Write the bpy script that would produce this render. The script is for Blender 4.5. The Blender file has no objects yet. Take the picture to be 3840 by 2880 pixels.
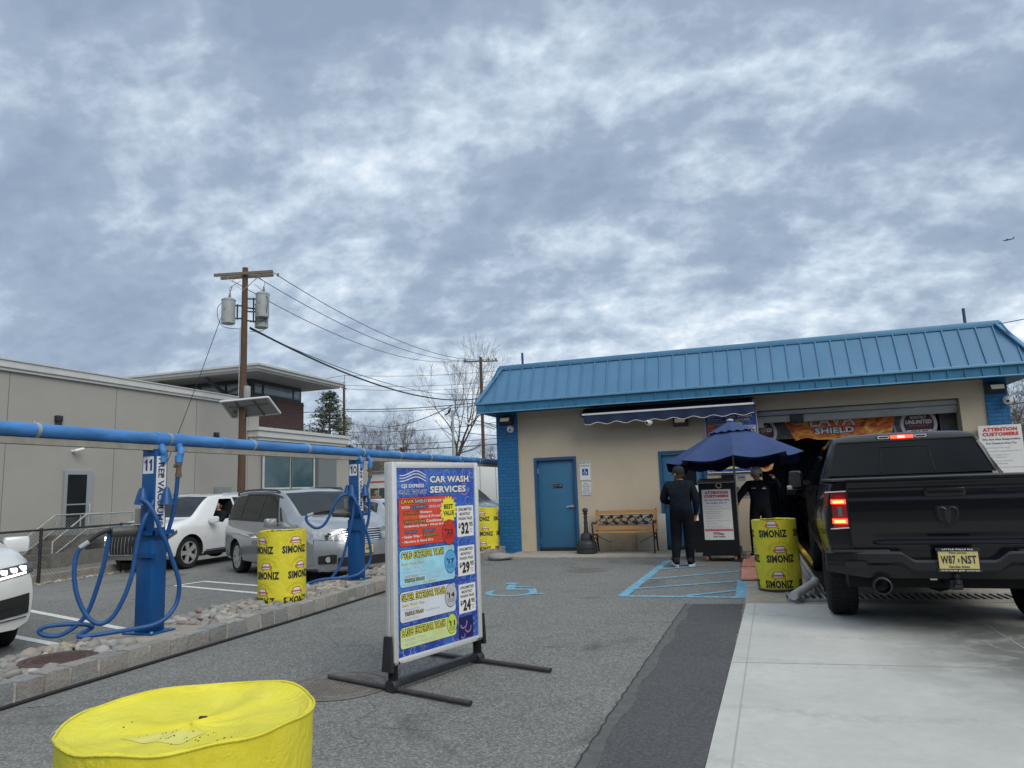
import bpy, bmesh, math, random
from mathutils import Matrix, Vector, noise as mnoise
from math import sin, cos, pi, radians, sqrt, atan2
random.seed(11)
S = bpy.context.scene
COL = S.collection
# ------------------------------------------------------------------ camera
cam = bpy.data.cameras.new('camera'); cam_ob = bpy.data.objects.new('camera', cam); COL.objects.link(cam_ob)
cam.sensor_fit = 'HORIZONTAL'; cam.sensor_width = 36; cam.lens = 24.933
cam.clip_start = 0.05; cam.clip_end = 6000
CAM_H = 1.45
cam_ob.matrix_world = Matrix(((0.94929544, 0.07990755, 0.30406076, 0.0),
                              (0.31221994, -0.12630157, -0.94157667, 0.0),
                              (-0.03683573, 0.98876827, -0.14484623, CAM_H), (0, 0, 0, 1)))
S.camera = cam_ob
# ------------------------------------------------------------------ exposure
S.view_settings.view_transform = 'Standard'; S.view_settings.look = 'None'
S.view_settings.exposure = 0.34; S.view_settings.gamma = 1.0
S.cycles.max_bounces = 6; S.cycles.diffuse_bounces = 3; S.cycles.glossy_bounces = 4
S.cycles.transparent_max_bounces = 8
try:
    S.cycles.use_denoising = True
    S.cycles.sample_clamp_indirect = 6
except Exception:
    pass
# ------------------------------------------------------------------ sun
SUN_EL, SUN_ROT = radians(40), radians(128)
sl = bpy.data.lights.new('sun', 'SUN'); sl.energy = 1.5; sl.angle = radians(40); sl.color = (1.0, 0.955, 0.83)
sun = bpy.data.objects.new('sun', sl); COL.objects.link(sun)
sd = Vector((sin(SUN_ROT) * cos(SUN_EL), cos(SUN_ROT) * cos(SUN_EL), sin(SUN_EL)))
sun.rotation_euler = sd.to_track_quat('Z', 'Y').to_euler(); sun.location = (0, -5, 30)
# ------------------------------------------------------------------ sky: Nishita sky behind a deck of broken stratocumulus
W = bpy.data.worlds.new('World'); S.world = W; W.use_nodes = True
nt = W.node_tree; nt.nodes.clear(); N = nt.nodes.new; L = nt.links.new
def math_node(op, a=None, b=None, clamp=False):
    n = N('ShaderNodeMath'); n.operation = op; n.use_clamp = clamp
    for i, v in enumerate((a, b)):
        if v is None: continue
        if isinstance(v, (int, float)): n.inputs[i].default_value = v
        else: L(v, n.inputs[i])
    return n.outputs[0]
sky = N('ShaderNodeTexSky'); sky.sky_type = 'NISHITA'; sky.sun_disc = False
sky.sun_elevation = SUN_EL; sky.sun_rotation = SUN_ROT; sky.air_density = 1.3; sky.dust_density = 1.5
geo = N('ShaderNodeNewGeometry'); sep = N('ShaderNodeSeparateXYZ')
tc = N('ShaderNodeTexCoord'); L(tc.outputs['Generated'], sep.inputs[0])
zz = math_node('ADD', math_node('MAXIMUM', sep.outputs[2], 0.0), 0.52)
comb = N('ShaderNodeCombineXYZ')
L(math_node('DIVIDE', sep.outputs[0], zz), comb.inputs[0]); L(math_node('DIVIDE', sep.outputs[1], zz), comb.inputs[1])
def wnoise(scale, detail, rough, dist, off=(0, 0, 0), rot=0.5, sx=1.0, sy=1.0, src=None):
    m = N('ShaderNodeMapping'); m.inputs['Location'].default_value = off
    m.inputs['Rotation'].default_value = (0, 0, rot); m.inputs['Scale'].default_value = (sx, sy, 1)
    L(src or comb.outputs[0], m.inputs[0])
    n = N('ShaderNodeTexNoise'); n.inputs['Scale'].default_value = scale; n.inputs['Detail'].default_value = detail
    n.inputs['Roughness'].default_value = rough; n.inputs['Distortion'].default_value = dist
    L(m.outputs[0], n.inputs['Vector']); return n
# domain warp gives the rolled, clumped edges of stratocumulus
wrp = wnoise(5.0, 1, 0.4, 0.0, (5.2, 1.1, 2)).outputs['Color']
wv = N('ShaderNodeVectorMath'); wv.operation = 'MULTIPLY_ADD'; L(wrp, wv.inputs[0]); wv.inputs[1].default_value = (0.10, 0.10, 0.0); L(comb.outputs[0], wv.inputs[2]); WV = wv.outputs[0]
ROT = -0.318   # cloud streets lie across the view of the lot
big = wnoise(1.3, 2, 0.5, 0.0, (2.2, 4.9, 0), ROT, 0.9, 1.2, WV).outputs['Fac']
mid = wnoise(3.8, 5, 0.54, 0.0, (7.7, 2.2, 4), ROT, 0.8, 1.3, WV).outputs['Fac']
cel = wnoise(4.6, 3, 0.50, 0.0, (0.7, 6.2, 1), ROT, 0.9, 1.25, WV).outputs['Fac']
ce2 = wnoise(10.5, 3, 0.55, 0.0, (4.7, 1.2, 6), ROT, 0.95, 1.2).outputs['Fac']
fin = wnoise(24, 4, 0.62, 0.0, (1.7, 9.2, 8), ROT, 1.0, 1.15).outputs['Fac']
bil = lambda s_: math_node('MULTIPLY', math_node('ABSOLUTE', math_node('SUBTRACT', s_, 0.5)), 2.0)   # dense cells parted by thin bright gaps
def wsum(*tm):
    o = None
    for s_, k in tm: q = math_node('MULTIPLY', s_, k); o = q if o is None else math_node('ADD', o, q)
    return o
dens = wsum((big, 0.26), (mid, 0.44), (bil(cel), 0.18), (bil(ce2), 0.11), (fin, 0.155))
elev = math_node('MAXIMUM', sep.outputs[2], 0.0)
low = math_node('MULTIPLY', math_node('POWER', math_node('SUBTRACT', 1.0, elev), 7.0), 0.035)
dens = math_node('SUBTRACT', dens, low)
ramp = N('ShaderNodeValToRGB'); L(dens, ramp.inputs[0])
el = ramp.color_ramp.elements
el[0].position = 0.325; el[0].color = (8.2, 8.6, 8.9, 1)
el[1].position = 0.562; el[1].color = (2.35, 3.0, 4.05, 1)
for p, c in ((0.35, (6.9, 7.5, 8.1, 1)), (0.388, (5.3, 6.15, 7.1, 1)), (0.435, (3.9, 4.72, 5.75, 1)), (0.482, (2.9, 3.62, 4.65, 1))):
    e = el.new(p); e.color = c
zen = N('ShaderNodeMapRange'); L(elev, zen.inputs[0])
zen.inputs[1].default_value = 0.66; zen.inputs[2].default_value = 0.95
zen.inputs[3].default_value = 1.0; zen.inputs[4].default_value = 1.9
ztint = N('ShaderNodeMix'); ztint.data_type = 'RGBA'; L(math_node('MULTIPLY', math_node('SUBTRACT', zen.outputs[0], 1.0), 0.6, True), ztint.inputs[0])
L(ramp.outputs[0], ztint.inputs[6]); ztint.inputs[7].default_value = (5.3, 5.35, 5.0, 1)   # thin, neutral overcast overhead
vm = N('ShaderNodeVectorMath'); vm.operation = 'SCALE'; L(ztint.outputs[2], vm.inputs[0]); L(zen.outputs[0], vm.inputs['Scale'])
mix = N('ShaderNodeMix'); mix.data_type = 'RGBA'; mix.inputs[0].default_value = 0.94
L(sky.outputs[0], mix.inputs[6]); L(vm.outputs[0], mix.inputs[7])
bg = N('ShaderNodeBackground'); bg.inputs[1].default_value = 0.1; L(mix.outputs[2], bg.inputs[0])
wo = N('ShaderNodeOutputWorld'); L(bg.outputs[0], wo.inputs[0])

# ------------------------------------------------------------------ mesh helpers
class MB:
    def __init__(s): s.v = []; s.f = []; s.mi = []; s.M = Matrix.Identity(4); s.cur = 0
    def add(s, vs, fs, mi=None):
        o = len(s.v); M = s.M
        s.v.extend([tuple(M @ Vector(p)) for p in vs]); s.f.extend([tuple(o + i for i in f) for f in fs])
        s.mi.extend([s.cur if mi is None else mi] * len(fs))
    def box(s, x0, x1, y0, y1, z0, z1, bev=0.0, mi=None):
        if bev <= 0:
            s.add([(x0, y0, z0), (x1, y0, z0), (x1, y1, z0), (x0, y1, z0), (x0, y0, z1), (x1, y0, z1), (x1, y1, z1), (x0, y1, z1)],
                  [(0, 3, 2, 1), (4, 5, 6, 7), (0, 1, 5, 4), (1, 2, 6, 5), (2, 3, 7, 6), (3, 0, 4, 7)], mi); return
        b = bmesh.new(); bmesh.ops.create_cube(b, size=1)
        for v in b.verts: v.co = ((x0 + x1) / 2 + v.co.x * (x1 - x0), (y0 + y1) / 2 + v.co.y * (y1 - y0), (z0 + z1) / 2 + v.co.z * (z1 - z0))
        bmesh.ops.bevel(b, geom=list(b.edges), offset=bev, segments=2, affect='EDGES', profile=0.5)
        b.verts.index_update(); s.add([v.co[:] for v in b.verts], [[v.index for v in f.verts] for f in b.faces], mi); b.free()
    def obox(s, c, size, rot=(0, 0, 0), bev=0.0, mi=None):
        from mathutils import Euler
        M0 = s.M; s.M = M0 @ Matrix.Translation(c) @ Euler(rot).to_matrix().to_4x4()
        a, b_, c_ = (q / 2 for q in size); s.box(-a, a, -b_, b_, -c_, c_, bev, mi); s.M = M0
    def bar(s, p, q, w, h=None, up=(0, 0, 1), mi=None):
        p, q = Vector(p), Vector(q); d = q - p; n = d.normalized(); u = Vector(up)
        if abs(n.dot(u)) > 0.98: u = Vector((1, 0, 0))
        sx = n.cross(u).normalized(); uz = sx.cross(n); h = w if h is None else h
        M0 = s.M; R = Matrix((sx, n, uz)).transposed().to_4x4(); s.M = M0 @ Matrix.Translation(p) @ R
        s.box(-w / 2, w / 2, 0, d.length, -h / 2, h / 2, 0, mi); s.M = M0
    def tube(s, pts, r, n=8, caps=True, mi=None):
        pts = [Vector(p) for p in pts]; m = len(pts)
        rs = r if isinstance(r, (list, tuple)) else [r] * m
        vs = []; fs = []; T = (pts[1] - pts[0]).normalized(); u = T.orthogonal().normalized()
        for i, p in enumerate(pts):
            T = (pts[min(i + 1, m - 1)] - pts[max(i - 1, 0)]).normalized()
            u = (u - T * u.dot(T)); u = u.normalized() if u.length > 1e-6 else T.orthogonal().normalized(); w = T.cross(u)
            for k in range(n):
                a = 2 * pi * k / n; vs.append(p + (u * cos(a) + w * sin(a)) * rs[i])
        for i in range(m - 1):
            for k in range(n): fs.append((i * n + k, i * n + (k + 1) % n, (i + 1) * n + (k + 1) % n, (i + 1) * n + k))
        if caps: fs.append(tuple(range(n - 1, -1, -1))); fs.append(tuple((m - 1) * n + k for k in range(n)))
        s.add(vs, fs, mi)
    def cyl(s, p, q, r, r2=None, n=16, mi=None): s.tube([p, q], [r, r if r2 is None else r2], n, True, mi)
    def lathe(s, prof, n=24, c=(0, 0, 0), mi=None, closed=True):
        vs = []; fs = []; m = len(prof)
        for r, z in prof:
            for k in range(n): a = 2 * pi * k / n; vs.append((c[0] + r * cos(a), c[1] + r * sin(a), c[2] + z))
        for i in range(m - 1):
            for k in range(n): fs.append((i * n + k, i * n + (k + 1) % n, (i + 1) * n + (k + 1) % n, (i + 1) * n + k))
        if closed: fs.append(tuple(range(n - 1, -1, -1))); fs.append(tuple((m - 1) * n + k for k in range(n)))
        s.add(vs, fs, mi)
    def grid(s, fn, nu, nv, mi=None, flip=False):
        vs = [fn(i / nu, j / nv) for j in range(nv + 1) for i in range(nu + 1)]; fs = []
        for j in range(nv):
            for i in range(nu):
                a = j * (nu + 1) + i; q = (a, a + 1, a + nu + 2, a + nu + 1); fs.append(q[::-1] if flip else q)
        s.add(vs, fs, mi)
    def prism(s, poly, z0, z1, mi=None):
        n = len(poly); vs = [(x, y, z0) for x, y in poly] + [(x, y, z1) for x, y in poly]
        s.add(vs, [tuple(range(n - 1, -1, -1)), tuple(range(n, 2 * n))] + [(i, (i + 1) % n, n + (i + 1) % n, n + i) for i in range(n)], mi)
    def flat(s, poly, z, mi=None):   # one sheet in local XY facing +Z
        s.add([(x, y, z) for x, y in poly], [tuple(range(len(poly)))], mi)
    def disc(s, cx, cy, z, r, n=28, mi=None, ry=None): s.flat([(cx + r * cos(2 * pi * k / n), cy + (ry or r) * sin(2 * pi * k / n)) for k in range(n)], z, mi)
    def ring(s, cx, cy, z, r0, r1, n=24, mi=None, a0=0, a1=2 * pi):
        vs = []; 
        for k in range(n + 1):
            a = a0 + (a1 - a0) * k / n; vs += [(cx + r0 * cos(a), cy + r0 * sin(a), z), (cx + r1 * cos(a), cy + r1 * sin(a), z)]
        s.add(vs, [(2 * k, 2 * k + 1, 2 * k + 3, 2 * k + 2) for k in range(n)], mi)
    def rrect(s, x0, x1, y0, y1, r, z, mi=None, n=5):
        p = []
        for cx, cy, a0 in ((x1 - r, y1 - r, 0), (x0 + r, y1 - r, pi / 2), (x0 + r, y0 + r, pi), (x1 - r, y0 + r, 1.5 * pi)):
            for k in range(n + 1): a = a0 + pi / 2 * k / n; p.append((cx + r * cos(a), cy + r * sin(a)))
        s.flat(p, z, mi)
    def text(s, txt, x0, y0, w, h, z, mi=None, bold=0.0, shear=0.0, wmax=None):
        """lettering fitted into the box x0,y0,w,h of the local XY plane"""
        cu = bpy.data.curves.new('t', 'FONT'); cu.body = txt; cu.size = 1; cu.offset = bold; cu.shear = shear; cu.resolution_u = 2; cu.space_character = 1.0 + 1.6 * bold
        o = bpy.data.objects.new('t', cu); me = o.to_mesh()
        vs = [v.co.copy() for v in me.vertices]; fs = [tuple(p.vertices) for p in me.polygons]
        o.to_mesh_clear(); bpy.data.objects.remove(o); bpy.data.curves.remove(cu)
        if not vs: return
        a0 = min(v.x for v in vs); a1 = max(v.x for v in vs); b0 = min(v.y for v in vs); b1 = max(v.y for v in vs)
        sy = h / (b1 - b0); sx = w / (a1 - a0)
        if wmax is not None: sx = min(sx, sy * wmax)
        s.add([(x0 + (v.x - a0) * sx, y0 + (v.y - b0) * sy, z) for v in vs], fs, mi)

def spline(pts, k=8):
    P = [Vector(p) for p in pts]; out = []
    for i in range(len(P) - 1):
        p0 = P[max(i - 1, 0)]; p1 = P[i]; p2 = P[i + 1]; p3 = P[min(i + 2, len(P) - 1)]
        for j in range(k):
            t = j / k; out.append(0.5 * ((2 * p1) + (p2 - p0) * t + (2 * p0 - 5 * p1 + 4 * p2 - p3) * t * t + (3 * p1 - p0 - 3 * p2 + p3) * t ** 3))
    out.append(P[-1]); return out

def link_mesh(name, mb, mats, parent=None, smooth=True, ang=35, weld=False):
    me = bpy.data.meshes.new(name)
    me.from_pydata(mb.v, [], mb.f)
    if not isinstance(mats, (list, tuple)): mats = [mats]
    for m in mats: me.materials.append(m)
    if len(mats) > 1: me.polygons.foreach_set('material_index', mb.mi)
    if weld:
        b = bmesh.new(); b.from_mesh(me); bmesh.ops.remove_doubles(b, verts=b.verts, dist=1e-4)
        bmesh.ops.recalc_face_normals(b, faces=b.faces); b.to_mesh(me); b.free()
    if smooth:
        me.polygons.foreach_set('use_smooth', [True] * len(me.polygons)); me.set_sharp_from_angle(angle=radians(ang))
    me.validate(); me.update()
    o = bpy.data.objects.new(name, me); COL.objects.link(o)
    if parent is not None: o.parent = parent
    return o
def part(name, mb, mats, parent, label=None, **k):
    o = link_mesh(name, mb, mats, parent, **k)
    if label: o['label'] = label
    return o
def tag(o, label, cat, group=None, kind=None):
    o['label'] = label; o['category'] = cat
    if group: o['group'] = group
    if kind: o['kind'] = kind
    return o
def thing(name, label, cat, loc=(0, 0, 0), rz=0, group=None):
    o = bpy.data.objects.new(name, None); o.empty_display_size = 0.1; COL.objects.link(o)
    o.location = loc; o.rotation_euler = (0, 0, rz); return tag(o, label, cat, group)
def solo(name, mb, mats, label, cat, group=None, loc=(0, 0, 0), rz=0, **k):
    o = link_mesh(name, mb, mats, None, **k); o.location = loc; o.rotation_euler = (0, 0, rz); return tag(o, label, cat, group)
def struct(name, mb, mats, **k):
    o = link_mesh(name, mb, mats, None, **k); o['kind'] = 'structure'; return o
def dup(root, loc, rz, label=None, group=None):
    def cp(o, par):
        c = o.copy(); COL.objects.link(c)
        if par is not None: c.parent = par
        for ch in [q for q in o.children]: cp(ch, c)
        return c
    r = cp(root, None); r.location = loc; r.rotation_euler = (0, 0, rz)
    if label: r['label'] = label
    if group: r['group'] = group
    return r
FACE = Matrix(((1, 0, 0, 0), (0, 0, -1, 0), (0, 1, 0, 0), (0, 0, 0, 1)))   # local XY sheet -> upright, facing -Y
FACEX = Matrix(((0, 0, 1, 0), (1, 0, 0, 0), (0, 1, 0, 0), (0, 0, 0, 1)))   # upright, facing +X

# ------------------------------------------------------------------ materials
MATS = {}
def mat(name, col=(0.5, 0.5, 0.5), rough=0.5, metal=0.0, var=0.0, vs=3.0, bump=0.0, bs=40.0, coat=0.0, emis=None, es=1.0, spec=0.5, island=0.0, rvar=0.0, stretch=(1, 1, 1)):
    if name in MATS: return MATS[name]
    m = bpy.data.materials.new(name); m.use_nodes = True; t = m.node_tree; b = t.nodes['Principled BSDF']
    b.inputs['Base Color'].default_value = (*col, 1); b.inputs['Roughness'].default_value = rough; b.inputs['Metallic'].default_value = metal
    b.inputs['Coat Weight'].default_value = coat; b.inputs['Coat Roughness'].default_value = 0.04; b.inputs['Specular IOR Level'].default_value = spec
    if emis: b.inputs['Emission Color'].default_value = (*emis, 1); b.inputs['Emission Strength'].default_value = es
    if var or bump or island or rvar:
        tcn = t.nodes.new('ShaderNodeTexCoord'); mp = t.nodes.new('ShaderNodeMapping'); mp.inputs['Scale'].default_value = stretch
        t.links.new(tcn.outputs['Object'], mp.inputs[0])
    if var or island or rvar:
        n = t.nodes.new('ShaderNodeTexNoise'); n.inputs['Scale'].default_value = vs; n.inputs['Detail'].default_value = 6; n.inputs['Roughness'].default_value = 0.65
        t.links.new(mp.outputs[0], n.inputs['Vector'])
        r = t.nodes.new('ShaderNodeMapRange'); r.inputs[1].default_value = 0.28; r.inputs[2].default_value = 0.72
        r.inputs[3].default_value = 1 - var; r.inputs[4].default_value = 1 + var; t.links.new(n.outputs['Fac'], r.inputs[0])
        fac = r.outputs[0]
        if island:
            g = t.nodes.new('ShaderNodeNewGeometry'); r2 = t.nodes.new('ShaderNodeMapRange'); r2.inputs[3].default_value = 1 - island; r2.inputs[4].default_value = 1 + island
            t.links.new(g.outputs['Random Per Island'], r2.inputs[0]); mm = t.nodes.new('ShaderNodeMath'); mm.operation = 'MULTIPLY'
            t.links.new(fac, mm.inputs[0]); t.links.new(r2.outputs[0], mm.inputs[1]); fac = mm.outputs[0]
        v = t.nodes.new('ShaderNodeVectorMath'); v.operation = 'SCALE'; v.inputs[0].default_value = col; t.links.new(fac, v.inputs['Scale'])
        t.links.new(v.outputs[0], b.inputs['Base Color'])
        if rvar:
            rr = t.nodes.new('ShaderNodeMapRange'); rr.inputs[1].default_value = 0.3; rr.inputs[2].default_value = 0.7
            rr.inputs[3].default_value = max(0.02, rough - rvar); rr.inputs[4].default_value = min(1, rough + rvar); t.links.new(n.outputs['Fac'], rr.inputs[0]); t.links.new(rr.outputs[0], b.inputs['Roughness'])
    if bump:
        n2 = t.nodes.new('ShaderNodeTexNoise'); n2.inputs['Scale'].default_value = bs; n2.inputs['Detail'].default_value = 5
        t.links.new(mp.outputs[0], n2.inputs['Vector']); bp = t.nodes.new('ShaderNodeBump'); bp.inputs['Strength'].default_value = bump; bp.inputs['Distance'].default_value = 0.02
        t.links.new(n2.outputs['Fac'], bp.inputs['Height']); t.links.new(bp.outputs[0], b.inputs['Normal'])
    MATS[name] = m; return m
class NT:
    """small helper to write node graphs tersely"""
    def __init__(s, name):
        s.m = bpy.data.materials.new(name); s.m.use_nodes = True; s.t = s.m.node_tree; s.b = s.t.nodes['Principled BSDF']; MATS[name] = s.m
    def n(s, typ, ins=None, **at):
        q = s.t.nodes.new(typ)
        for k, v in at.items(): setattr(q, k, v)
        for k, v in (ins or {}).items():
            if hasattr(v, 'is_linked') or isinstance(v, bpy.types.NodeSocket): s.t.links.new(v, q.inputs[k])
            else: q.inputs[k].default_value = v
        return q
    def out(s, sock, name): s.t.links.new(sock, s.b.inputs[name])
    def coord(s, scale=(1, 1, 1), loc=(0, 0, 0), rot=(0, 0, 0), kind='Object'):
        c = s.n('ShaderNodeTexCoord'); return s.n('ShaderNodeMapping', {0: c.outputs[kind], 'Scale': scale, 'Location': loc, 'Rotation': rot}).outputs[0]
    def noise(s, vec, scale, detail=5, rough=0.6, dist=0.0): return s.n('ShaderNodeTexNoise', {'Vector': vec, 'Scale': scale, 'Detail': detail, 'Roughness': rough, 'Distortion': dist}).outputs['Fac']
    def ramp(s, fac, stops):
        r = s.n('ShaderNodeValToRGB', {0: fac}); e = r.color_ramp.elements
        e[0].position, e[0].color = stops[0][0], (*stops[0][1], 1); e[1].position, e[1].color = stops[-1][0], (*stops[-1][1], 1)
        for p, c in stops[1:-1]: q = e.new(p); q.color = (*c, 1)
        return r.outputs[0]
    def mixc(s, f, a, b, mode='MIX'):
        q = s.t.nodes.new('ShaderNodeMix'); q.data_type = 'RGBA'; q.blend_type = mode
        for i, v in ((0, f), (6, a), (7, b)):
            if isinstance(v, bpy.types.NodeSocket): s.t.links.new(v, q.inputs[i])
            else: q.inputs[i].default_value = v if i == 0 else (*v, 1)
        return q.outputs[2]
    def mathn(s, op, a, b=0.0, clamp=False):
        q = s.t.nodes.new('ShaderNodeMath'); q.operation = op; q.use_clamp = clamp
        for i, v in enumerate((a, b)):
            if isinstance(v, bpy.types.NodeSocket): s.t.links.new(v, q.inputs[i])
            else: q.inputs[i].default_value = v
        return q.outputs[0]
    def mrange(s, f, a, b, c, d): return s.n('ShaderNodeMapRange', {0: f, 1: a, 2: b, 3: c, 4: d}).outputs[0]
    def bump(s, h, strength, dist=0.02):
        s.out(s.n('ShaderNodeBump', {'Height': h, 'Strength': strength, 'Distance': dist}).outputs[0], 'Normal')

def asphalt(name, lo, hi, speck, crack=True):
    g = NT(name); v = g.coord(); big_ = g.noise(v, 0.35, 4, 0.6, 0.4); med = g.noise(v, 2.2, 5, 0.7)
    fine = g.noise(v, 95, 3, 0.7); vor = g.n('ShaderNodeTexVoronoi', {'Vector': v, 'Scale': 75.0}).outputs['Color']
    lum = g.n('ShaderNodeSeparateColor', {0: vor}).outputs[0]
    base = g.mixc(g.mrange(big_, 0.3, 0.7, 0, 1), lo, hi)
    base = g.mixc(g.mrange(med, 0.35, 0.75, 0, 0.35), base, tuple(c * 1.35 for c in hi))
    base = g.mixc(g.mrange(lum, 0.25, 1.0, 0, 0.75), base, speck)
    base = g.mixc(g.mrange(fine, 0.5, 0.75, 0, 0.75), base, tuple(c * 0.4 for c in lo))
    if crack:
        wv = g.n('ShaderNodeVectorMath', {0: v, 1: g.n('ShaderNodeTexNoise', {'Vector': v, 'Scale': 1.3, 'Detail': 5.0}).outputs['Color']}, operation='ADD').outputs[0]
        ed = g.n('ShaderNodeTexVoronoi', {'Vector': wv, 'Scale': 0.36}, feature='DISTANCE_TO_EDGE').outputs['Distance']
        ln = g.mathn('MULTIPLY', g.mrange(ed, 0.0, 0.0035, 1, 0), g.mrange(g.noise(v, 0.5, 2), 0.48, 0.58, 0, 0.8))
        base = g.mixc(ln, base, (0.025, 0.025, 0.025))
        oil = g.mrange(g.noise(v, 0.9, 3, 0.5, 1.0), 0.60, 0.72, 0, 0.5); base = g.mixc(oil, base, (0.05, 0.05, 0.05))
    g.out(base, 'Base Color'); g.b.inputs['Roughness'].default_value = 0.93; g.b.inputs['Specular IOR Level'].default_value = 0.3
    g.bump(g.mathn('ADD', fine, g.mathn('MULTIPLY', lum, 0.8)), 0.7, 0.006); return g.m
M_ASPH = asphalt('asphalt_worn', (0.105, 0.107, 0.103), (0.165, 0.165, 0.158), (0.33, 0.33, 0.315))
M_PATCH = asphalt('asphalt_new', (0.062, 0.063, 0.067), (0.085, 0.086, 0.09), (0.13, 0.13, 0.135), False)

def concrete():
    g = NT('concrete_light'); v = g.coord(); n1 = g.noise(v, 0.8, 5, 0.65, 0.3); n2 = g.noise(v, 9, 5, 0.7); n3 = g.noise(v, 180, 2)
    base = g.mixc(g.mrange(n1, 0.3, 0.7, 0, 1), (0.425, 0.43, 0.405), (0.545, 0.545, 0.515))
    base = g.mixc(g.mrange(n2, 0.42, 0.8, 0, 0.5), base, (0.36, 0.37, 0.355))
    base = g.mixc(g.mrange(n3, 0.55, 0.8, 0, 0.35), base, (0.3, 0.3, 0.29))
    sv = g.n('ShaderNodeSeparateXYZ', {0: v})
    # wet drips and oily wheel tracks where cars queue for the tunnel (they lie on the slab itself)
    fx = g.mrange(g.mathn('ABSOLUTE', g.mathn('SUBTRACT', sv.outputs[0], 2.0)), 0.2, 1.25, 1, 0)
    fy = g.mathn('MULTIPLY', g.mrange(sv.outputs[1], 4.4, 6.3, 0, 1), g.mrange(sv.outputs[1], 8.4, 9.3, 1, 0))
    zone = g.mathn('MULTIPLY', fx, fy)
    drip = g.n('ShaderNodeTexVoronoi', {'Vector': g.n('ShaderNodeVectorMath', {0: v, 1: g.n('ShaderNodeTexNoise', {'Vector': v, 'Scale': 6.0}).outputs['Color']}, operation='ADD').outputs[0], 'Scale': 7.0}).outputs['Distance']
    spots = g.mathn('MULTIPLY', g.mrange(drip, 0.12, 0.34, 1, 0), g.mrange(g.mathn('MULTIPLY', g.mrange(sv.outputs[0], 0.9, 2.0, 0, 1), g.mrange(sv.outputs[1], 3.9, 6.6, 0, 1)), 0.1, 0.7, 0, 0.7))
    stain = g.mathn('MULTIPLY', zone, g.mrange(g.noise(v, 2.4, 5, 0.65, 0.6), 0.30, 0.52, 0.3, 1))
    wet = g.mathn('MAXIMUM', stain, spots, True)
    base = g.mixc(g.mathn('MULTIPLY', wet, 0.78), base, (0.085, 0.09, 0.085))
    scuff = g.n('ShaderNodeTexWave', {'Vector': v, 'Scale': 0.28, 'Distortion': 9.0, 'Detail': 3.0, 'Detail Scale': 0.6}, wave_type='RINGS').outputs['Fac']
    base = g.mixc(g.mathn('MULTIPLY', g.mrange(scuff, 0.93, 1.0, 0, 0.28), g.mrange(n2, 0.4, 0.6, 0, 1)), base, (0.27, 0.275, 0.265))
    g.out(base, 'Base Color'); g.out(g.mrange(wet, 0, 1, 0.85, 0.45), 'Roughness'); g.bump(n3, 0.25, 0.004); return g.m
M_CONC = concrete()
M_CONC2 = mat('concrete_old', (0.33, 0.30, 0.25), 0.9, var=0.25, vs=4, bump=0.3, bs=90)
M_WALK = mat('concrete_walk', (0.36, 0.33, 0.29), 0.9, var=0.25, vs=5, bump=0.3, bs=90)
def brick(name, colr, mort, sx, sy, rough=0.6, bumpv=0.6, c2=None):
    g = NT(name); c = g.n('ShaderNodeTexCoord').outputs['Object']; s_ = g.n('ShaderNodeSeparateXYZ', {0: c})
    v = g.n('ShaderNodeCombineXYZ', {0: g.mathn('ADD', s_.outputs[0], s_.outputs[1]), 1: s_.outputs[2], 2: 0.0}).outputs[0]
    nz = g.noise(c, 6, 5, 0.7)
    b = g.n('ShaderNodeTexBrick', {'Vector': v, 'Color1': (*colr, 1), 'Color2': (*(c2 or tuple(q * 0.86 for q in colr)), 1), 'Mortar': (*mort, 1), 'Scale': 1.0, 'Mortar Size': 0.007, 'Mortar Smooth': 0.3, 'Brick Width': sx, 'Row Height': sy})
    g.out(g.mixc(g.mrange(nz, 0.35, 0.75, 0, 0.3), b.outputs[0], tuple(q * 0.7 for q in colr)), 'Base Color'); g.b.inputs['Roughness'].default_value = rough
    g.bump(g.mathn('SUBTRACT', g.mathn('MULTIPLY', g.noise(c, 45, 4), 0.25), b.outputs['Fac']), bumpv, 0.012); return g.m
M_BRICK = brick('brick_painted_blue', (0.012, 0.15, 0.36), (0.006, 0.07, 0.19), 0.21, 0.074)
M_BRICKR = brick('brick_dark_red', (0.085, 0.042, 0.04), (0.15, 0.12, 0.11), 0.30, 0.11, 0.85, 0.4, (0.062, 0.03, 0.03))
def stucco():
    g = NT('stucco_tan'); v = g.coord(); n1 = g.noise(v, 0.9, 5, 0.6); n2 = g.noise(v, 70, 4, 0.7); s_ = g.n('ShaderNodeSeparateXYZ', {0: v})
    base = g.mixc(g.mrange(n1, 0.3, 0.7, 0, 1), (0.50, 0.42, 0.315), (0.57, 0.48, 0.365))
    sp = g.mathn('MULTIPLY', g.mrange(s_.outputs[2], 0.0, 0.55, 1, 0), g.mrange(g.noise(v, 5, 5, 0.7), 0.5, 0.68, 0, 0.6)); base = g.mixc(sp, base, (0.2, 0.16, 0.12))
    st = g.mrange(g.noise(g.coord((5, 5, 0.35)), 3.2, 4), 0.60, 0.74, 0, 0.09); base = g.mixc(st, base, (0.25, 0.2, 0.15))
    g.out(base, 'Base Color'); g.b.inputs['Roughness'].default_value = 0.92; g.bump(n2, 0.35, 0.01); return g.m
M_STUCCO = stucco()
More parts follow.
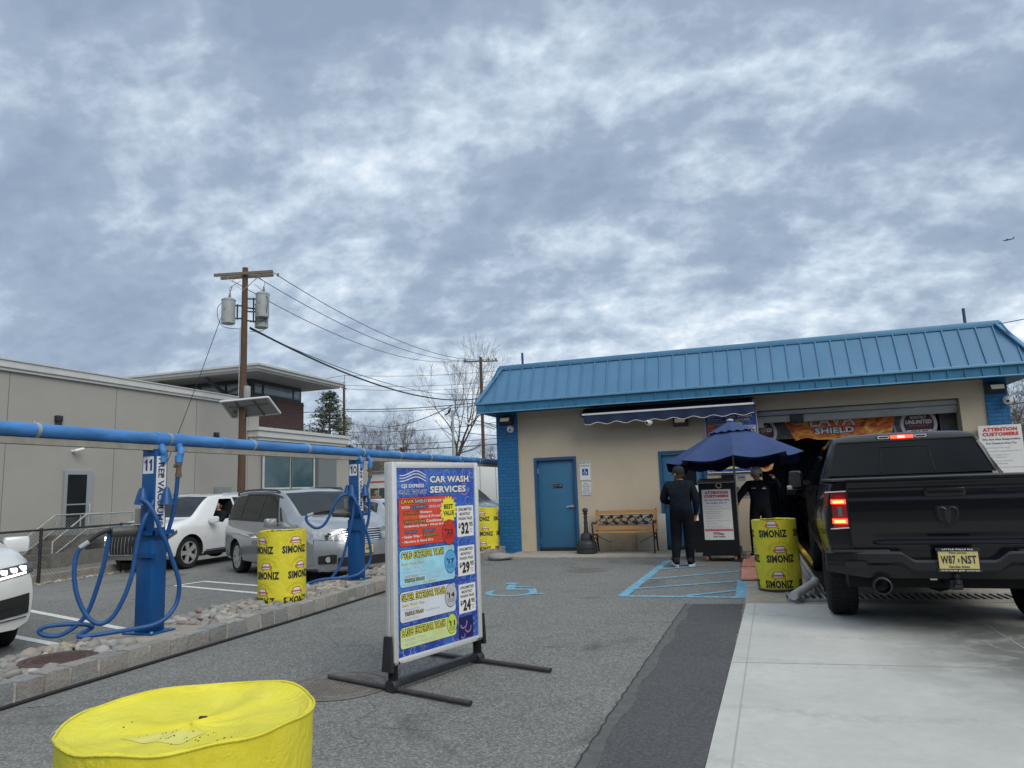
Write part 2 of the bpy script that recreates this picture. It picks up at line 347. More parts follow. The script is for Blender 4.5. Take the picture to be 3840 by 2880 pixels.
def metal_roof():
    g = NT('roof_metal_blue'); v = g.coord(); n1 = g.noise(v, 1.6, 4, 0.6); n2 = g.noise(g.coord((9, 9, 0.8)), 2.5, 4, 0.6)
    base = g.mixc(g.mrange(n1, 0.3, 0.7, 0, 1), (0.060, 0.180, 0.325), (0.080, 0.215, 0.37))
    base = g.mixc(g.mrange(n2, 0.55, 0.75, 0, 0.35), base, (0.06, 0.16, 0.29))
    s_ = g.n('ShaderNodeSeparateXYZ', {0: v})
    rust = g.mathn('MULTIPLY', g.mrange(g.noise(v, 3.3, 5, 0.75), 0.70, 0.76, 0, 0.8), g.mrange(s_.outputs[2], 3.4, 3.9, 1, 0)); base = g.mixc(rust, base, (0.16, 0.06, 0.03))
    g.out(base, 'Base Color'); g.out(g.mrange(n1, 0.3, 0.7, 0.38, 0.55), 'Roughness'); g.bump(n1, 0.12, 0.03); return g.m
M_ROOF = metal_roof()
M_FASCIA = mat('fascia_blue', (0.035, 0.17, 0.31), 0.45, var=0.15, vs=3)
M_DOORB = mat('door_paint_blue', (0.035, 0.145, 0.275), 0.45, var=0.07, vs=5, bump=0.05, bs=60)
M_VAC = mat('vacuum_blue_paint', (0.004, 0.070, 0.235), 0.42, var=0.14, vs=6, bump=0.04, bs=60)
M_PIPE = mat('pipe_faded_blue', (0.055, 0.205, 0.50), 0.55, var=0.32, vs=3.2, stretch=(3, 0.8, 3), rvar=0.12)
M_HOSE = mat('hose_blue', (0.012, 0.078, 0.25), 0.5, var=0.2, vs=14)
M_GALV = mat('galvanised_steel', (0.42, 0.43, 0.42), 0.5, metal=0.55, var=0.22, vs=8, rvar=0.15)
M_RAIL = mat('rail_steel_grey', (0.36, 0.35, 0.33), 0.55, var=0.25, vs=7)
M_BEAM = mat('weathered_channel', (0.30, 0.28, 0.245), 0.7, var=0.25, vs=5)
M_ALU = mat('brushed_aluminium', (0.68, 0.69, 0.69), 0.42, metal=0.35, var=0.06, vs=20)
M_CHROME = mat('chrome', (0.75, 0.76, 0.77), 0.12, metal=1.0)
M_BLACK = mat('black_plastic', (0.018, 0.018, 0.02), 0.5, var=0.2, vs=12)
M_BLACKM = mat('black_painted_steel', (0.022, 0.022, 0.026), 0.45, var=0.3, vs=14, bump=0.06, bs=80)
M_GLASST = mat('truck_glass_black', (0.004, 0.005, 0.006), 0.06, spec=0.25)
M_DARK = mat('dark_interior', (0.012, 0.013, 0.016), 0.8)
M_RUBBER = mat('tyre_rubber', (0.021, 0.021, 0.022), 0.85, spec=.25, var=0.35, vs=18, bump=0.2, bs=70)
M_GLASS = mat('car_glass_dark', (0.014, 0.018, 0.020), 0.05, spec=0.3)
M_GLASS2 = mat('shop_glass_green', (0.035, 0.085, 0.10), 0.05, spec=0.9, var=0.35, vs=0.8)
M_WHITE = mat('white_enamel', (0.78, 0.78, 0.77), 0.5, var=0.05, vs=6)
M_SIGNW = mat('sign_white', (0.72, 0.72, 0.71), 0.5, var=0.04, vs=5)
M_PAINTW = mat('marking_white', (0.62, 0.62, 0.60), 0.85, var=0.22, vs=16)
M_MARKB = mat('marking_light_blue', (0.15, 0.335, 0.46), 0.85, var=0.5, vs=13)
M_INK = mat('ink_black', (0.02, 0.018, 0.02), 0.6); M_RED = mat('print_red', (0.55, 0.03, 0.025), 0.45, var=0.12, vs=5)
M_GREY = mat('print_grey', (0.24, 0.25, 0.27), 0.6); M_NAVY = mat('print_navy', (0.012, 0.02, 0.13), 0.5)
M_GREEN = mat('print_green', (0.02, 0.22, 0.10), 0.6)
M_WOODP = mat('pole_wood', (0.105, 0.062, 0.042), 0.9, var=0.4, vs=7, bump=0.5, bs=25, stretch=(6, 6, 0.35))
M_WOODG = mat('weathered_grey_wood', (0.17, 0.14, 0.11), 0.9, var=0.35, vs=6, bump=0.4, bs=25, stretch=(1, 5, 5))
M_WIRE = mat('cable_black', (0.02, 0.02, 0.022), 0.6)
M_BARK = mat('bark_grey', (0.105, 0.088, 0.075), 0.95, var=0.35, vs=5, bump=0.4, bs=20)
M_TAN2 = mat('stucco_taupe', (0.35, 0.335, 0.31), 0.92, var=0.06, vs=0.7, bump=0.15, bs=40)
M_TRIMW = mat('cornice_offwhite', (0.55, 0.55, 0.54), 0.6, var=0.08, vs=2)
# ================================================================== GROUND
m = MB()
xs = [-1500, -60, -14.16, -14.12, -6.58, -6.54, 0, 60, 1500]; zs = [-0.5, -0.5, -0.5, -0.15, -0.15, 0, 0, 0, 0]
ys = [-300, -20, 0, 10, 30, 80, 2500]
m.add([(x, y, z) for y in ys for x, z in zip(xs, zs)], [(j * 9 + i, j * 9 + i + 1, (j + 1) * 9 + i + 1, (j + 1) * 9 + i) for j in range(6) for i in range(8)])
struct('ground', m, M_ASPH, smooth=False)
def sheet(name, polys, z, mt, **k):
    m = MB()
    for p in polys: m.flat(p, z)
    return struct(name, m, mt, smooth=False)
def jag(p, q, n, amp, rnd):
    out = []
    for i in range(n):
        t = i / n; dx = q[0] - p[0]; dy = q[1] - p[1]; l = sqrt(dx * dx + dy * dy); a = rnd.uniform(-amp, amp) if i else 0
        out.append((p[0] + dx * t - dy / l * a, p[1] + dy * t + dx / l * a))
    return out
rr = random.Random(5)
left = jag((-0.815, 8.96), (-0.93, 5.2), 60, 0.007, rr) + jag((-0.93, 5.2), (-0.98, 3.4), 30, 0.008, rr) + jag((-0.98, 3.4), (-1.15, -2), 30, 0.008, rr) + [(-1.15, -2)]
right = jag((-0.50, -2), (-0.155, 9.0), 120, 0.010, rr) + [(-0.155, 9.0)]
sheet('asphalt_patch', [[p for p in left + right][::-1]], 0.0045, M_PATCH)
# tar seam along the old edge of the patch
m = MB(); rr = random.Random(8); pts = left
for i in range(len(pts) - 1):
    (x0, y0), (x1, y1) = pts[i], pts[i + 1]; w0 = 0.006 if i % 7 else 0.002
    m.add([(x0 - w0, y0, .0075), (x1 - w0, y1, .0075), (x1 + .004, y1, .0075), (x0 + .004, y0, .0075)], [(0, 1, 2, 3)])
struct('pavement_seam', m, mat('tar_seam', (0.03, 0.03, 0.03), 0.9), smooth=False)
pts = left[::-1]; m = MB(); rr = random.Random(18)
for i in range(len(pts) - 1):
    w0 = .085 + .02 * sin(i * .37); w1 = .085 + .02 * sin((i + 1) * .37); m.add([(pts[i][0] + .004, pts[i][1], .0062), (pts[i + 1][0] + .004, pts[i + 1][1], .0062), (pts[i + 1][0] + w1, pts[i + 1][1], .0062), (pts[i][0] + w0, pts[i][1], .0062)], [(0, 3, 2, 1)])
struct('patch_edge', m, mat('sealed_edge', (0.10, 0.10, 0.10), 0.9, var=0.25, vs=14), smooth=False)
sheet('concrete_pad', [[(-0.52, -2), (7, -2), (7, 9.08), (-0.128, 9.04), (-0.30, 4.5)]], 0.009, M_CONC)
sheet('old_concrete_apron', [[(-0.14, 9.04), (7, 9.08), (7, 15.6), (0.3, 15.6), (-0.12, 15.2)]], 0.005, M_CONC2)
m = MB()
m.add([(-0.25, 6.155, .0105), (7, 6.66, .0105), (7, 6.672, .0105), (-0.25, 6.167, .0105)], [(0, 1, 2, 3)])
m.add([(2.02, -2, .0105), (2.034, -2, .0105), (2.034, 9.06, .0105), (2.02, 9.06, .0105)], [(0, 1, 2, 3)])
m.add([(-0.385, -2, .0105), (-0.377, -2, .0105), (-0.022, 9.04, .0105), (-0.03, 9.04, .0105)], [(0, 1, 2, 3)])
struct('pavement_joint', m, mat('joint_dark', (0.34, 0.34, 0.325), 0.9), smooth=False)
# concrete walk at the foot of the building
m = MB(); m.box(-5.0, -0.2, 14.38, 15.6, -0.05, 0.03, 0.012); struct('concrete_walk', m, M_WALK)
# ---- painted markings
def stripe(p, q, w, z=0.0045):
    p, q = Vector((*p, 0)), Vector((*q, 0)); n = (q - p).normalized().cross(Vector((0, 0, 1))) * w / 2
    return [(p + n)[:2], (q + n)[:2], (q - n)[:2], (p - n)[:2]][::-1]
H = [((-1.52, 13.75), (-1.67, 9.50)), ((-1.72, 9.52), (-0.14, 9.50)), ((-0.19, 9.45), (-0.19, 11.0)), ((-1.60, 11.12), (-0.22, 12.17)), ((-1.62, 10.15), (-0.17, 11.03)),
     ((-0.90, 9.55), (-0.17, 10.13)), ((-1.56, 12.35), (-0.75, 13.0)), ((-1.50, 12.95), (-1.0, 13.2))]
m = MB()
for i, (p, q) in enumerate(H): m.flat(stripe(p, q, 0.13 if i < 3 else 0.10), 0.0042 + 0.0005 * i)
struct('hatched_marking', m, M_MARKB, smooth=False)
m = MB()   # wheelchair symbol, worn
def path(pts, w, z):
    for a, b in zip(pts[:-1], pts[1:]): m.flat(stripe(a, b, w), z)
m.M = Matrix.Translation((-3.27, 9.95, 0)) @ Matrix.Rotation(radians(6), 4, 'Z')
m.ring(-0.02, -0.22, 0.0046, 0.27, 0.37, 22, None, radians(150), radians(385))
m.disc(-0.20, 0.68, 0.0046, 0.10, 14)
for i, (p, q, w) in enumerate((((-.16, .55), (-.10, .02), .13), ((-.12, .08), (.24, .04), .11), ((.22, .10), (.33, -.42), .11), ((.29, -.40), (.46, -.36), .10), ((-.13, .30), (.17, .28), .09))):
    m.flat(stripe(p, q, w), 0.0050 + i * 0.0004)
struct('wheelchair_marking', m, M_MARKB, smooth=False)
ZL = -0.15
m = MB()
for p, q in (((-11.6, 8.74), (-7.0, 7.12)), ((-10.2, 7.15), (-7.0, 6.25)), ((-10.45, 11.15), (-7.0, 10.05)), ((-10.3, 11.75), (-7.6, 10.9)), ((-10.45, 11.15), (-10.3, 11.80)), ((-10.4, 15.0), (-7.0, 13.9))):
    m.flat(stripe(p, q, 0.11), ZL + 0.0045 + random.random() * .001)
struct('white_stall_marking', m, M_PAINTW, smooth=False)

# ================================================================== PLANTING BED: kerb of granite setts, river stones, pads
g = NT('granite_sett'); v = g.coord(); rnd = g.n('ShaderNodeNewGeometry').outputs['Random Per Island']
base = g.ramp(rnd, [(0.0, (0.27, 0.275, 0.265)), (0.35, (0.37, 0.365, 0.345)), (0.6, (0.40, 0.355, 0.315)), (0.8, (0.30, 0.31, 0.315)), (1.0, (0.44, 0.425, 0.39))])
base = g.mixc(g.mrange(g.noise(v, 60, 4, 0.7), 0.4, 0.75, 0, 0.6), base, (0.12, 0.12, 0.12)); base = g.mixc(g.mrange(g.noise(v, 9, 4), 0.5, 0.75, 0, 0.5), base, (0.38, 0.35, 0.31))
g.out(base, 'Base Color'); g.b.inputs['Roughness'].default_value = 0.9; g.bump(g.noise(v, 22, 6, 0.75), 1.0, 0.03); M_SETT = g.m
M_MORT = mat('kerb_mortar', (0.40, 0.365, 0.32), 0.95, var=0.25, vs=12, bump=0.4, bs=60)
def sett_run(m, mm, x0, x1, ya, yb, z0, z1, rnd):
    y = ya
    while y < yb:
        l = rnd.uniform(0.21, 0.31); g_ = 0.018; b = bmesh.new(); bmesh.ops.create_cube(b, size=1)
        bmesh.ops.subdivide_edges(b, edges=list(b.edges), cuts=2, use_grid_fill=True)
        hx = (x1 - x0) / 2 + rnd.uniform(-.008, .01); hz = z1 + rnd.uniform(-.010, .012); sd_ = rnd.uniform(0, 99)
        for vv in b.verts:
            c = vv.co.copy(); q = c.normalized() * 0.62; c = c.lerp(q, 0.18)
            p = Vector(((x0 + x1) / 2 + c.x * 2 * hx, y + l / 2 + c.y * (l - g_), z0 + (c.z + .5) * (hz - z0)))
            p += Vector((mnoise.noise(p * 14 + Vector((sd_, 0, 0))), mnoise.noise(p * 14 + Vector((0, sd_, 0))) * .5, mnoise.noise(p * 14 + Vector((0, 0, sd_))) * .6)) * 0.020; vv.co = p
        b.verts.index_update(); m.add([q.co[:] for q in b.verts], [[q.index for q in f.verts] for f in b.faces]); b.free()
        y += l
    mm.box(x0 + .014, x1 - .014, ya, yb, z0, z1 - .012)
rk = random.Random(3); m = MB(); mm = MB()
sett_run(m, mm, -5.47, -5.29, -0.5, 15.3, -0.04, 0.155, rk)
sett_run(m, mm, -6.56, -6.40, -0.5, 15.3, -0.22, 0.10, rk)
mo = MB(); m.cur = 0; m.mi = [0] * len(m.f); n0 = len(m.f); m.add(mm.v, mm.f, 1)
struct('kerb', m, [M_SETT, M_MORT], ang=50)
m = MB(); m.box(-6.42, -5.45, -0.5, 15.35, -0.1, 0.06); struct('bed_soil', m, mat('bed_soil', (0.09, 0.075, 0.06), 0.95, var=0.3, vs=30, bump=0.5, bs=60))
M_PADC = mat('pad_concrete', (0.32, 0.28, 0.225), 0.92, var=0.25, vs=6, bump=0.35, bs=80)
POSTS = [(-5.97, 6.03), (-5.97, 10.15), (-5.97, 14.25)]
m = MB()
for x, y in POSTS: m.box(-6.38, -5.49, y - .42, y + .42, 0.02, 0.118, 0.015)
struct('concrete_base_pad', m, M_PADC)
g = NT('river_stone'); v = g.coord(); rnd = g.n('ShaderNodeObjectInfo').outputs['Random']; isl = g.n('ShaderNodeNewGeometry').outputs['Random Per Island']
pick = g.mathn('FRACT', g.mathn('ADD', rnd, isl))
base = g.ramp(pick, [(0, (0.15, 0.148, 0.145)), (0.15, (0.30, 0.285, 0.26)), (0.3, (0.22, 0.222, 0.225)), (0.45, (0.40, 0.39, 0.37)), (0.55, (0.37, 0.29, 0.195)), (0.65, (0.24, 0.245, 0.255)), (0.78, (0.26, 0.19, 0.155)), (0.88, (0.19, 0.18, 0.17)), (1, (0.48, 0.465, 0.44))])
base = g.mixc(g.mrange(g.noise(v, 30, 5, 0.7), 0.4, 0.75, 0, 0.45), base, (0.16, 0.14, 0.12)); g.out(base, 'Base Color'); g.b.inputs['Roughness'].default_value = 0.7; g.bump(g.noise(v, 40, 4), 0.25, 0.01); M_STONE = g.m
def stone_shape(rnd, sub=2):
    b = bmesh.new(); bmesh.ops.create_icosphere(b, subdivisions=sub, radius=1); o = Vector((rnd.uniform(0, 99), rnd.uniform(0, 99), 0)); sx, sy, sz = rnd.uniform(.9, 1.25), rnd.uniform(.65, .95), rnd.uniform(.42, .68)
    for vv in b.verts:
        p = vv.co.copy(); k = 1 + 0.20 * mnoise.noise(p * 0.9 + o) + 0.08 * mnoise.noise(p * 2.2 + o); vv.co = Vector((p.x * sx, p.y * sy, p.z * sz)) * k
    b.verts.index_update(); r = ([q.co.copy() for q in b.verts], [[q.index for q in f.verts] for f in b.faces]); b.free(); return r
rs = random.Random(21); SH = [stone_shape(rs) for _ in range(9)]
spots = []
def blocked(x, y):
    for px, py in POSTS:
        if abs(y - py) < .43: return True
    for px, py, r in ((-5.89, 8.13, .33), (-5.60, 15.0, .36), (-5.80, 4.87, .33)):
        if (x - px) ** 2 + (y - py) ** 2 < r * r: return True
    return False
y = 3.4
while y < 15.25:
    x = -6.38
    while x < -5.49:
        if not blocked(x, y): spots.append((x + rs.uniform(-.02, .02), y + rs.uniform(-.02, .02), rs.uniform(.036, .068)))
        x += rs.uniform(.075, .10)
    y += rs.uniform(.085, .10)
for _ in range(40):
    y = rs.uniform(3.4, 8.5); x = rs.uniform(-6.3, -5.6)
    if not blocked(x, y): spots.append((x, y, rs.uniform(.07, .095)))
for x, y, r in ((-5.62, 4.66, .085), (-5.70, 5.5, .10), (-5.95, 5.35, .095), (-5.6, 5.33, .085), (-5.63, 4.52, .05), (-5.75, 4.46, .05), (-5.88, 4.50, .055)): spots.append((x, y, r))
spots.sort(key=lambda s: (s[0] ** 2 + s[1] ** 2) / (s[2] ** 2)); meshes = []
for k, (vs, fs) in enumerate(SH):
    mb = MB(); mb.add(vs, fs); o = link_mesh('river_stone_shape', mb, M_STONE, ang=80); meshes.append(o.data); bpy.data.objects.remove(o)
for k, (x, y, r) in enumerate(spots[:290]):
    o = bpy.data.objects.new('river_stone', meshes[k % 9]); COL.objects.link(o)
    o.location = (x, y, 0.075 + r * .35 + rs.uniform(0, .025)); o.scale = (r, r, r); o.rotation_euler = (rs.uniform(-.4, .4), rs.uniform(-.4, .4), rs.uniform(0, 6.28))
    tag(o, 'smooth rounded grey or tan river stone lying in the kerbed bed below the vacuum posts', 'stone', 'river stones in the kerbed bed')
m = MB()
for k, (x, y, r) in enumerate(spots[290:]):
    vs, fs = SH[k % 9]; from mathutils import Euler
    M0 = Matrix.Translation((x, y, 0.075 + r * .35 + rs.uniform(0, .025))) @ Euler((rs.uniform(-.4, .4), rs.uniform(-.4, .4), rs.uniform(0, 6.28))).to_matrix().to_4x4() @ Matrix.Scale(r, 4)
    m.M = M0; m.add(vs, fs)
o = link_mesh('river_stones', m, M_STONE, ang=80); tag(o, 'bed of small mixed river stones filling the kerbed strip', 'stones', kind='stuff')
# manhole in the bed, manholes in the asphalt
M_IRON = mat('cast_iron_rust', (0.085, 0.055, 0.048), 0.8, metal=0.2, var=0.3, vs=10)
t = thing('manhole_cover', 'brown cast iron manhole cover raised among the river stones', 'manhole', (-5.80, 4.87, 0.10))
m = MB(); m.lathe([(0.30, -.05), (0.315, .02), (0.30, .035), (0.255, .035), (0.25, .026), (0, .026)], 40, closed=False); part('cover_frame', m, M_IRON, t)
m = MB(); m.lathe([(0.245, .026), (0.24, .034), (0, .034)], 40, closed=False)
for i in range(-6, 7):
    for j in range(-6, 7):
        if (i * i + j * j) * .0011 < .044: m.obox((i * .033, j * .033, .036), (.022, .022, .008), (0, 0, .78))
part('cover_plate', m, M_IRON, t)
def manhole(x, y, r, label, mt):
    t = thing('manhole_cover', label, 'manhole', (x, y, 0.0))
    m = MB(); m.ring(0, 0, .005, r * .86, r, 40); part('cover_frame', m, mt, t, smooth=False)
    m = MB(); m.disc(0, 0, .0045, r * .845, 40)
    for i in range(-7, 8):
        for j in range(-7, 8):
            if i * i + j * j < 50: m.obox((i * r * .1, j * r * .1, .006), (r * .06, r * .06, .004), (0, 0, .0))
    part('cover_plate', m, mt, t, smooth=False)
manhole(-3.10, 5.0, .42, 'worn round manhole cover in the asphalt behind the price board', mat('iron_worn', (0.15, 0.133, 0.12), 0.8, var=0.3, vs=9))
manhole(-2.75, 12.35, .36, 'small round cover sunk in the asphalt in front of the bench', mat('cover_asphalt', (0.155, 0.152, 0.146), 0.9, var=0.2, vs=9))
# black cable along the kerb
m = MB(); rk = random.Random(4)
m.tube(spline([(-5.20 + .03 * sin(i * .9) + rk.uniform(-.01, .01), -0.5 + i * 1.0, .016) for i in range(15)], 6), .014, 8)
solo('cable', m, M_WIRE, 'long black cable lying along the foot of the granite kerb', 'cable')
# stone at kerb end
vs, fs = stone_shape(random.Random(77), 3); m = MB(); m.M = Matrix.Translation((-4.93, 14.05, .07)) @ Matrix.Rotation(.1, 4, 'Z') @ Matrix.Diagonal((.26, .22, .19, 1)); m.add(vs, fs)
solo('boulder', m, M_SETT, 'flat grey boulder at the end of the kerb by the blue pier', 'boulder', ang=80)

# ================================================================== CAR WASH BUILDING
B = thing('car_wash_building', 'low tan car wash building with blue brick piers and a blue metal mansard roof', 'building', (0, 15.6, 0))
def wall_grid(m, xs, zs, holes, y0, y1):
    def ishole(i, k):
        cx, cz = (xs[i] + xs[i + 1]) / 2, (zs[k] + zs[k + 1]) / 2
        return any(a < cx < b and c < cz < d for a, b, c, d in holes)
    nx, nz = len(xs) - 1, len(zs) - 1
    for i in range(nx):
        for k in range(nz):
            if isHole(i, k) if False else ishole(i, k): continue
            a, b, c, d = xs[i], xs[i + 1], zs[k], zs[k + 1]
            m.add([(a, y0, c), (b, y0, c), (b, y0, d), (a, y0, d)], [(0, 1, 2, 3)]); m.add([(a, y1, c), (b, y1, c), (b, y1, d), (a, y1, d)], [(3, 2, 1, 0)])
            for di, dk, q in ((-1, 0, [(a, y0, c), (a, y0, d), (a, y1, d), (a, y1, c)]), (1, 0, [(b, y0, c), (b, y1, c), (b, y1, d), (b, y0, d)]), (0, -1, [(a, y0, c), (a, y1, c), (b, y1, c), (b, y0, c)]), (0, 1, [(a, y0, d), (b, y0, d), (b, y1, d), (a, y1, d)])):
                ii, kk = i + di, k + dk
                if ii < 0 or kk < 0 or ii >= nx or kk >= nz or ishole(ii, kk): m.add(q, [(0, 1, 2, 3)])
m = MB(); m.M = Matrix.Translation((0, -15.6, 0))
holes = [(-4.58, -3.60, -1, 2.10), (-1.78, -0.80, -1, 2.11), (0.30, 4.0, -1, 2.85), (-.52, .02, 1.10, 1.60)]
wall_grid(m, [-4.945, -4.58, -3.60, -1.78, -0.80, -.52, .02, 0.30, 4.0, 4.43], [0.0, 1.10, 1.60, 2.10, 2.11, 2.85, 3.30], holes, 15.6, 15.92)
part('wall', m, M_STUCCO, B, smooth=False, weld=True)
m = MB(); m.M = Matrix.Translation((0, -15.6, 0))
for x0, x1 in ((-5.40, -5.2), (4.57, 4.77)): m.box(x0, x1, 15.94, 34, 0, 3.3)
part('side_wall', m, M_STUCCO, B, smooth=False)
for x0, x1 in ((-5.45, -4.945), (4.43, 4.80)):
    m = MB(); m.M = Matrix.Translation((0, -15.6, 0)); m.box(x0, x1, 15.56, 15.93, 0, 3.3); part('brick_pier', m, M_BRICK, B, smooth=False)
# tunnel interior
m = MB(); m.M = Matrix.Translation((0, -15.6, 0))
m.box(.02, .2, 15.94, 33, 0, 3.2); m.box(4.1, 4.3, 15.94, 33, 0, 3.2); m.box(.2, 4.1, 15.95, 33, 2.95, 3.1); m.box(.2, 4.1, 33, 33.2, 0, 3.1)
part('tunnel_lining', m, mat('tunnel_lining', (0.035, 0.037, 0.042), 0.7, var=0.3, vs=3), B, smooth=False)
m = MB(); m.M = Matrix.Translation((0, -15.6, 0)); rc = random.Random(9)
for k in range(46):
    x = .22 + k * .084; m.box(x, x + .07, 17.4 + rc.uniform(-.08, .08), 17.46 + .0, .35 + rc.uniform(0, .25), 2.9)
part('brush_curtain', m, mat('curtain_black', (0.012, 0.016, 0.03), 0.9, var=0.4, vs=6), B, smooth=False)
m = MB(); m.M = Matrix.Translation((0, -15.6, 0)); m.box(3.74, 3.79, 16.10, 16.14, 0, 2.9); m.box(3.80, 4.09, 16.12, 16.15, 0, 2.9)
part('inner_panel', m, mat('inner_panel', (0.10, 0.105, 0.11), 0.5, var=0.2, vs=3), B, smooth=False)
# roll-up shutter housing
m = MB(); m.M = Matrix.Translation((0, -15.6, 0))
m.box(.31, 3.99, 15.70, 15.90, 2.74, 2.84, .01); m.box(.31, 3.99, 15.76, 15.88, 2.60, 2.735); m.box(.31, .42, 15.74, 15.90, 2.5, 2.6); m.box(1.2, 3.98, 15.73, 15.86, 2.585, 2.60)
part('shutter_housing', m, mat('shutter_grey', (0.30, 0.31, 0.30), 0.45, metal=0.3, var=0.15, vs=4), B)
m = MB(); m.M = Matrix.Translation((0, -15.6, 0)); m.box(.95, 1.20, 15.68, 15.82, 2.56, 2.73, .01); part('shutter_motor', m, M_BLACK, B)
# ---- mansard roof
RX0, RX1, RZ0, RZ1 = -5.72, 5.22, 3.37, 4.20; a_ = 0.47
def hip_pts(): return
m = MB(); m.M = Matrix.Translation((0, -15.6, 0)); yb = 34.0
A0 = Vector((RX0, 15.03, RZ0)); A1 = Vector((RX1, 15.03, RZ0)); T0 = Vector((RX0 + a_, 15.50, RZ1)); T1 = Vector((RX1 - a_, 15.50, RZ1))
m.add([A0, A1, T1, T0], [(0, 1, 2, 3)])
m.add([A0, T0, (T0.x, yb, RZ1), (RX0, yb, RZ0)], [(0, 1, 2, 3)]); m.add([A1, (RX1, yb, RZ0), (T1.x, yb, RZ1), T1], [(0, 1, 2, 3)])
m.add([T0, T1, (T1.x, yb, RZ1 - .002), (T0.x, yb, RZ1 - .002)], [(0, 1, 2, 3)])
x = RX0 + .13; up = Vector((0, .47, RZ1 - RZ0)).normalized(); nrm = Vector((0, -up.z, up.y))
while x < RX1 - .05:
    k = min(1.0, (x - RX0) / a_, (RX1 - x) / a_); p = Vector((x, 15.03, RZ0)) + nrm * .012; q = p + Vector((0, .47, RZ1 - RZ0)) * k
    if k > .15: m.bar(p, q, .022, .03, nrm)
    x += .285
y = 15.3
while y < 33:
    for X0, X1 in ((RX0, RX0 + a_), (RX1, RX1 - a_)): m.bar((X0, y, RZ0 + .01), (X1, y, RZ1 + .01), .022, .03, (1 if X0 > 0 else -1, 0, .5))
    y += .285
part('mansard_roof', m, M_ROOF, B, smooth=False)
m = MB(); m.M = Matrix.Translation((0, -15.6, 0))
m.box(T0.x - .05, T1.x + .05, 15.455, 15.62, RZ1 - .035, RZ1 + .075, .006); m.box(T0.x - .05, T0.x + .08, 15.625, yb, RZ1 - .035, RZ1 + .075); m.box(T1.x - .08, T1.x + .05, 15.625, yb, RZ1 - .035, RZ1 + .075)
for A, T, s_ in ((A0, T0, -1), (A1, T1, 1)):
    n_ = Vector((s_ * .6, -.6, .5)).normalized(); m.bar(A + n_ * .02, T + n_ * .02, .17, .025, n_)
part('ridge_cap', m, mat('ridge_cap_blue', (0.10, 0.26, 0.44), 0.45, var=0.12, vs=2), B)
m = MB(); m.M = Matrix.Translation((0, -15.6, 0))
m.box(RX0, RX1, 15.02, 15.06, 3.165, 3.335); m.box(RX0, RX0 + .04, 15.065, yb, 3.165, 3.335); m.box(RX1 - .04, RX1, 15.065, yb, 3.165, 3.335)
x = RX0 + .31
while x < RX1 - .1: m.box(x, x + .022, 15.0, 15.02, 3.17, 3.33); x += .285
m.box(RX0, RX0 + .2, 14.998, 15.019, 3.165, 3.33)
part('fascia', m, M_FASCIA, B, smooth=False)
m = MB(); m.M = Matrix.Translation((0, -15.6, 0))
m.box(RX0 - .02, RX1 + .02, 14.975, 15.045, 3.337, 3.385, .006); m.box(RX0 - .01, RX1 + .01, 14.985, 15.03, 3.138, 3.163, .004)
part('gutter_trim', m, mat('trim_light_blue', (0.13, 0.31, 0.47), 0.4, var=0.1, vs=3), B)
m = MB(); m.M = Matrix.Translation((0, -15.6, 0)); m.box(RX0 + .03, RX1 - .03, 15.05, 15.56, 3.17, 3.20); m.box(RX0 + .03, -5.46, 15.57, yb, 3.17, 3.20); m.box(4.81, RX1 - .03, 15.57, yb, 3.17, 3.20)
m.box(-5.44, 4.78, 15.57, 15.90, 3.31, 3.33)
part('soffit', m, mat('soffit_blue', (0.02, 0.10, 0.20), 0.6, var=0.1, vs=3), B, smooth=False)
# ---- doors
def door(x0, x1, ztop, handle_right, lite):
    d = MB(); d.M = Matrix.Translation((0, -15.6, 0)); d.box(x0 + .065, x1 - .065, 15.66, 15.71, .035, ztop - .07, .004)
    dr = part('door', d, M_DOORB, B)
    f = MB(); f.M = Matrix.Translation((0, -15.6, 0)); f.box(x0 - .002, x0 + .06, 15.585, 15.76, .0, ztop); f.box(x1 - .06, x1 + .002, 15.585, 15.76, .0, ztop); f.box(x0 + .061, x1 - .061, 15.587, 15.76, ztop - .065, ztop + .002)
    part('door_frame', f, mat('door_frame_blue', (0.02, 0.09, 0.20), 0.45, var=.1, vs=4), dr)
    h = MB(); h.M = Matrix.Translation((0, -15.6, 0)); xh = x1 - .13 if handle_right else x0 + .13
    h.cyl((xh, 15.66, 1.0), (xh, 15.63, 1.0), .04, n=18); h.cyl((xh, 15.64, 1.0), (xh, 15.60, 1.0), .014); h.tube([(xh, 15.60, 1.0), (xh - .07 * (1 if handle_right else -1), 15.595, 1.0), (xh - .13 * (1 if handle_right else -1), 15.60, .985)], .013, 8)
    part('handle', h, M_CHROME, dr)
    for z in (.25, 1.05, 1.8):
        h = MB(); h.M = Matrix.Translation((0, -15.6, 0)); xx = x0 + .055 if handle_right else x1 - .055; h.cyl((xx + .015, 15.648, z - .06), (xx + .015, 15.648, z + .06), .012, n=10); part('hinge', h, M_GALV if z > 1.5 else M_DOORB, dr)
    k = MB(); k.M = Matrix.Translation((0, -15.6, 0)); k.box(x0 + .065, x1 - .065, 15.635, 15.658, .035, .10); part('kick_plate', k, M_BLACKM, dr)
    if lite:
        k = MB(); k.M = Matrix.Translation((0, -15.6, 0)); k.box(x0 + .30, x1 - .22, 15.652, 15.658, 1.12, 1.72); part('window', k, M_GLASS, dr)
        k = MB(); k.M = Matrix.Translation((0, -15.6, 0)); k.box(x1 - .28, x1 - .20, 15.644, 15.650, 1.22, 1.36); part('notice', k, M_SIGNW, dr)
    return dr
door(-4.58, -3.60, 2.10, True, False); door(-1.78, -0.80, 2.11, False, True)
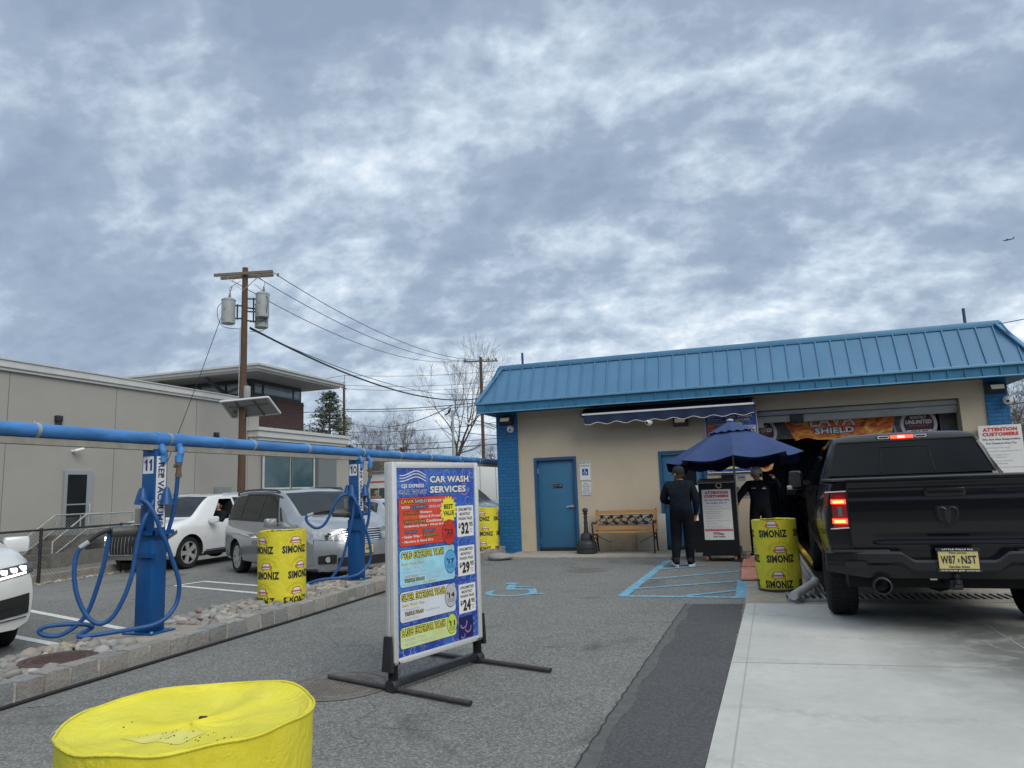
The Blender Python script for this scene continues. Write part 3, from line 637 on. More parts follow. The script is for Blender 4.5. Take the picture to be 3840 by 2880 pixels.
# employees-only plate
t = thing('door_sign', 'small black employees only plate on the blue door', 'sign', (-4.06, 15.655, 1.41))
m = MB(); m.box(-.105, .105, -.006, 0, 0, .085, .003); part('plate', m, M_INK, t)
m = MB(); m.M = Matrix.Translation((0, -.0075, 0)) @ FACE; m.text('Employees', -.09, .045, .11, .026, 0); m.text('Only', -.09, .012, .045, .026, 0); m.ring(.068, .042, 0, .015, .024, 14, None, 0, 4.2); part('lettering', m, mat('gold_print', (0.42, 0.35, 0.16), .4), t, smooth=False)
# reserved parking signs
t = thing('parking_sign', 'white reserved parking sign with a blue wheelchair square beside the door', 'sign', (-3.405, 15.595, 1.55))
m = MB(); m.M = FACE; m.prism([(-.13 + .02 * (1 - cos(a)) if 0 else px, pz) for px, pz in ((-.135, .02), (-.115, 0), (.115, 0), (.135, .02), (.135, .42), (.115, .44), (-.115, .44), (-.135, .42))], -.003, .003); part('plate', m, M_SIGNW, t)
m = MB(); m.M = Matrix.Translation((0, -.0045, 0)) @ FACE; m.text('RESERVED', -.115, .375, .23, .042, 0, bold=.012); m.text('PARKING', -.105, .305, .21, .042, 0, bold=.012)
for q in ((-.128, -.122, .02, .42), (.122, .128, .02, .42)): m.flat([(q[0], q[2]), (q[1], q[2]), (q[1], q[3]), (q[0], q[3])], 0)
for q in ((-.115, .115, .007, .013), (-.115, .115, .427, .433)): m.flat([(q[0], q[2]), (q[1], q[2]), (q[1], q[3]), (q[0], q[3])], 0)
part('lettering', m, M_GREEN, t, smooth=False)
m = MB(); m.M = Matrix.Translation((0, -.0045, 0)) @ FACE; m.flat([(-.068, .115), (.068, .115), (.068, .26), (-.068, .26)], 0, 0)
m.ring(-.004, .168, .001, .026, .034, 20, 1, radians(140), radians(390)); m.disc(-.012, .238, .001, .011, 12, 1)
for i, (p, q, w) in enumerate((((-.012, .225), (-.006, .178), .012), ((-.008, .182), (.028, .180), .010), ((.027, .185), (.042, .140), .010), ((-.010, .206), (.02, .205), .008))): m.flat(stripe(p, q, w), .0012 + i * .0002, 1)
part('wheelchair_symbol', m, [mat('sign_blue', (0.012, 0.07, 0.38), .5), M_SIGNW], t, smooth=False)
t = thing('penalty_sign', 'smaller white penalty notice below the reserved parking sign', 'sign', (-3.395, 15.595, 1.225))
m = MB(); m.M = FACE; m.prism([(-.115, .015), (-.10, 0), (.10, 0), (.115, .015), (.115, .295), (.10, .31), (-.10, .31), (-.115, .295)], -.003, .003); part('plate', m, M_SIGNW, t)
m = MB(); m.M = Matrix.Translation((0, -.0045, 0)) @ FACE
for s_, y, w in (('PENALTY', .252, .10), ('$250 1st OFFENSE', .215, .15), ('SUBSEQUENT OFFENSES', .182, .18), ('$250 MIN. AND/OR', .15, .15), ('UP TO 90 DAYS', .118, .13), ('COMMUNITY SERVICE', .086, .17), ('TOW-AWAY ZONE', .025, .18)): m.text(s_, -w / 2, y, w, .022, 0, bold=.01)
for q in ((-.105, .105, .064, .069), (-.105, .105, .006, .010), (-.105, .105, .30, .304), (-.109, -.105, .01, .30), (.105, .109, .01, .30)): m.flat([(q[0], q[2]), (q[1], q[2]), (q[1], q[3]), (q[0], q[3])], 0)
part('lettering', m, M_NAVY, t, smooth=False)
# wall lights and cameras
def wall_light(x, z, label, lit=False):
    t = thing('wall_light', label, 'wall light', (x, 15.555, z), 0, 'floodlights under the eaves')
    m = MB(); m.add([(-.16, 0, .08), (.16, 0, .08), (.16, 0, -.10), (-.16, 0, -.10), (-.15, -.14, .08), (.15, -.14, .08), (.13, -.20, -.04), (-.13, -.20, -.04)], [(0, 1, 5, 4), (4, 5, 6, 7), (0, 4, 7, 3), (1, 2, 6, 5), (3, 7, 6, 2), (0, 3, 2, 1)]); m.box(-.05, .05, -.02, .01, .06, .14)
    part('housing', m, mat('lamp_bronze', (0.045, 0.043, 0.042), .5), t, smooth=False)
    m = MB(); m.add([(-.11, -.158, .055), (.11, -.158, .055), (.105, -.202, -.028), (-.105, -.202, -.028)], [(0, 1, 2, 3)]); part('lens', m, mat('lamp_lens', (0.55, 0.55, 0.5), .2, emis=(.9, .85, .7), es=.08), t, smooth=False)
wall_light(-5.18, 2.99, 'bronze floodlight at the top of the brick pier by the kerb'); wall_light(-1.26, 2.72, 'bronze floodlight on the tan wall below the blue awning'); wall_light(4.60, 2.98, 'bronze floodlight on the brick pier beside the tunnel mouth')
def cctv(x, y, z, label, tilt=0):
    t = thing('security_camera', label, 'camera', (x, y, z), tilt, 'dome cameras on the car wash')
    m = MB(); m.M = Matrix.Rotation(pi / 2, 4, 'X'); m.lathe([(.075, -.02), (.085, .0), (.08, .04), (.06, .055), (.058, .06)], 24); part('base', m, M_WHITE, t)
    m = MB(); m.M = Matrix.Translation((0, -.065, -.01)) @ Matrix.Rotation(pi / 2 + .25, 4, 'X'); m.lathe([(.056, -.02), (.058, .01), (.048, .04), (.03, .052), (0.001, .056)], 20); part('eyeball', m, M_WHITE, t)
    m = MB(); m.M = Matrix.Translation((0, -.118, -.024)) @ Matrix.Rotation(pi / 2 + .25, 4, 'X'); m.cyl((0, 0, 0), (0, 0, .008), .026, n=16); part('lens', m, M_BLACK, t)
cctv(-5.10, 15.55, 2.79, 'white dome camera on the brick pier by the kerb', .2); cctv(-1.88, 15.2, 2.73, 'white dome camera hanging under the blue awning', -.3); cctv(4.77, 15.5, 2.74, 'white dome camera on the brick pier beside the tunnel mouth', -.3)
# roof vents
for x, h, lb in ((-4.85, .42, 'short blue vent pipe above the end of the roof nearest the pole'), (4.35, .45, 'short blue vent pipe above the end of the roof over the tunnel')):
    m = MB(); m.cyl((0, 0, -.1), (0, 0, .08), .035, n=12); m.cyl((0, 0, .08), (0, 0, h), .028, n=12); m.M = Matrix.Identity(4)
    solo('vent_pipe', m, mat('vent_dark_blue', (.04, .06, .16), .5), lb, 'pipe', 'vent pipes on the roof', (x, 15.9, 4.2))
# awning
A = thing('awning', 'navy retractable awning with white front bar and scalloped valance above the wall', 'awning', (-1.5, 15.6, 0))
m = MB(); m.M = Matrix.Translation((1.5, -15.6, 0)); m.box(-3.34, .26, 15.38, 15.58, 3.0, 3.12, .02); m.box(-3.36, -3.30, 15.1, 15.5, 2.93, 3.06); m.box(.22, .28, 15.1, 15.5, 2.93, 3.06); m.cyl((-3.33, 15.42, 3.07), (.25, 15.42, 3.07), .05); part('cassette', m, mat('awning_case', (.035, .045, .10), .5), A)
m = MB(); m.M = Matrix.Translation((1.5, -15.6, 0)); m.grid(lambda u, v: (-3.28 + 3.5 * u, 15.42 - .30 * v, 3.115 - .13 * v - .012 * sin(v * pi)), 24, 4); m.grid(lambda u, v: (-3.28 + 3.5 * u, 15.42 - .30 * v, 3.10 - .13 * v - .012 * sin(v * pi)), 24, 4, flip=True); part('canopy', m, mat('awning_navy', (.014, .026, .070), .85, var=.15, vs=4, bump=.1, bs=200), A)
m = MB(); m.M = Matrix.Translation((1.5, -15.6, 0)); m.box(-3.30, .25, 15.085, 15.12, 2.945, 2.985, .006); part('front_bar', m, M_WHITE, A)
m = MB(); m.M = Matrix.Translation((1.5, -15.6, 0)); sc = lambda u: .022 * sin(u * 3.5 / .40 * 2 * pi)
fn = lambda u, v: (-3.26 + 3.5 * u, 15.10 - .02 * sin(u * 40) * v, 2.944 - v * (.185 + sc(u)))
m.grid(fn, 120, 5, 0); m.tube([Vector(fn(i / 120, 1)) + Vector((0, -.004, 0)) for i in range(121)], .0055, 6, mi=1)
part('valance', m, [MATS['awning_navy'], M_WHITE], A)
# price boards are built in the next section
# bench
Bn = thing('bench', 'park bench with wood slats and a leafy metal back panel against the tan wall', 'bench', (-2.52, 15.13, 0.03), 0)
M_BW = mat('bench_wood', (.42, .22, .075), .5, var=.25, vs=6, stretch=(.6, 6, 6)); M_BI = mat('bench_iron', (.045, .03, .028), .6, metal=.4, var=.2, vs=20)
m = MB()
for k in range(4): m.box(-.66, .66, -.26 + k * .115, -.17 + k * .115, .405, .43, .004)
part('seat', m, M_BW, Bn)
m = MB(); tl = .20
def bk(x0, x1, z0, z1): m.add([(x0, .17 + (z0 - .43) * tl - .015, z0), (x1, .17 + (z0 - .43) * tl - .015, z0), (x1, .17 + (z1 - .43) * tl - .015, z1), (x0, .17 + (z1 - .43) * tl - .015, z1), (x0, .2 + (z0 - .43) * tl, z0), (x1, .2 + (z0 - .43) * tl, z0), (x1, .2 + (z1 - .43) * tl, z1), (x0, .2 + (z1 - .43) * tl, z1)], [(0, 1, 2, 3), (7, 6, 5, 4), (0, 4, 5, 1), (3, 2, 6, 7), (0, 3, 7, 4), (1, 5, 6, 2)])
bk(-.66, .66, .46, .53); bk(-.66, .66, .79, .86); bk(-.66, -.60, .531, .789); bk(.60, .66, .531, .789); part('back_frame', m, M_BW, Bn, smooth=False)
m = MB(); rb = random.Random(2)
vine = [(-.58 + i * .1055, .19 + .02 * 0, .66 + .075 * sin(i * 2.1)) for i in range(12)]; yy = lambda z: .18 + (z - .43) * tl
m.tube([(x, yy(z), z) for x, _, z in spline(vine, 6)], .011, 6); m.tube([(x, yy(1.32 - z), 1.32 - z) for x, _, z in spline(vine, 6)], .009, 6)
for i in range(11):
    x = -.52 + i * .105; z = .66 + .07 * (-1) ** i; m.obox((x, yy(z) - .005, z), (.075, .012, .065), (.2, rb.uniform(-.6, .6), 0), .005); z2 = .66 + .04 * (-1) ** (i + 1); m.obox((x + .05, yy(z2), z2), (.05, .01, .04), (.2, rb.uniform(-.9, .9), 0), .004)
m.obox((0, yy(.57), .57), (1.2, .012, .012)); m.obox((0, yy(.76), .76), (1.2, .012, .012)); part('back_panel', m, M_BI, Bn)
for s_ in (-1, 1):
    m = MB(); x = s_ * .63
    m.tube(spline([(x, -.30, 0), (x, -.26, .22), (x, -.25, .40), (x, -.30, .60), (x, -.22, .64), (x, .05, .60), (x, .24, .66)], 5), .016, 8); m.tube(spline([(x, .30, 0), (x, .2, .22), (x, .19, .42), (x, .25, .66), (x, .29, .88)], 5), .017, 8); m.bar((x, -.26, .385), (x, .2, .385), .03, .03); m.tube(spline([(x, -.25, .2), (x, -.05, .32), (x, .2, .2)], 5), .01, 6)
    part('leg', m, M_BI, Bn)
m = MB(); m.bar((-.63, .0, .37), (-.3, .0, .20), .012); m.bar((.63, 0, .37), (.3, 0, .20), .012); m.bar((-.63, .1, .39), (.63, .1, .39), .02); part('stretcher', m, M_BI, Bn)
# board leaning behind bench
m = MB(); m.box(-.34, .28, -.02, 0, 0, .76, .004); o = solo('leaning_board', m, mat('board_white', (.50, .48, .43), .7, var=.15, vs=4), 'off-white board leaning on the wall behind the bench', 'board', None, (-1.99, 15.53, 0.03)); o.rotation_euler = (radians(-4), 0, 0)
# cigarette receptacle
t = thing('smokers_post', 'black cigarette receptacle post with a bell base beside the blue door', 'ash post', (-3.32, 15.0, .03))
M_PL = mat('receptacle_black', (.030, .034, .038), .55, var=.15, vs=8)
m = MB(); m.lathe([(.21, 0), (.222, .02), (.222, .07), (.212, .08), (.222, .095), (.222, .15), (.212, .16), (.215, .2), (.19, .245), (.13, .27), (.125, .275), (.13, .29), (.125, .35), (.11, .40), (.07, .425)], 36); part('base', m, M_PL, t)
m = MB(); m.lathe([(.052, .42), (.045, .5), (.038, .62), (.05, .63), (.05, .645), (.036, .66), (.034, .74), (.046, .75), (.046, .765), (.032, .775), (.032, .80), (.055, .82), (.055, .832), (.03, .84)], 24); part('post', m, M_PL, t)
m = MB(); m.lathe([(.028, .84), (.05, .858), (.06, .885), (.055, .915), (.035, .938), (.001, .945)], 24); part('knob', m, M_PL, t)
# ================================================================== PRICE BOARDS
g = NT('board_blue_print'); v = g.coord(); n1 = g.noise(v, 2.2, 3, 0.5, 0.6)
base = g.ramp(n1, [(0.3, (0.016, 0.030, 0.20)), (0.5, (0.022, 0.075, 0.40)), (0.7, (0.06, 0.19, 0.55))])
for sc_, lo_ in ((7.0, 0.36), (12.0, 0.38)):
    d = g.n('ShaderNodeTexVoronoi', {'Vector': v, 'Scale': sc_, 'Randomness': 0.9}).outputs['Distance']
    rg = g.mathn('MULTIPLY', g.mrange(d, lo_ - .07, lo_, 0, .55), g.mrange(d, lo_, lo_ + .02, 1, 0)); base = g.mixc(rg, base, (0.22, 0.30, 0.66))
g.out(base, 'Base Color'); g.b.inputs['Roughness'].default_value = 0.3; M_BLUEP = g.m
def pmat(n, c, **k): return mat(n, c, k.pop('rough', .35), **k)
M_PR = pmat('panel_red', (.60, .062, .035), var=.25, vs=3); M_PG = pmat('panel_sky', (.30, .60, .74), var=.35, vs=4); M_PS = pmat('panel_silver', (.62, .66, .73), var=.12, vs=4); M_PB = pmat('panel_lime', (.58, .68, .30), var=.15, vs=4)
M_YEL = pmat('print_yellow', (.78, .70, .04)); M_LAV = pmat('print_lavender', (.50, .53, .66)); M_ORG = pmat('print_orange', (.65, .22, .03)); M_GOLD = pmat('print_gold', (.52, .42, .08)); M_CYAN = pmat('print_sky_blue', (.10, .36, .68)); M_BRED = pmat('badge_red', (.52, .04, .03)); M_BUB = pmat('bubble_print', (.20, .26, .58)); M_BUBP = pmat('bubble_pink', (.30, .18, .42)); M_DPATCH = pmat('decal_dark_blue', (.010, .012, .085))
def menu_art(t, w, h, M0):
    def mk(name, mt, fn, par=None):
        m = MB(); m.M = M0; fn(m); return part(name, m, mt, par or t, smooth=False)
    X = lambda u: u * w; Y = lambda v: (1 - v) * h
    def T(m, s, u0, v0, u1, v1, z, mi=None, bold=.0, shear=0.0): m.text(s, X(u0), Y(v1), X(u1) - X(u0), Y(v0) - Y(v1), z, mi, bold, shear)
    mk('poster', M_BLUEP, lambda m: m.flat([(0, 0), (w, 0), (w, h), (0, h)], 0))
    rb = random.Random(6)
    def bub(m):
        for u, v, r, mi in ((.88, .03, .05, 0), (.95, .06, .045, 1), (.62, .04, .04, 0), (.86, .13, .055, 1), (.90, .20, .04, 0), (.72, .20, .035, 0), (.96, .38, .05, 1), (.80, .44, .05, 0), (.95, .46, .035, 0), (.74, .60, .05, 1), (.96, .66, .045, 0), (.86, .70, .05, 1), (.95, .80, .055, 0), (.78, .88, .06, 1), (.90, .90, .05, 0), (.97, .94, .04, 0), (.70, .97, .05, 1), (.10, .975, .05, 0), (.17, .985, .035, 0), (.32, .99, .03, 1), (.05, .15, .04, 0)):
            R = r * w; m.ring(min(max(X(u), R + .003), w - R - .003), min(max(Y(v), R + .003), h - R - .003), .0006, R * .80, R, 26, mi, rb.uniform(0, 2), rb.uniform(4.2, 6.3))
    mk('bubble_print', [M_BUB, M_BUBP], bub)
    def logo(m):
        for dz, (y0, a) in enumerate(((.045, .020), (.062, .018), (.030, .022))):
            p = [(X(.04 + .31 * k / 14), Y(y0 + .012 - .018 * sin(k / 14 * pi) * (1 - k / 30) + a * .5 * sin(k / 14 * 2 * pi + .4)), .001) for k in range(15)]
            m.tube(p, w * .005, 4)
        m.text('CJS EXPRESS', X(.06), Y(.118), X(.27), h * .026, .0013, None, .03); 
    mk('logo', M_SIGNW, logo)
    def logo2(m): m.text('CAR WASH', X(.035), Y(.150), X(.33), h * .028, .0012, 0, .06, .25); m.text('CAR WASH', X(.038), Y(.1495), X(.324), h * .0265, .0017, 1, .012, .25)
    mk('logo', [M_SIGNW, M_NAVY], logo2)
    def head(m):
        for s, v0, v1, u1 in (('CAR WASH', .045, .092, .925), ('SERVICES', .103, .150, .885)):
            T(m, s, .395, v0, u1, v1, .0010, 0, .07); T(m, s, .402, v0 + .004, u1 - .007, v1 - .004, .0016, 1, .035)
    mk('heading', [M_INK, M_SIGNW], head)
    def panel(v0, v1, mt, lines):
        def base_(m): m.rrect(X(.025), X(.705), Y(v1), Y(v0), w * .03, .0008, 1); m.rrect(X(.030), X(.700), Y(v1) + .004, Y(v0) - .004, w * .028, .0013, 0)
        p = mk('service_panel', [mt, M_INK], base_)
        mats_ = [M_INK, M_YEL, M_SIGNW, M_LAV, M_ORG, M_GOLD, M_CYAN]
        def tx(m):
            for s, u0, a, u1, b, c, o in lines:
                if o: T(m, s, u0 - .006, a - .0035, u1 + .006, b + .0035, .0018, 0, .12)
                T(m, s, u0, a, u1, b, .0025, c, .005 if o else .025)
        mk('lettering', mats_, tx, p); return p
    p1 = panel(.162, .428, M_PR, [('LAVA', .055, .178, .20, .196, 1, 1), ('SHIELD', .215, .178, .36, .196, 2, 1), ('EXTERIOR WASH', .375, .180, .665, .195, 2, 0), ('WITH', .055, .212, .15, .226, 2, 0), ('CERAMIC', .17, .211, .36, .227, 6, 1), ('SEALANT', .385, .212, .58, .227, 3, 0),
        ('LAVA BATH', .085, .241, .255, .256, 4, 1), ('Shampoo', .275, .241, .42, .258, 2, 0), ('HOT WAX', .085, .266, .245, .281, 4, 0), ('(Shine & Protect)', .265, .265, .55, .283, 2, 0), ('TRIPLE FOAM', .085, .291, .33, .306, 5, 1), ('Conditioner', .35, .290, .555, .306, 2, 0), ('Underbody Rinse • Wheel Brite', .085, .314, .585, .330, 2, 0),
        ('Ceramic', .09, .342, .23, .358, 6, 1), ('Sealant', .31, .342, .45, .358, 6, 1), ('• Sealer Wax •', .06, .369, .29, .384, 2, 0), ('Tire Shine', .31, .369, .48, .384, 5, 1), ('• Machine & Hand Dry', .06, .396, .43, .413, 2, 0)])
    panel(.443, .642, M_PG, [('GOLD EXTERIOR WASH', .05, .456, .555, .492, 1, 1), ('Basic Wash Plus:', .05, .510, .31, .526, 5, 0), ('• Wheel Brite', .05, .533, .25, .549, 3, 0), ('• Underbody Rinse', .05, .556, .34, .572, 3, 0), ('HOT WAX', .085, .579, .235, .592, 4, 0), ('(Shine & Protect)', .255, .577, .52, .594, 3, 0), ('TRIPLE FOAM', .085, .600, .31, .613, 5, 1), ('Conditioner', .33, .599, .52, .613, 3, 0), ('• Sealer Wax •', .05, .619, .27, .634, 3, 0), ('Tire Shine', .29, .619, .44, .634, 5, 0)])
    panel(.660, .822, M_PS, [('SILVER EXTERIOR WASH', .05, .674, .56, .710, 1, 1), ('Basic Wash Plus:', .05, .724, .31, .740, 5, 0), ('• Wheel Brite', .05, .747, .25, .763, 3, 0), ('TRIPLE FOAM', .085, .771, .29, .785, 5, 1), ('Conditioner', .31, .771, .50, .785, 3, 0), ('• Sealer Wax', .05, .794, .24, .810, 3, 0)])
    panel(.842, .955, M_PB, [('BASIC EXTERIOR WASH', .05, .853, .555, .889, 1, 1), ('• Exterior Wash', .05, .901, .31, .917, 3, 0), ('• Machine & Hand Dry', .05, .925, .42, .942, 3, 0)])
    def badge(u, v, r, mt, price, col):
        def f(m): m.disc(X(u), Y(v), .0028, r * w * 1.05, 30, 1, r * w * 1.35); m.disc(X(u), Y(v), .0032, r * w, 30, 0, r * w * 1.28)
        b = mk('price_badge', [mt, M_INK], f)
        def f2(m): m.text('$', X(u - r * .72), Y(v - .006), r * w * .3, h * .016, .0037, None, .02); m.text(price, X(u - r * .38), Y(v + .014), r * w * 1.0, h * .03, .0037, None, .04); m.text('PER WASH', X(u - r * .6), Y(v + .026), r * w * 1.2, h * .008, .0037); m.text('TAX INCLUDED', X(u - r * .6), Y(v + .037), r * w * 1.2, h * .008, .0037)
        mk('lettering', M_INK, f2, b)
    badge(.635, .372, .085, M_BRED, '22', 0); badge(.645, .540, .075, M_CYAN, '17', 0); badge(.640, .728, .075, pmat('badge_silver', (.45, .46, .50)), '14', 0); badge(.645, .885, .062, pmat('badge_lime', (.50, .62, .10)), '11', 0)
    def burst(m):
        pts = [(X(.635) + w * (.115 if k % 2 else .088) * cos(k * pi / 18), Y(.248) + w * (.115 if k % 2 else .088) * sin(k * pi / 18) * 1.12) for k in range(36)]; m.flat(pts, .003, 0)
        T(m, 'BEST', .575, .213, .695, .241, .0036, 1, .04); T(m, 'VALUE', .565, .250, .705, .278, .0036, 1, .04)
    mk('starburst', [M_YEL, M_INK], burst)
    for v0, v1, pr_ in ((.228, .408, '32'), (.462, .634, '29'), (.682, .846, '24')):
        c = mk('price_card', M_SIGNW, lambda m: m.flat([(X(.745), Y(v1)), (X(.975), Y(v1)), (X(.975), Y(v0)), (X(.745), Y(v0))], .0011)); k = (v1 - v0)
        def tx(m):
            T(m, 'UNLIMITED', .765, v0 + k * .07, .955, v0 + k * .17, .0017, 0, .03); T(m, 'MONTHLY', .785, v0 + k * .22, .935, v0 + k * .32, .0017, 0, .03); T(m, 'WASH PASS', .765, v0 + k * .37, .955, v0 + k * .47, .0017, 0, .03)
            T(m, '$', .763, v0 + k * .56, .795, v0 + k * .74, .0017, 0, .03); T(m, pr_, .80, v0 + k * .54, .905, v0 + k * .93, .0017, 0, .055); T(m, '95', .912, v0 + k * .54, .962, v0 + k * .70, .0017, 0, .04); T(m, 'PLUS', .918, v0 + k * .76, .955, v0 + k * .81, .0017, 0); T(m, 'TAX', .922, v0 + k * .84, .952, v0 + k * .89, .0017, 0)
        mk('lettering', M_INK, tx, c)
    def dk(m):
        m.flat([(X(.735), Y(.985)), (X(.93), Y(.985)), (X(.93), Y(.865)), (X(.735), Y(.865))], .0012, 0)
        for u, v, r in ((.80, .90, .05), (.86, .93, .045), (.79, .965, .03)): m.ring(X(u), Y(v), .0017, r * w * .72, r * w, 22, 1, 3.4, 6.6)
    mk('dark_decal', [M_DPATCH, M_BUBP], dk)
PB = thing('price_board', 'freestanding framed price board on springs listing car wash services', 'sign', (-2.44, 5.385, 0), radians(71.8))
menu_art(PB, .94, 1.42, Matrix.Translation((-.47, -.0335, .22)) @ FACE)
m = MB(); fw = .045
for x0, x1, z0, z1 in ((-.518, -.468, .19, 1.68), (.468, .518, .19, 1.68), (-.4675, .4675, .19, .232), (-.4675, .4675, 1.632, 1.68)): m.box(x0, x1, -.045, .045, z0, z1, .008)
m.box(-.464, .464, -.032, .032, .236, 1.624); m.box(-.53, -.5255, -.012, .012, .2, 1.67); part('frame', m, M_ALU, PB)
m = MB(); m.box(-.51, .51, -.03, .03, .03, .085, .004); part('base_bar', m, M_BLACKM, PB)
for s_ in (-1, 1):
    m = MB(); x = s_ * .49
    for k in range(12): m.lathe([(.031, 0), (.040, .004), (.031, .0085)], 16, (x, 0, .087 + k * .0095))
    m.cyl((x, 0, .08), (x, 0, .205), .027, n=14); part('spring', m, M_BLACKM, PB)
    m = MB(); xx = s_ * .542; m.add([(xx - .015, -.05, .15), (xx + .015, -.05, .15), (xx + .015, .05, .15), (xx - .015, .05, .15), (xx - .01, -.04, .40), (xx + .01, -.04, .40), (xx + .01, .03, .40), (xx - .01, .03, .40)], [(0, 3, 2, 1), (4, 5, 6, 7), (0, 1, 5, 4), (1, 2, 6, 5), (2, 3, 7, 6), (3, 0, 4, 7)]); m.box(x - .06, x + .06, -.045, .045, .195, .21); part('bracket', m, M_BLACKM, PB, smooth=False)
    ft = MB(); ft.tube([(x, -.74, .024), (x, .72, .024)], .018, 12); f_ = part('foot', ft, mat('foot_steel', (.055, .048, .052), .55, var=.3, vs=12), PB)
    h = MB(); h.M = Matrix.Translation((x, 0, .04)) @ Matrix.Rotation(pi / 2, 4, 'Y'); h.lathe([(.001, -.035), (.05, -.035), (.055, -.02), (.055, .02), (.05, .035), (.001, .035)], 20, closed=False); part('hub', h, M_BLACKM, f_)
    for yy_ in (-.742, .722):
        h = MB(); h.cyl((x, yy_ - .002, .027), (x, yy_ + .002, .027), .015, n=10); part('end_cap', h, M_INK, f_)
# price board on the wall
WB = thing('price_board', 'blue price board on the wall half hidden behind the navy umbrella', 'sign', (-.235, 15.55, 1.62))
menu_art(WB, 1.03, 1.22, Matrix.Translation((-.515, -.012, 0)) @ FACE)
m = MB(); m.box(-.53, .53, -.008, .04, -.02, 1.235); part('backing', m, M_WHITE, WB, smooth=False)
# notice art shared by the stand and the wall sign
def notice_art(t, w, h, M0):
    def mk(name, mt, fn, par=None): m = MB(); m.M = M0; fn(m); return part(name, m, mt, par or t, smooth=False)
    p = mk('sign_panel', M_SIGNW, lambda m: m.flat([(0, 0), (w, 0), (w, h), (0, h)], 0))
    def tx(m):
        def T(s, u0, v0, u1, v1, mi, bold=.0): m.text(s, u0 * w, (1 - v1) * h, (u1 - u0) * w, (v1 - v0) * h, .0012, mi, bold)
        T('ATTENTION', .10, .035, .90, .092, 0, .07); T('CUSTOMERS', .08, .105, .92, .162, 0, .07); T('We Are Not Responsible', .06, .195, .94, .232, 1, .04); T('For Damage Due To:', .15, .255, .85, .29, 1, .04)
        for v, s, u in ((.325, '• Open Windows & Moon Roofs', .68), (.375, '• Automatic/Rain Sensing Wipers Left On', .94), (.43, '• Loose or Damaged Mirrors,', .66), (.465, 'Bumpers, Moldings, Etc.', .60), (.52, '• Antennas That Are Not Fully', .70), (.555, 'Retracted or Removed', .58), (.615, '• Luggage Carriers, Bike & Ski Racks, Etc.', .95), (.67, '• Magnets & Decals', .48), (.72, '• Non-Factory Installed Parts', .70), (.755, '(Mud Guards, Wind Deflectors, Etc.)', .86)): T(s, .06 if s[0] == '•' else .10, v, u, v + .024, 2, .0)
        m.flat([(.02 * w, .172 * h), (.98 * w, .172 * h), (.98 * w, .212 * h), (.02 * w, .212 * h)], .0010, 0); m.text('Pickup Area Must Be Free Of All Objects & Debris', .04 * w, .181 * h, .92 * w, .022 * h, .0016, 3)
        for k, (a, c) in enumerate(((.115, 1), (.128, 0), (.139, 1))): m.tube([((.30 + .36 * i / 10) * w, (a + .012 * sin(i / 10 * 5)) * h, .0012) for i in range(11)], w * .006, 4, mi=c)
        T('CJS EXPRESS', .32, .89, .68, .912, 0, .04); T('CAR WASH', .29, .925, .70, .955, 1, .05)
    mk('lettering', [M_RED, M_NAVY, M_GREY, M_SIGNW], tx, p); return p
WS = thing('notice_sign', 'large white attention customers notice on the brick pier behind the pickup truck', 'sign', (4.57, 15.50, 1.02))
notice_art(WS, .70, 1.26, Matrix.Translation((-.35, -.01, 0)) @ FACE)
m = MB(); m.box(-.352, .352, -.008, .012, -.002, 1.262); part('backing', m, M_WHITE, WS, smooth=False)
# ---- stand with notice
CT = thing('attendant_stand', 'black rolling attendant stand with a white attention customers notice and orange castors', 'stand', (-.545, 13.80, 0), radians(-2))
m = MB(); m.add([(-.315, -.21, .13), (.315, -.21, .13), (.315, .28, .13), (-.315, .28, .13), (-.315, -.21, 1.40), (.315, -.21, 1.40), (.315, .28, 1.47), (-.315, .28, 1.47)], [(0, 3, 2, 1), (4, 5, 6, 7), (0, 1, 5, 4), (1, 2, 6, 5), (2, 3, 7, 6), (3, 0, 4, 7)]); m.box(-.33, .33, -.23, .30, .105, .128); part('cabinet', m, mat('cabinet_black', (.012, .012, .015), .6, spec=.25, var=.2, vs=5), CT, smooth=False)
m = MB(); m.add([(-.33, -.235, 1.40), (.33, -.235, 1.40), (.33, .30, 1.475), (-.33, .30, 1.475), (-.33, -.235, 1.415), (.33, -.235, 1.415), (.33, .30, 1.49), (-.33, .30, 1.49)], [(0, 3, 2, 1), (4, 5, 6, 7), (0, 1, 5, 4), (1, 2, 6, 5), (2, 3, 7, 6), (3, 0, 4, 7)]); part('lid', m, mat('lid_grey', (.30, .30, .27), .6, var=.2, vs=6), CT, smooth=False)
notice_art(CT, .51, .90, Matrix.Translation((-.262, -.218, .385)) @ FACE)
for x in (-.25, .25):
    for y in (-.17, .24):
        w_ = MB(); w_.M = Matrix.Translation((x, y, .055)) @ Matrix.Rotation(pi / 2, 4, 'Y'); w_.lathe([(.02, -.018), (.052, -.018), (.056, -.01), (.056, .01), (.052, .018), (.02, .018)], 20, closed=False); w_.lathe([(.001, -.019), (.021, -.019), (.021, .019), (.001, .019)], 12, closed=False)
        cs = part('castor', w_, mat('castor_orange', (.45, .13, .04), .5), CT); h = MB(); h.box(x - .032, x + .032, y - .035, y + .035, .095, .104); h.box(x - .03, x - .022, y - .025, y + .025, .05, .096); h.box(x + .022, x + .03, y - .025, y + .025, .05, .096); part('fork', h, M_GALV, cs, smooth=False)
m = MB(); m.M = Matrix.Translation((.05, -.225, 1.355)) @ Matrix.Rotation(pi / 2, 4, 'X'); m.tube([(.045 * cos(a * pi / 12), .045 * sin(a * pi / 12), 0) for a in range(25)], .012, 8); solo('tape_roll', m, mat('tape_tan', (.42, .34, .20), .6), 'tan roll of tape hanging from the lip of the attendant stand', 'tape', None, (-.545, 13.80, 0), radians(-2))
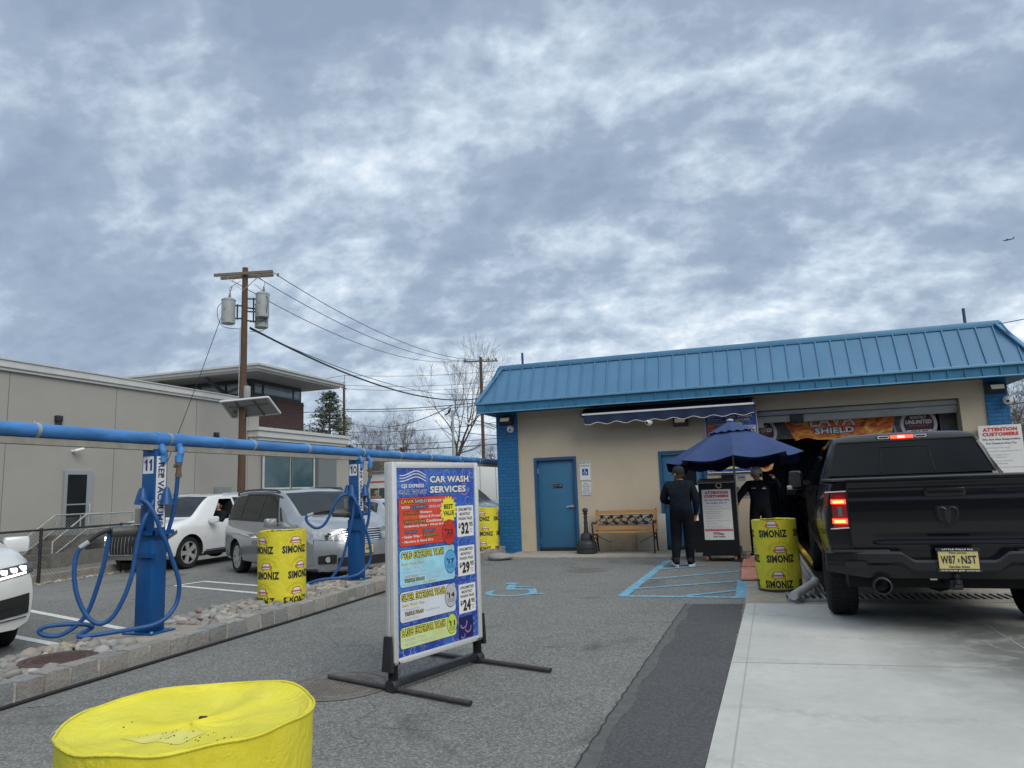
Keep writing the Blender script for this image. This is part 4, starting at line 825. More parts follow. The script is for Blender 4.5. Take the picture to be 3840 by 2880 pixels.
m = MB(); m.tube(spline([(-.10, -.06, 0), (-.05, -.03, .004), (0, -.07, .004), (.07, -.05, .004), (.02, -.02, .005), (-.06, -.06, .006)], 5), .008, 6); o = solo('strap', m, M_BLACK, 'black strap lying on the grey lid of the attendant stand', 'strap', None, (-.545, 13.80, 1.432), radians(-2)); o.rotation_euler = (radians(8), 0, radians(-2))
# bin behind the stand
m = MB(); m.lathe([(.17, 0), (.21, .72), (.225, .73), (.225, .76), (.19, .76), (.16, .05), (.001, .05)], 4, closed=False); m.M = Matrix.Identity(4)
solo('waste_bin', m, M_BLACK, 'black waste bin against the wall behind the attendant stand', 'bin', None, (-.98, 15.1, .03), radians(45), smooth=False)
# ---- umbrella
U = thing('umbrella', 'navy patio umbrella standing by the attendant stand', 'umbrella', (-.215, 13.76, 0))
m = MB(); m.cyl((0, 0, .02), (0, 0, 2.56), .019, n=12); part('pole', m, mat('pole_grey', (.30, .31, .29), .45, metal=.4, var=.2, vs=8), U)
m = MB(); m.lathe([(.24, 0), (.24, .03), (.06, .06), (.04, .09), (.03, .26), (.001, .26)], 24, closed=False); part('base', m, M_BLACKM, U)
def canopy(R, z0, z1, nseg, sag, ph, off=0.0):
    def f(u, v):
        a = u * nseg; k = a - math.floor(a); th = ph + 2 * pi * u; c = cos((k - .5) * 2 * pi / nseg) / cos(pi / nseg); c = 1 / (cos((k - .5) * 2 * pi / nseg) / cos(pi / nseg)) if c else 1
        r = R * v * c * (1 - .10 * sin(k * pi) * v * v); z = z0 + (z1 - z0) * v - sag * sin(k * pi) * v * v + off; tilt = .045 * r * cos(th)
        return (r * cos(th), r * sin(th), z + tilt)
    return f
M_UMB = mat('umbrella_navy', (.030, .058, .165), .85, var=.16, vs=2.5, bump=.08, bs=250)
m = MB(); f = canopy(1.22, 2.50, 1.86, 8, .06, -pi / 2 + .02); m.grid(lambda u, v: f(u, .10 + .9 * v), 96, 14); m.grid(lambda u, v: (lambda p: (p[0] * .997, p[1] * .997, p[2] - .006))(f(u, .10 + .9 * v)), 96, 14, flip=True); part('canopy', m, M_UMB, U, ang=25)
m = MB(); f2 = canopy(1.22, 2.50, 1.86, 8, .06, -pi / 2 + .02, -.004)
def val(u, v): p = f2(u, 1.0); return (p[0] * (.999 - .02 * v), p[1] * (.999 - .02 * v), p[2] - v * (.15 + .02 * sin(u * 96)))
m.grid(lambda u, v: val(.26 + .49 * u, v), 110, 3); part('valance', m, mat('umbrella_navy_shaded', (.012, .02, .085), .9, var=.2, vs=5), U)  # far valance: same navy cloth, with the shade of its inside painted in
m = MB(); f3 = canopy(1.22, 2.525, 1.885, 8, .02, -pi / 2 + .02, .02); m.grid(lambda u, v: (lambda p: (p[0], p[1], p[2] - .012 * (v > .9) * (sin(u * 100))))(f3(u, .0 + .34 * v)), 96, 5); part('vent_cap', m, M_UMB, U, ang=25)
m = MB(); m.lathe([(.06, 2.53), (.06, 2.55), (.04, 2.565), (.001, 2.57)], 14, closed=False); part('finial', m, mat('finial_grey', (.42, .44, .46), .5), U)
for k in range(8):
    m = MB(); p = f(k / 8, 1.0); m.bar((0, 0, 2.46), (p[0] * .985, p[1] * .985, p[2] - .02), .014, .02); q = f(k / 8, .5); m.bar((0, 0, 1.98), (q[0], q[1], q[2] - .03), .01, .012); part('rib', m, M_BLACK, U, smooth=False)
# ---- payment kiosk in the wall
K = thing('payment_kiosk', 'grey payment window and card reader panel in the tan wall below the blue price board', 'kiosk', (-.25, 15.6, 1.1))
m = MB(); m.box(-.30, .30, -.012, .06, -.03, .52, .006); m.box(-.30, .30, -.05, -.014, .49, .53, .004); part('panel', m, mat('kiosk_grey', (.36, .35, .32), .5, var=.12, vs=6), K)
m = MB(); m.box(-.26, -.01, -.02, -.013, .28, .46); part('screen', m, M_GLASS, K); m = MB(); m.box(.06, .22, -.02, -.013, .33, .44); part('card_reader', m, M_GREY, K); m = MB(); m.M = Matrix.Translation((.075, -.0215, .372)) @ FACE; m.text('OPEN', 0, 0, .13, .034, 0, bold=.06); part('lettering', m, M_NAVY, K, smooth=False)
m = MB(); m.box(.12, .27, -.02, -.013, .02, .22); m.box(.0, .08, -.03, -.013, .06, .2); part('keypad', m, mat('keypad_dark', (.10, .10, .10), .5), K)
# red stop lamp beside kiosk
t = thing('stop_sign_lamp', 'round red button sign with a yellow rim at the edge of the tunnel mouth', 'sign', (.37, 15.50, 1.76))
m = MB(); m.M = FACE; m.disc(0, 0, 0, .17, 30, 0); m.disc(0, 0, .002, .11, 30, 1); part('face', m, [mat('rim_yellow', (.55, .36, .10), .5), mat('stop_red', (.36, .012, .02), .4)], t, smooth=False); m = MB(); m.box(-.14, .14, .004, .05, -.14, .14); part('backing', m, M_RED, t)
# ---- tunnel banner
BN = thing('tunnel_banner', 'orange lava banner reading LAVA SHIELD hanging inside the tunnel mouth', 'banner', (1.97, 16.02, 2.215))
g = NT('lava_print'); v = g.coord((1, 1, 1)); n = g.noise(g.coord((1.4, 1, 3.2), rot=(0, .25, 0)), 2.1, 7, .62, 1.6)
base = g.ramp(n, [(.30, (.10, .02, .012)), (.42, (.55, .085, .02)), (.52, (.80, .24, .03)), (.62, (.88, .52, .08)), (.74, (.90, .76, .30))]); g.out(base, 'Base Color'); g.b.inputs['Roughness'].default_value = .5; M_LAVA = g.m
g = NT('rock_print'); v = g.coord(); d = g.n('ShaderNodeTexVoronoi', {'Vector': v, 'Scale': 9.0}).outputs['Distance']; base = g.mixc(g.noise(v, 6, 6, .7), (.02, .025, .03), (.20, .22, .24)); g.out(g.mixc(g.mrange(d, 0, .6, 0, .6), base, (.012, .014, .018)), 'Base Color'); M_ROCK = g.m
wv = lambda x: .03 * sin(x * 6.5) + .012 * sin(x * 15)
def strip(m, xa, xb, za, zb, slant_a, slant_b, mi, n=40):
    def fn(u, v): x = (xa + slant_a * (1 - v)) * (1 - u) + (xb + slant_b * (1 - v)) * u; z = (za + (wv(x) if mi == 0 else 0)) * (1 - v) + zb * v; return (x, 0, z)
    m.grid(fn, n, 3, mi)
m = MB(); strip(m, -1.16, 1.00, 0.0, .46, .22, -.14, 0); m.box(-1.75, 1.7, .004, .01, .04, .50, 0, 1)
part('banner_cloth', m, [M_LAVA, M_ROCK], BN, smooth=False)
m = MB(); m.M = Matrix.Translation((0, -.004, 0)) @ FACE
m.text('LAVA', -.66, .245, .92, .27, 0, 1, .10); m.text('LAVA', -.63, .26, .86, .24, .002, 0, .02); m.text('SHIELD', -.57, .10, .78, .135, .003, 2, .13); m.text('SHIELD', -.555, .11, .75, .118, .005, 3, .04)
part('lettering', m, [M_SIGNW, pmat('lava_red', (.62, .05, .03)), M_INK, pmat('shield_silver', (.62, .66, .74))], BN, smooth=False)
for cx in (1.38, -1.62):
    m = MB(); m.M = Matrix.Translation((0, -.003, 0)) @ FACE; m.disc(cx, .20, 0, .33, 36, 0); m.disc(cx, .20, .002, .27, 36, 1); m.flat([(cx - .24, .0), (cx + .24, .0), (cx + .22, .085), (cx - .22, .085)], .004, 3)
    m.text('MONTHLY', cx - .15, .305, .30, .06, .004, 3, .03, .2); m.text('UNLIMITED', cx - .235, .205, .47, .08, .004, 3, .04, .2); m.text('PLANS STARTING AT', cx - .17, .155, .34, .028, .004, 2); m.text('$24.95', cx - .16, .012, .32, .065, .006, 4, .05)
    part('round_badge', m, [pmat('badge_chrome', (.55, .55, .58)), pmat('badge_maroon', (.07, .014, .034)), M_ORG, M_SIGNW, M_INK], BN, smooth=False)
# ---- rubber mats and conveyor
for k, (x, y, rz) in enumerate(((.21, 13.33, -.01), (.20, 11.68, .01))):
    m = MB(); m.box(-.40, .40, -.70, .70, 0, .03, .008)
    for i in range(-8, 9): m.box(i * .046 - .008, i * .046 + .008, -.68, .68, .03, .038)
    solo('ramp_mat', m, mat('mat_pink', (.52, .235, .175), .85, var=.25, vs=6), ('faded red ribbed mat beside the attendant stand', 'faded red ribbed mat behind the yellow drum by the truck')[k], 'mat', 'red ribbed mats', (x, y, .012), rz)
CV = thing('conveyor', 'steel wheel guide rail and drain grating at the tunnel entrance', 'conveyor', (.6, 9.5, 0))
m = MB(); m.M = Matrix.Translation((-.6, -9.5, 0)); m.tube(spline([(.40, 9.02, .10), (.66, 9.66, .15), (.70, 9.80, .17)], 4), .050, 14); part('guide_nose', m, mat('worn_white_steel', (.50, .49, .50), .55, var=.3, vs=9), CV)
m = MB(); m.M = Matrix.Translation((-.6, -9.5, 0)); m.tube([(.70, 9.78, .18), (.705, 11.5, .19), (.71, 17.0, .2)], .028, 12); m.box(.655, .70, 9.9, 17, .02, .15); m.box(.78, .80, 9.9, 17, .02, .06); part('guide_rail', m, M_RAIL, CV)
for k in range(16):
    m = MB(); m.M = Matrix.Translation((-.6, -9.5, 0)); y = 12.2 + k * .3; m.M = m.M @ Matrix.Translation((.86, y, .10)) @ Matrix.Rotation(pi / 2, 4, 'Y'); m.lathe([(.001, -.03), (.055, -.03), (.06, 0), (.055, .03), (.001, .03)], 14, closed=False); part('roller', m, mat('roller_yellow', (.55, .36, .02), .5, var=.3, vs=20), CV)
m = MB(); m.M = Matrix.Translation((-.6, -9.5, 0)); m.flat([(.34, 9.22), (2.95, 9.36), (2.95, 9.86), (.34, 9.74)], .0075, 0)
m.bar((.34, 9.22, .022), (2.97, 9.36, .022), .03, .03, mi=1); m.bar((.34, 9.74, .022), (2.97, 9.87, .022), .03, .03, mi=1)
for k in range(34): x = .38 + k * .077; m.bar((x, 9.235 + (x - .34) * .0536, .02), (x - .02, 9.73 + (x - .34) * .05, .02), .022, .022, mi=1)
part('drain_grating', m, [M_DARK, M_RAIL], CV, smooth=False)
m = MB(); m.M = Matrix.Translation((-.6, -9.5, 0)); m.box(.80, 1.02, 9.95, 17, .005, .05); m.box(.95, 1.02, 9.95, 17, .05, .12); part('track', m, M_BLACKM, CV, smooth=False)

# ================================================================== YELLOW DRUMS
M_TARP = NT('tarp_yellow'); g = M_TARP; v = g.coord(); n1 = g.noise(v, 5, 5, .6, .8); n2 = g.noise(g.coord((1, 1, .6)), 7, 4, .6, 1.4)
base = g.mixc(g.mrange(n1, .3, .7, 0, 1), (.66, .58, .025), (.75, .68, .055)); base = g.mixc(g.mrange(g.noise(v, 16, 5, .75), .62, .76, 0, .5), base, (.40, .36, .10)); g.out(base, 'Base Color'); g.b.inputs['Roughness'].default_value = .5; g.b.inputs['Specular IOR Level'].default_value = .4
rid = g.mathn('ABSOLUTE', g.mathn('SUBTRACT', n2, .5)); g.bump(g.mathn('ADD', g.mathn('MULTIPLY', rid, -1.5), g.mathn('MULTIPLY', g.noise(v, 160, 2), .05)), .40, .025); M_TARP = g.m
M_EMBR = mat('emblem_red', (.42, .05, .03), .5); M_EMBP = mat('emblem_pink', (.45, .16, .22), .5); M_EMBO = mat('emblem_orange', (.62, .24, .03), .5)
def wr(th, z, seed): return .006 * mnoise.noise(Vector((cos(th) * 2.5, sin(th) * 2.5, z * 4 + seed))) + .003 * mnoise.noise(Vector((cos(th) * 7, sin(th) * 7, z * 9 + seed)))
def drum(x, y, z0, r, h, ph, label, closed=False, row0=.06, tilt=(0, 0), seed=0, flare=0.02, pitch=.466):
    D = thing('drum', label, 'drum', (x, y, z0), 0, 'drums in yellow printed covers'); D.rotation_euler = (tilt[0], tilt[1], 0)
    Rf = lambda th, z: r * (1 + flare * (z / h - .5)) + wr(th, z, seed) - (.012 if z < .03 else 0) + (0.004 * sin(th * 9 + seed) * max(0, (z / h - .8)) * 4)
    m = MB(); n = 96; nz = 34
    m.grid(lambda u, v: (Rf(2 * pi * u, v * h) * sin(2 * pi * u), -Rf(2 * pi * u, v * h) * cos(2 * pi * u), v * h + (.012 * mnoise.noise(Vector((cos(2 * pi * u) * 2, sin(2 * pi * u) * 2, seed + 3)))) * (v > .99)), n, nz)
    part('cover', m, M_TARP, D, ang=60)
    if closed:
        m = MB()
        def top(u, v):
            th = 2 * pi * u; rad = Rf(th, h) * v; zz_ = h + .012 * mnoise.noise(Vector((cos(th) * 2, sin(th) * 2, seed + 3)))
            px, py = rad * sin(th), -rad * cos(th); w_ = .030 * (1 - v ** 2) * 0 - .026 * (1 - v ** 3) + .005 * mnoise.noise(Vector((px * 2.6, py * 2.6, 5))) * (1 - v ** 6) - .010 * abs(mnoise.noise(Vector((px * 5 + py * 3, py * 1.5, 9)))) * (1 - v ** 6)
            return (px, py, zz_ + w_ + (.008 if .93 < v < .99 else 0))
        m.grid(top, 96, 26, flip=False); part('cover_top', m, M_TARP, D, ang=60)
        m = MB(); rd = random.Random(12); sp = []
        def sit(px, py): v = sqrt(px * px + py * py) / r; u = (atan2(px, -py) / (2 * pi)) % 1; return top(u, v)
        m.tube([Vector((1.006 * Rf(2 * pi * k / 96, h) * sin(2 * pi * k / 96), -1.006 * Rf(2 * pi * k / 96, h) * cos(2 * pi * k / 96), h + .003 + .012 * mnoise.noise(Vector((cos(2 * pi * k / 96) * 2, sin(2 * pi * k / 96) * 2, seed + 3))))) for k in range(97)], .0035, 6); part('seam', m, M_TARP, D)
        m = MB()
        for k in range(30):
            a = rd.gauss(.05, .085); b = rd.gauss(-.10, .045); p = sit(a, b); m.obox((p[0], p[1], p[2] + .001), (rd.uniform(.002, .006), rd.uniform(.0015, .004), .0015), (0, 0, rd.uniform(0, 3)))
        p = sit(.0, .045); m.obox((p[0], p[1], p[2] + .004), (.024, .011, .008), (0, 0, .3), .003); part('dirt_specks', m, mat('dirt_brown', (.05, .032, .015), .9), D, smooth=False)
        m = MB(); P_ = [sit(a, b) for a, b in ((-.10, -.14), (.11, -.15), (.10, -.05), (-.02, -.045))]; m.grid(lambda u, v: (lambda q: (q[0], q[1], q[2] + .0010))(sit(-.10 + .2 * u + .04 * v * (1 - u), -.155 + .10 * v)), 14, 8); part('tape_patch', m, mat('tape_pale_yellow', (.72, .66, .13), .4), D)
        m = MB()
        for a, L_ in ((-1.35, .03), (-1.15, .022), (-.9, .018), (2.9, .02)):
            for q in range(3):
                th = a + rd.uniform(-.06, .06); p = Vector((r * sin(th), -r * cos(th), h)); m.tube(spline([p, p + Vector((rd.uniform(-.3, .3), rd.uniform(-.3, .3), rd.uniform(.2, .6))) * L_, p + Vector((sin(th) * .8 + rd.uniform(-.5, .5), -cos(th) * .8, rd.uniform(-.9, .3))) * L_], 3), .0005, 4)
        part('loose_threads', m, mat('thread_white', (.6, .6, .5), .8), D)
    else:
        m = MB(); m.lathe([(r * 1.0, h - .01), (r * .955, h - .012), (r * .94, h - .035), (.001, h - .03)], 48, closed=False); part('lid', m, mat('drum_lid_grey', (.33, .33, .31), .5, var=.3, vs=7), D)
        m = MB(); rd = random.Random(seed + 40)
        for k in range(30):
            th = rd.uniform(0, 6.28); q0 = Vector((r * .99 * sin(th), -r * .99 * cos(th), h - .004)); q1 = Vector((r * .80 * sin(th + .2), -r * .80 * cos(th + .2), h - .022 + rd.uniform(0, .02))); q2 = Vector((r * .99 * sin(th + .35), -r * .99 * cos(th + .35), h - .004)); m.add([q0, q1, q2], [(0, 1, 2)])
        m.obox((r * .1, -r * .1, h - .02), (r * .9, .03, .012), (0, 0, .4)); part('folded_rim', m, [M_TARP], D, smooth=False)
        m = MB(); m.lathe([(r * .97, -.0), (r * .985, .025), (r * .97, .028)], 40, closed=False); part('drum_foot', m, mat('drum_dark', (.05, .05, .05), .6), D)
    def bend(mb):
        b = bmesh.new(); bv = [b.verts.new(q) for q in mb.v]; lay = b.faces.layers.int.new('mi')
        for q, k in zip(mb.f, mb.mi):
            try: fc = b.faces.new([bv[i] for i in q]); fc[lay] = k
            except ValueError: pass
        xs_ = [q[0] for q in mb.v]; t_ = min(xs_)
        while t_ < max(xs_):   # slice so the print hugs the curved cover
            bmesh.ops.bisect_plane(b, geom=list(b.verts) + list(b.edges) + list(b.faces), plane_co=(t_, 0, 0), plane_no=(1, 0, 0)); t_ += .025
        b.verts.index_update(); mb.mi = [q[lay] for q in b.faces]; mb.f = [tuple(v.index for v in q.verts) for q in b.faces]; out = []
        for v in b.verts:
            a, b_, c_ = v.co; th = a / r + ph; R_ = Rf(th, min(b_, h)) + .0022 + c_; out.append((R_ * sin(th), -R_ * cos(th), b_))
        mb.v = out; b.free()
    pit = pitch; s_ = pit / .466; mt = MB(); me_ = MB(); span = 1.35 * r
    rows = [row0 + k * .318 for k in range(-1, 4)]
    for ri, zb in enumerate(rows):
        for ci in range(-4, 5):
            s0 = ci * pit + (-.03, .0, .055, -.02, .03)[ri]
            if abs(s0) > span + .2: continue
            if zb > -.02 and zb + .098 < h - .01:
                mt.text('SIMONIZ', s0 - .180 * s_, max(zb, .008), .36 * s_, .098 - max(0, .008 - zb), 0, None, .05)
                for q in (-.045, .078): mt.flat([(s0 + q * s_ - .016, zb + .116), (s0 + q * s_, zb + .103), (s0 + q * s_ + .016, zb + .116)], 0)
            ze = zb + .128
            if ze < .01 or ze + .085 > h: continue
            e = me_; e.rrect(s0 - .088, s0 + .088, ze, ze + .042, .019, 0, 0); e.flat([(s0 - .068, ze + .03), (s0 + .068, ze + .03), (s0 + .060, ze + .068), (s0 + .045, ze + .082), (s0 - .045, ze + .082), (s0 - .060, ze + .068)], .0004, 0)
            e.flat([(s0 - .056, ze + .040), (s0 + .056, ze + .040), (s0 + .048, ze + .066), (s0 + .038, ze + .073), (s0 - .038, ze + .073), (s0 - .048, ze + .066)], .0008, 1); e.flat([(s0 - .056, ze + .006), (s0 + .056, ze + .006), (s0 + .056, ze + .020), (s0 - .056, ze + .020)], .0008, 1); e.flat([(s0 - .056, ze + .022), (s0 + .056, ze + .022), (s0 + .056, ze + .033), (s0 - .056, ze + .033)], .0009, 2)
            for q in (-.070, .070): e.disc(s0 + q, ze + .020, .0009, .013, 12, 3)
            for k in range(17):
                a = pi * (k + .5) / 17; r1, r2 = .118, .150
                if ze + .03 + r2 * .8 > h - .012: r2 = .130
                e.flat([(s0 + cos(a - .010) * r1, ze + .02 + sin(a - .010) * r1 * .82), (s0 + cos(a - .010) * r2, ze + .02 + sin(a - .010) * r2 * .82), (s0 + cos(a + .010) * r2, ze + .02 + sin(a + .010) * r2 * .82), (s0 + cos(a + .010) * r1, ze + .02 + sin(a + .010) * r1 * .82)], .0, 4)
    bend(mt); bend(me_); part('lettering', mt, M_INK, D, smooth=False); part('car_emblem', me_, [M_EMBR, M_SIGNW, M_EMBP, M_EMBO, M_INK], D, smooth=False)
    return D
drum(-1.585, 1.77, 0, .335, .835, 1.12, 'yellow covered drum with a sagging closed top nearest the camera', True, .42, (0, 0), 3, pitch=.52)
drum(-5.89, 8.13, .09, .305, .92, 1.28, 'yellow covered drum standing on the river stones beside the silver minivan', False, .0, (0, 0), 7)
drum(-5.60, 15.0, .09, .30, .95, .20, 'yellow covered drum at the end of the bed against the blue brick pier', False, .03, (0, 0), 11)
drum(.30, 10.18, .012, .278, .90, -.06, 'yellow covered drum beside the rear of the pickup truck', False, .045, (0, radians(-1.0)), 15)

# ================================================================== VACUUM LINE
PL = thing('overhead_pipe', 'long faded blue vacuum pipe carried on a steel channel above the posts', 'pipe', (-5.95, 0, 0))
PX = 0.0
m = MB(); m.cyl((PX, -2, 2.108), (PX, 17.3, 2.108), .064, n=28); part('main_pipe', m, M_PIPE, PL)
def sleeve(y0, y1): m = MB(); m.lathe([(.064, 0), (.072, .004), (.072, y1 - y0 - .004), (.064, y1 - y0)], 28, closed=False); m.v = [(v[0], y0 + v[2], v[1] + 2.108) for v in m.v]; return m
for py in (6.03, 10.15, 14.25):
    for y0, y1 in ((py - .05, py + .10), (py + .20, py + .34), (py + .95, py + 1.05)): part('coupling_sleeve', sleeve(y0, y1), M_PIPE, PL)
    for dx, pts in ((.0, [(.0, .05, 2.07), (.05, .02, 2.03), (.10, .0, 1.975), (.092, .02, 1.93), (.082, .02, 1.86)]), (0, [(.03, .28, 2.07), (.09, .24, 2.02), (.17, .18, 1.965), (.17, .165, 1.93), (.163, .162, 1.86)])):
        m = MB(); m.tube(spline([(a - .02, py + b, c) for a, b, c in pts], 6), [.036] * 13 + [.036] * 4 + [.036] * 8, 18); e = pts[-1]; m.tube([(e[0] - .02, py + e[1], 1.925), (e[0] - .02, py + e[1], 1.855)], .041, 18); part('drop_elbow', m, M_PIPE, PL)
    m = MB(); m.M = Matrix.Translation((0, py + .16, 2.108)); m.v = []
    part('strap', (lambda q: q)(sleeve(py + .135, py + .165)), M_GALV, PL)
for y in (1.2, 2.9, 4.63, 7.55, 8.75, 11.6, 12.9, 15.6): 
    s1 = sleeve(y, y + .035); s1.box(-.06, .03, y + .005, y + .03, 2.02, 2.042); s1.cyl((-.02, y + .017, 2.17), (-.02, y + .017, 2.20), .012, n=8); part('strap', s1, M_GALV, PL)
m = MB(); m.box(-.045, .035, -2, 17.3, 2.032, 2.040); m.box(-.045, -.037, -2, 17.3, 1.982, 2.0315); m.box(.027, .035, -2, 17.3, 1.982, 2.0315); m.box(-.036, .026, -2, 17.3, 1.986, 1.992); part('channel_beam', m, M_BEAM, PL, smooth=False)
def hose(t, pts, r=.022, k=8, name='hose'): m = MB(); m.tube(spline(pts, k), r, 12); return part(name, m, M_HOSE, t)
def vac_post(num, loc, label, hoses, cuff, noz, can):
    V = thing('vacuum_post', label, 'vacuum post', loc, 0, 'blue vacuum posts')
    m = MB(); m.box(-.085, .085, -.085, .085, .02, 1.865, .006); m.box(-.088, .088, -.088, .088, 1.8655, 1.874); part('post', m, M_VAC, V)
    m = MB(); m.box(-.10, .10, -.10, .10, .02, .93, .008); part('lower_sleeve', m, M_VAC, V)
    m = MB(); m.box(-.19, .19, -.16, .16, 0, .018, .004); part('base_plate', m, M_VAC, V)
    m = MB()
    for x in (-.155, .155):
        for y in (-.125, .125): m.cyl((x, y, .018), (x, y, .032), .014, n=6)
    part('anchor_bolt', m, M_GALV, V)
    m = MB(); m.M = Matrix.Translation((0, -.0875, 0)) @ FACE; m.flat([(-.072, 1.62), (.068, 1.62), (.068, 1.80), (-.072, 1.80)], 0); q = part('number_plate', m, M_SIGNW, V, smooth=False)
    m = MB(); m.M = Matrix.Translation((0, -.0885, 0)) @ FACE; one = lambda x: m.flat([(x + px * .045, 1.65 + pz * .12) for px, pz in ((.42, 0), (.95, 0), (.95, 1), (.55, 1), (.05, .80), (.05, .62), (.42, .72))], 0)
    if num == '11': one(-.055); one(.005)
    elif num == '10': one(-.055); m.M = m.M @ Matrix.Translation((.03, 1.71, 0)) @ Matrix.Diagonal((.52, 1, 1, 1)); m.ring(0, 0, 0, .034, .060, 28)
    else: m.text(num, -.03, 1.65, .06, .12, 0, None, .04)
    part('lettering', m, mat('number_navy', (.02, .05, .20), .5), q, smooth=False)
    m = MB(); m.M = Matrix.Translation((.0875, 0, 0)) @ FACEX; m.flat([(-.068, 1.06), (.068, 1.06), (.068, 1.80), (-.068, 1.80)], 0); q = part('side_plate', m, M_SIGNW, V, smooth=False)
    m = MB(); m.text('FREE VACUUMS', 0, 0, .70, .085, 0, None, .03); m.v = [(-.0425 + b, 1.78 - a, 0) for a, b, c in m.v]; m.f = m.f; m.v = [tuple(Matrix.Translation((.0885, 0, 0)) @ FACEX @ Vector(p)) for p in m.v]; part('lettering', m, mat('number_navy', (.02, .05, .20), .5), q, smooth=False)
    for cx, cy in ((-.15, -.02), (.02, -.165), (.15, .02)):
        m = MB(); s_ = 1.0
        m.grid(lambda u, v: (lambda a, rr_: (rr_ * cos(a), rr_ * sin(a), 1.455 - .165 * v + .018 * sin(pi * u)))(2 * pi * u, .022 + .046 * v ** .8), 20, 5); m.lathe([(.001, 1.478), (.014, 1.474), (.024, 1.452)], 20, closed=False); m.v = [(a + cx, b + cy, c) for a, b, c in m.v]; part('hose_hook', m, M_VAC, V)
        m = MB(); m.bar((cx, cy, 1.31), (cx * .4, cy * .4, 1.31), .05, .012); part('hook_arm', m, M_GALV, V, smooth=False)
    m = MB(); m.box(-.17, .16, -.12, -.10, .985, 1.03); m.box(-.17, -.15, -.12, .10, .985, 1.03); m.box(-.10, .18, -.13, -.11, .76, .80); m.box(.12, .15, -.12, .14, .985, 1.03); part('hose_bracket', m, M_VAC, V, smooth=False)
    m = MB(); m.box(-.19, -.11, -.06, .05, 1.10, 1.26, .004); part('control_box', m, mat('box_grey', (.30, .29, .27), .5), V)
    a, b = Vector(can[0]), Vector(can[1]); d = (a - b).normalized()
    m = MB(); m.tube([b, b + d * .03, b + d * .04, a - d * .01, a], [.060, .066, .060, .058, .048], 20); c = part('nozzle_holder', m, mat('holder_grey', (.075, .075, .075), .45, var=.15, vs=9), V); m = MB(); m.cyl(b, b - d * .05, .062, n=20); part('holder_cap', m, M_BLACK, c)
    m = MB(); m.tube(spline(noz, 6), [.021] * (6 * (len(noz) - 1)) + [.03], 12); part('nozzle', m, M_BLACK, V)
    m = MB(); m.cyl(cuff[0], cuff[1], .024, n=14); part('hose_cuff', m, mat('cuff_grey', (.38, .42, .45), .5), V)
    for (ax, ay) in ((.06, .02), (.163, .16)):
        m = MB(); M_BRN = mat('coupler_brown', (.125, .088, .068), .75, var=.35, vs=30); m.cyl((ax, ay, 1.745), (ax, ay, 1.575), .027, n=16); m.cyl((ax, ay, 1.745), (ax, ay, 1.70), .034, n=16); m.cyl((ax, ay, 1.625), (ax, ay, 1.575), .032, n=16); m.cyl((ax, ay, 1.70), (ax - .04, ay - .03, 1.70), .02, n=10); part('coupler', m, M_BRN, V)
    for h in hoses: hose(V, h)
    return V
H11 = [[(0.055, 0.019, 1.58), (0.060, -0.029, 1.422), (0.071, -0.112, 1.257), (0.061, -0.179, 1.143), (0.024, -0.201, 0.982), (0.009, -0.216, 0.837), (-0.012, -0.235, 0.61), (-0.057, -0.28, 0.389), (-0.132, -0.339, 0.208), (-0.216, -0.408, 0.155), (-0.303, -0.48, 0.241), (-0.377, -0.537, 0.447), (-0.409, -0.555, 0.671), (-0.405, -0.537, 0.848), (-0.372, -0.504, 0.917)],
    [(0.015, -0.165, 1.33), (0.055, -0.213, 1.353), (0.126, -0.184, 1.293), (0.189, -0.151, 1.162), (0.208, -0.104, 1.018), (0.227, -0.057, 0.925), (0.243, 0.028, 0.718), (0.265, 0.092, 0.535), (0.26, 0.115, 0.403), (0.241, 0.097, 0.266), (0.217, 0.002, 0.154), (0.17, -0.113, 0.101), (0.074, -0.235, 0.085), (-0.07, -0.348, 0.07), (-0.196, -0.473, 0.062), (-0.279, -0.554, 0.059), (-0.33, -0.53, .07), (-0.382, -0.375, 0.09), (-0.366, -0.359, 0.118), (-0.42, -0.412, 0.146), (-0.533, -0.522, 0.164), (-0.642, -0.63, 0.16), (-0.683, -0.669, 0.12), (-0.639, -0.627, 0.075), (-0.557, -0.546, 0.066), (-0.469, -0.46, 0.134), (-0.414, -0.377, 0.254), (-0.351, -0.344, 0.464), (-0.286, -0.322, 0.734), (-0.243, -0.309, 1.044)],
    [(0.158, 0.155, 1.576), (0.133, 0.159, 1.33), (0.096, 0.15, 1.124), (0.054, 0.137, 0.956), (0.031, 0.143, 0.803), (-0.006, 0.135, 0.6), (-0.051, 0.128, 0.447)]]
vac_post('11', (-5.97, 6.03, .118), 'blue vacuum post number 11 with hoses hanging in wide loops to the ground', H11, [(-0.389, -0.521, 0.902), (-0.334, -0.467, 0.956)], [(-0.337, -0.471, 0.954), (-0.271, -0.406, 1.028), (-0.2, -0.336, 1.065)], [(-0.235, -0.30, 1.038), (-0.093, -0.119, 1.036)])
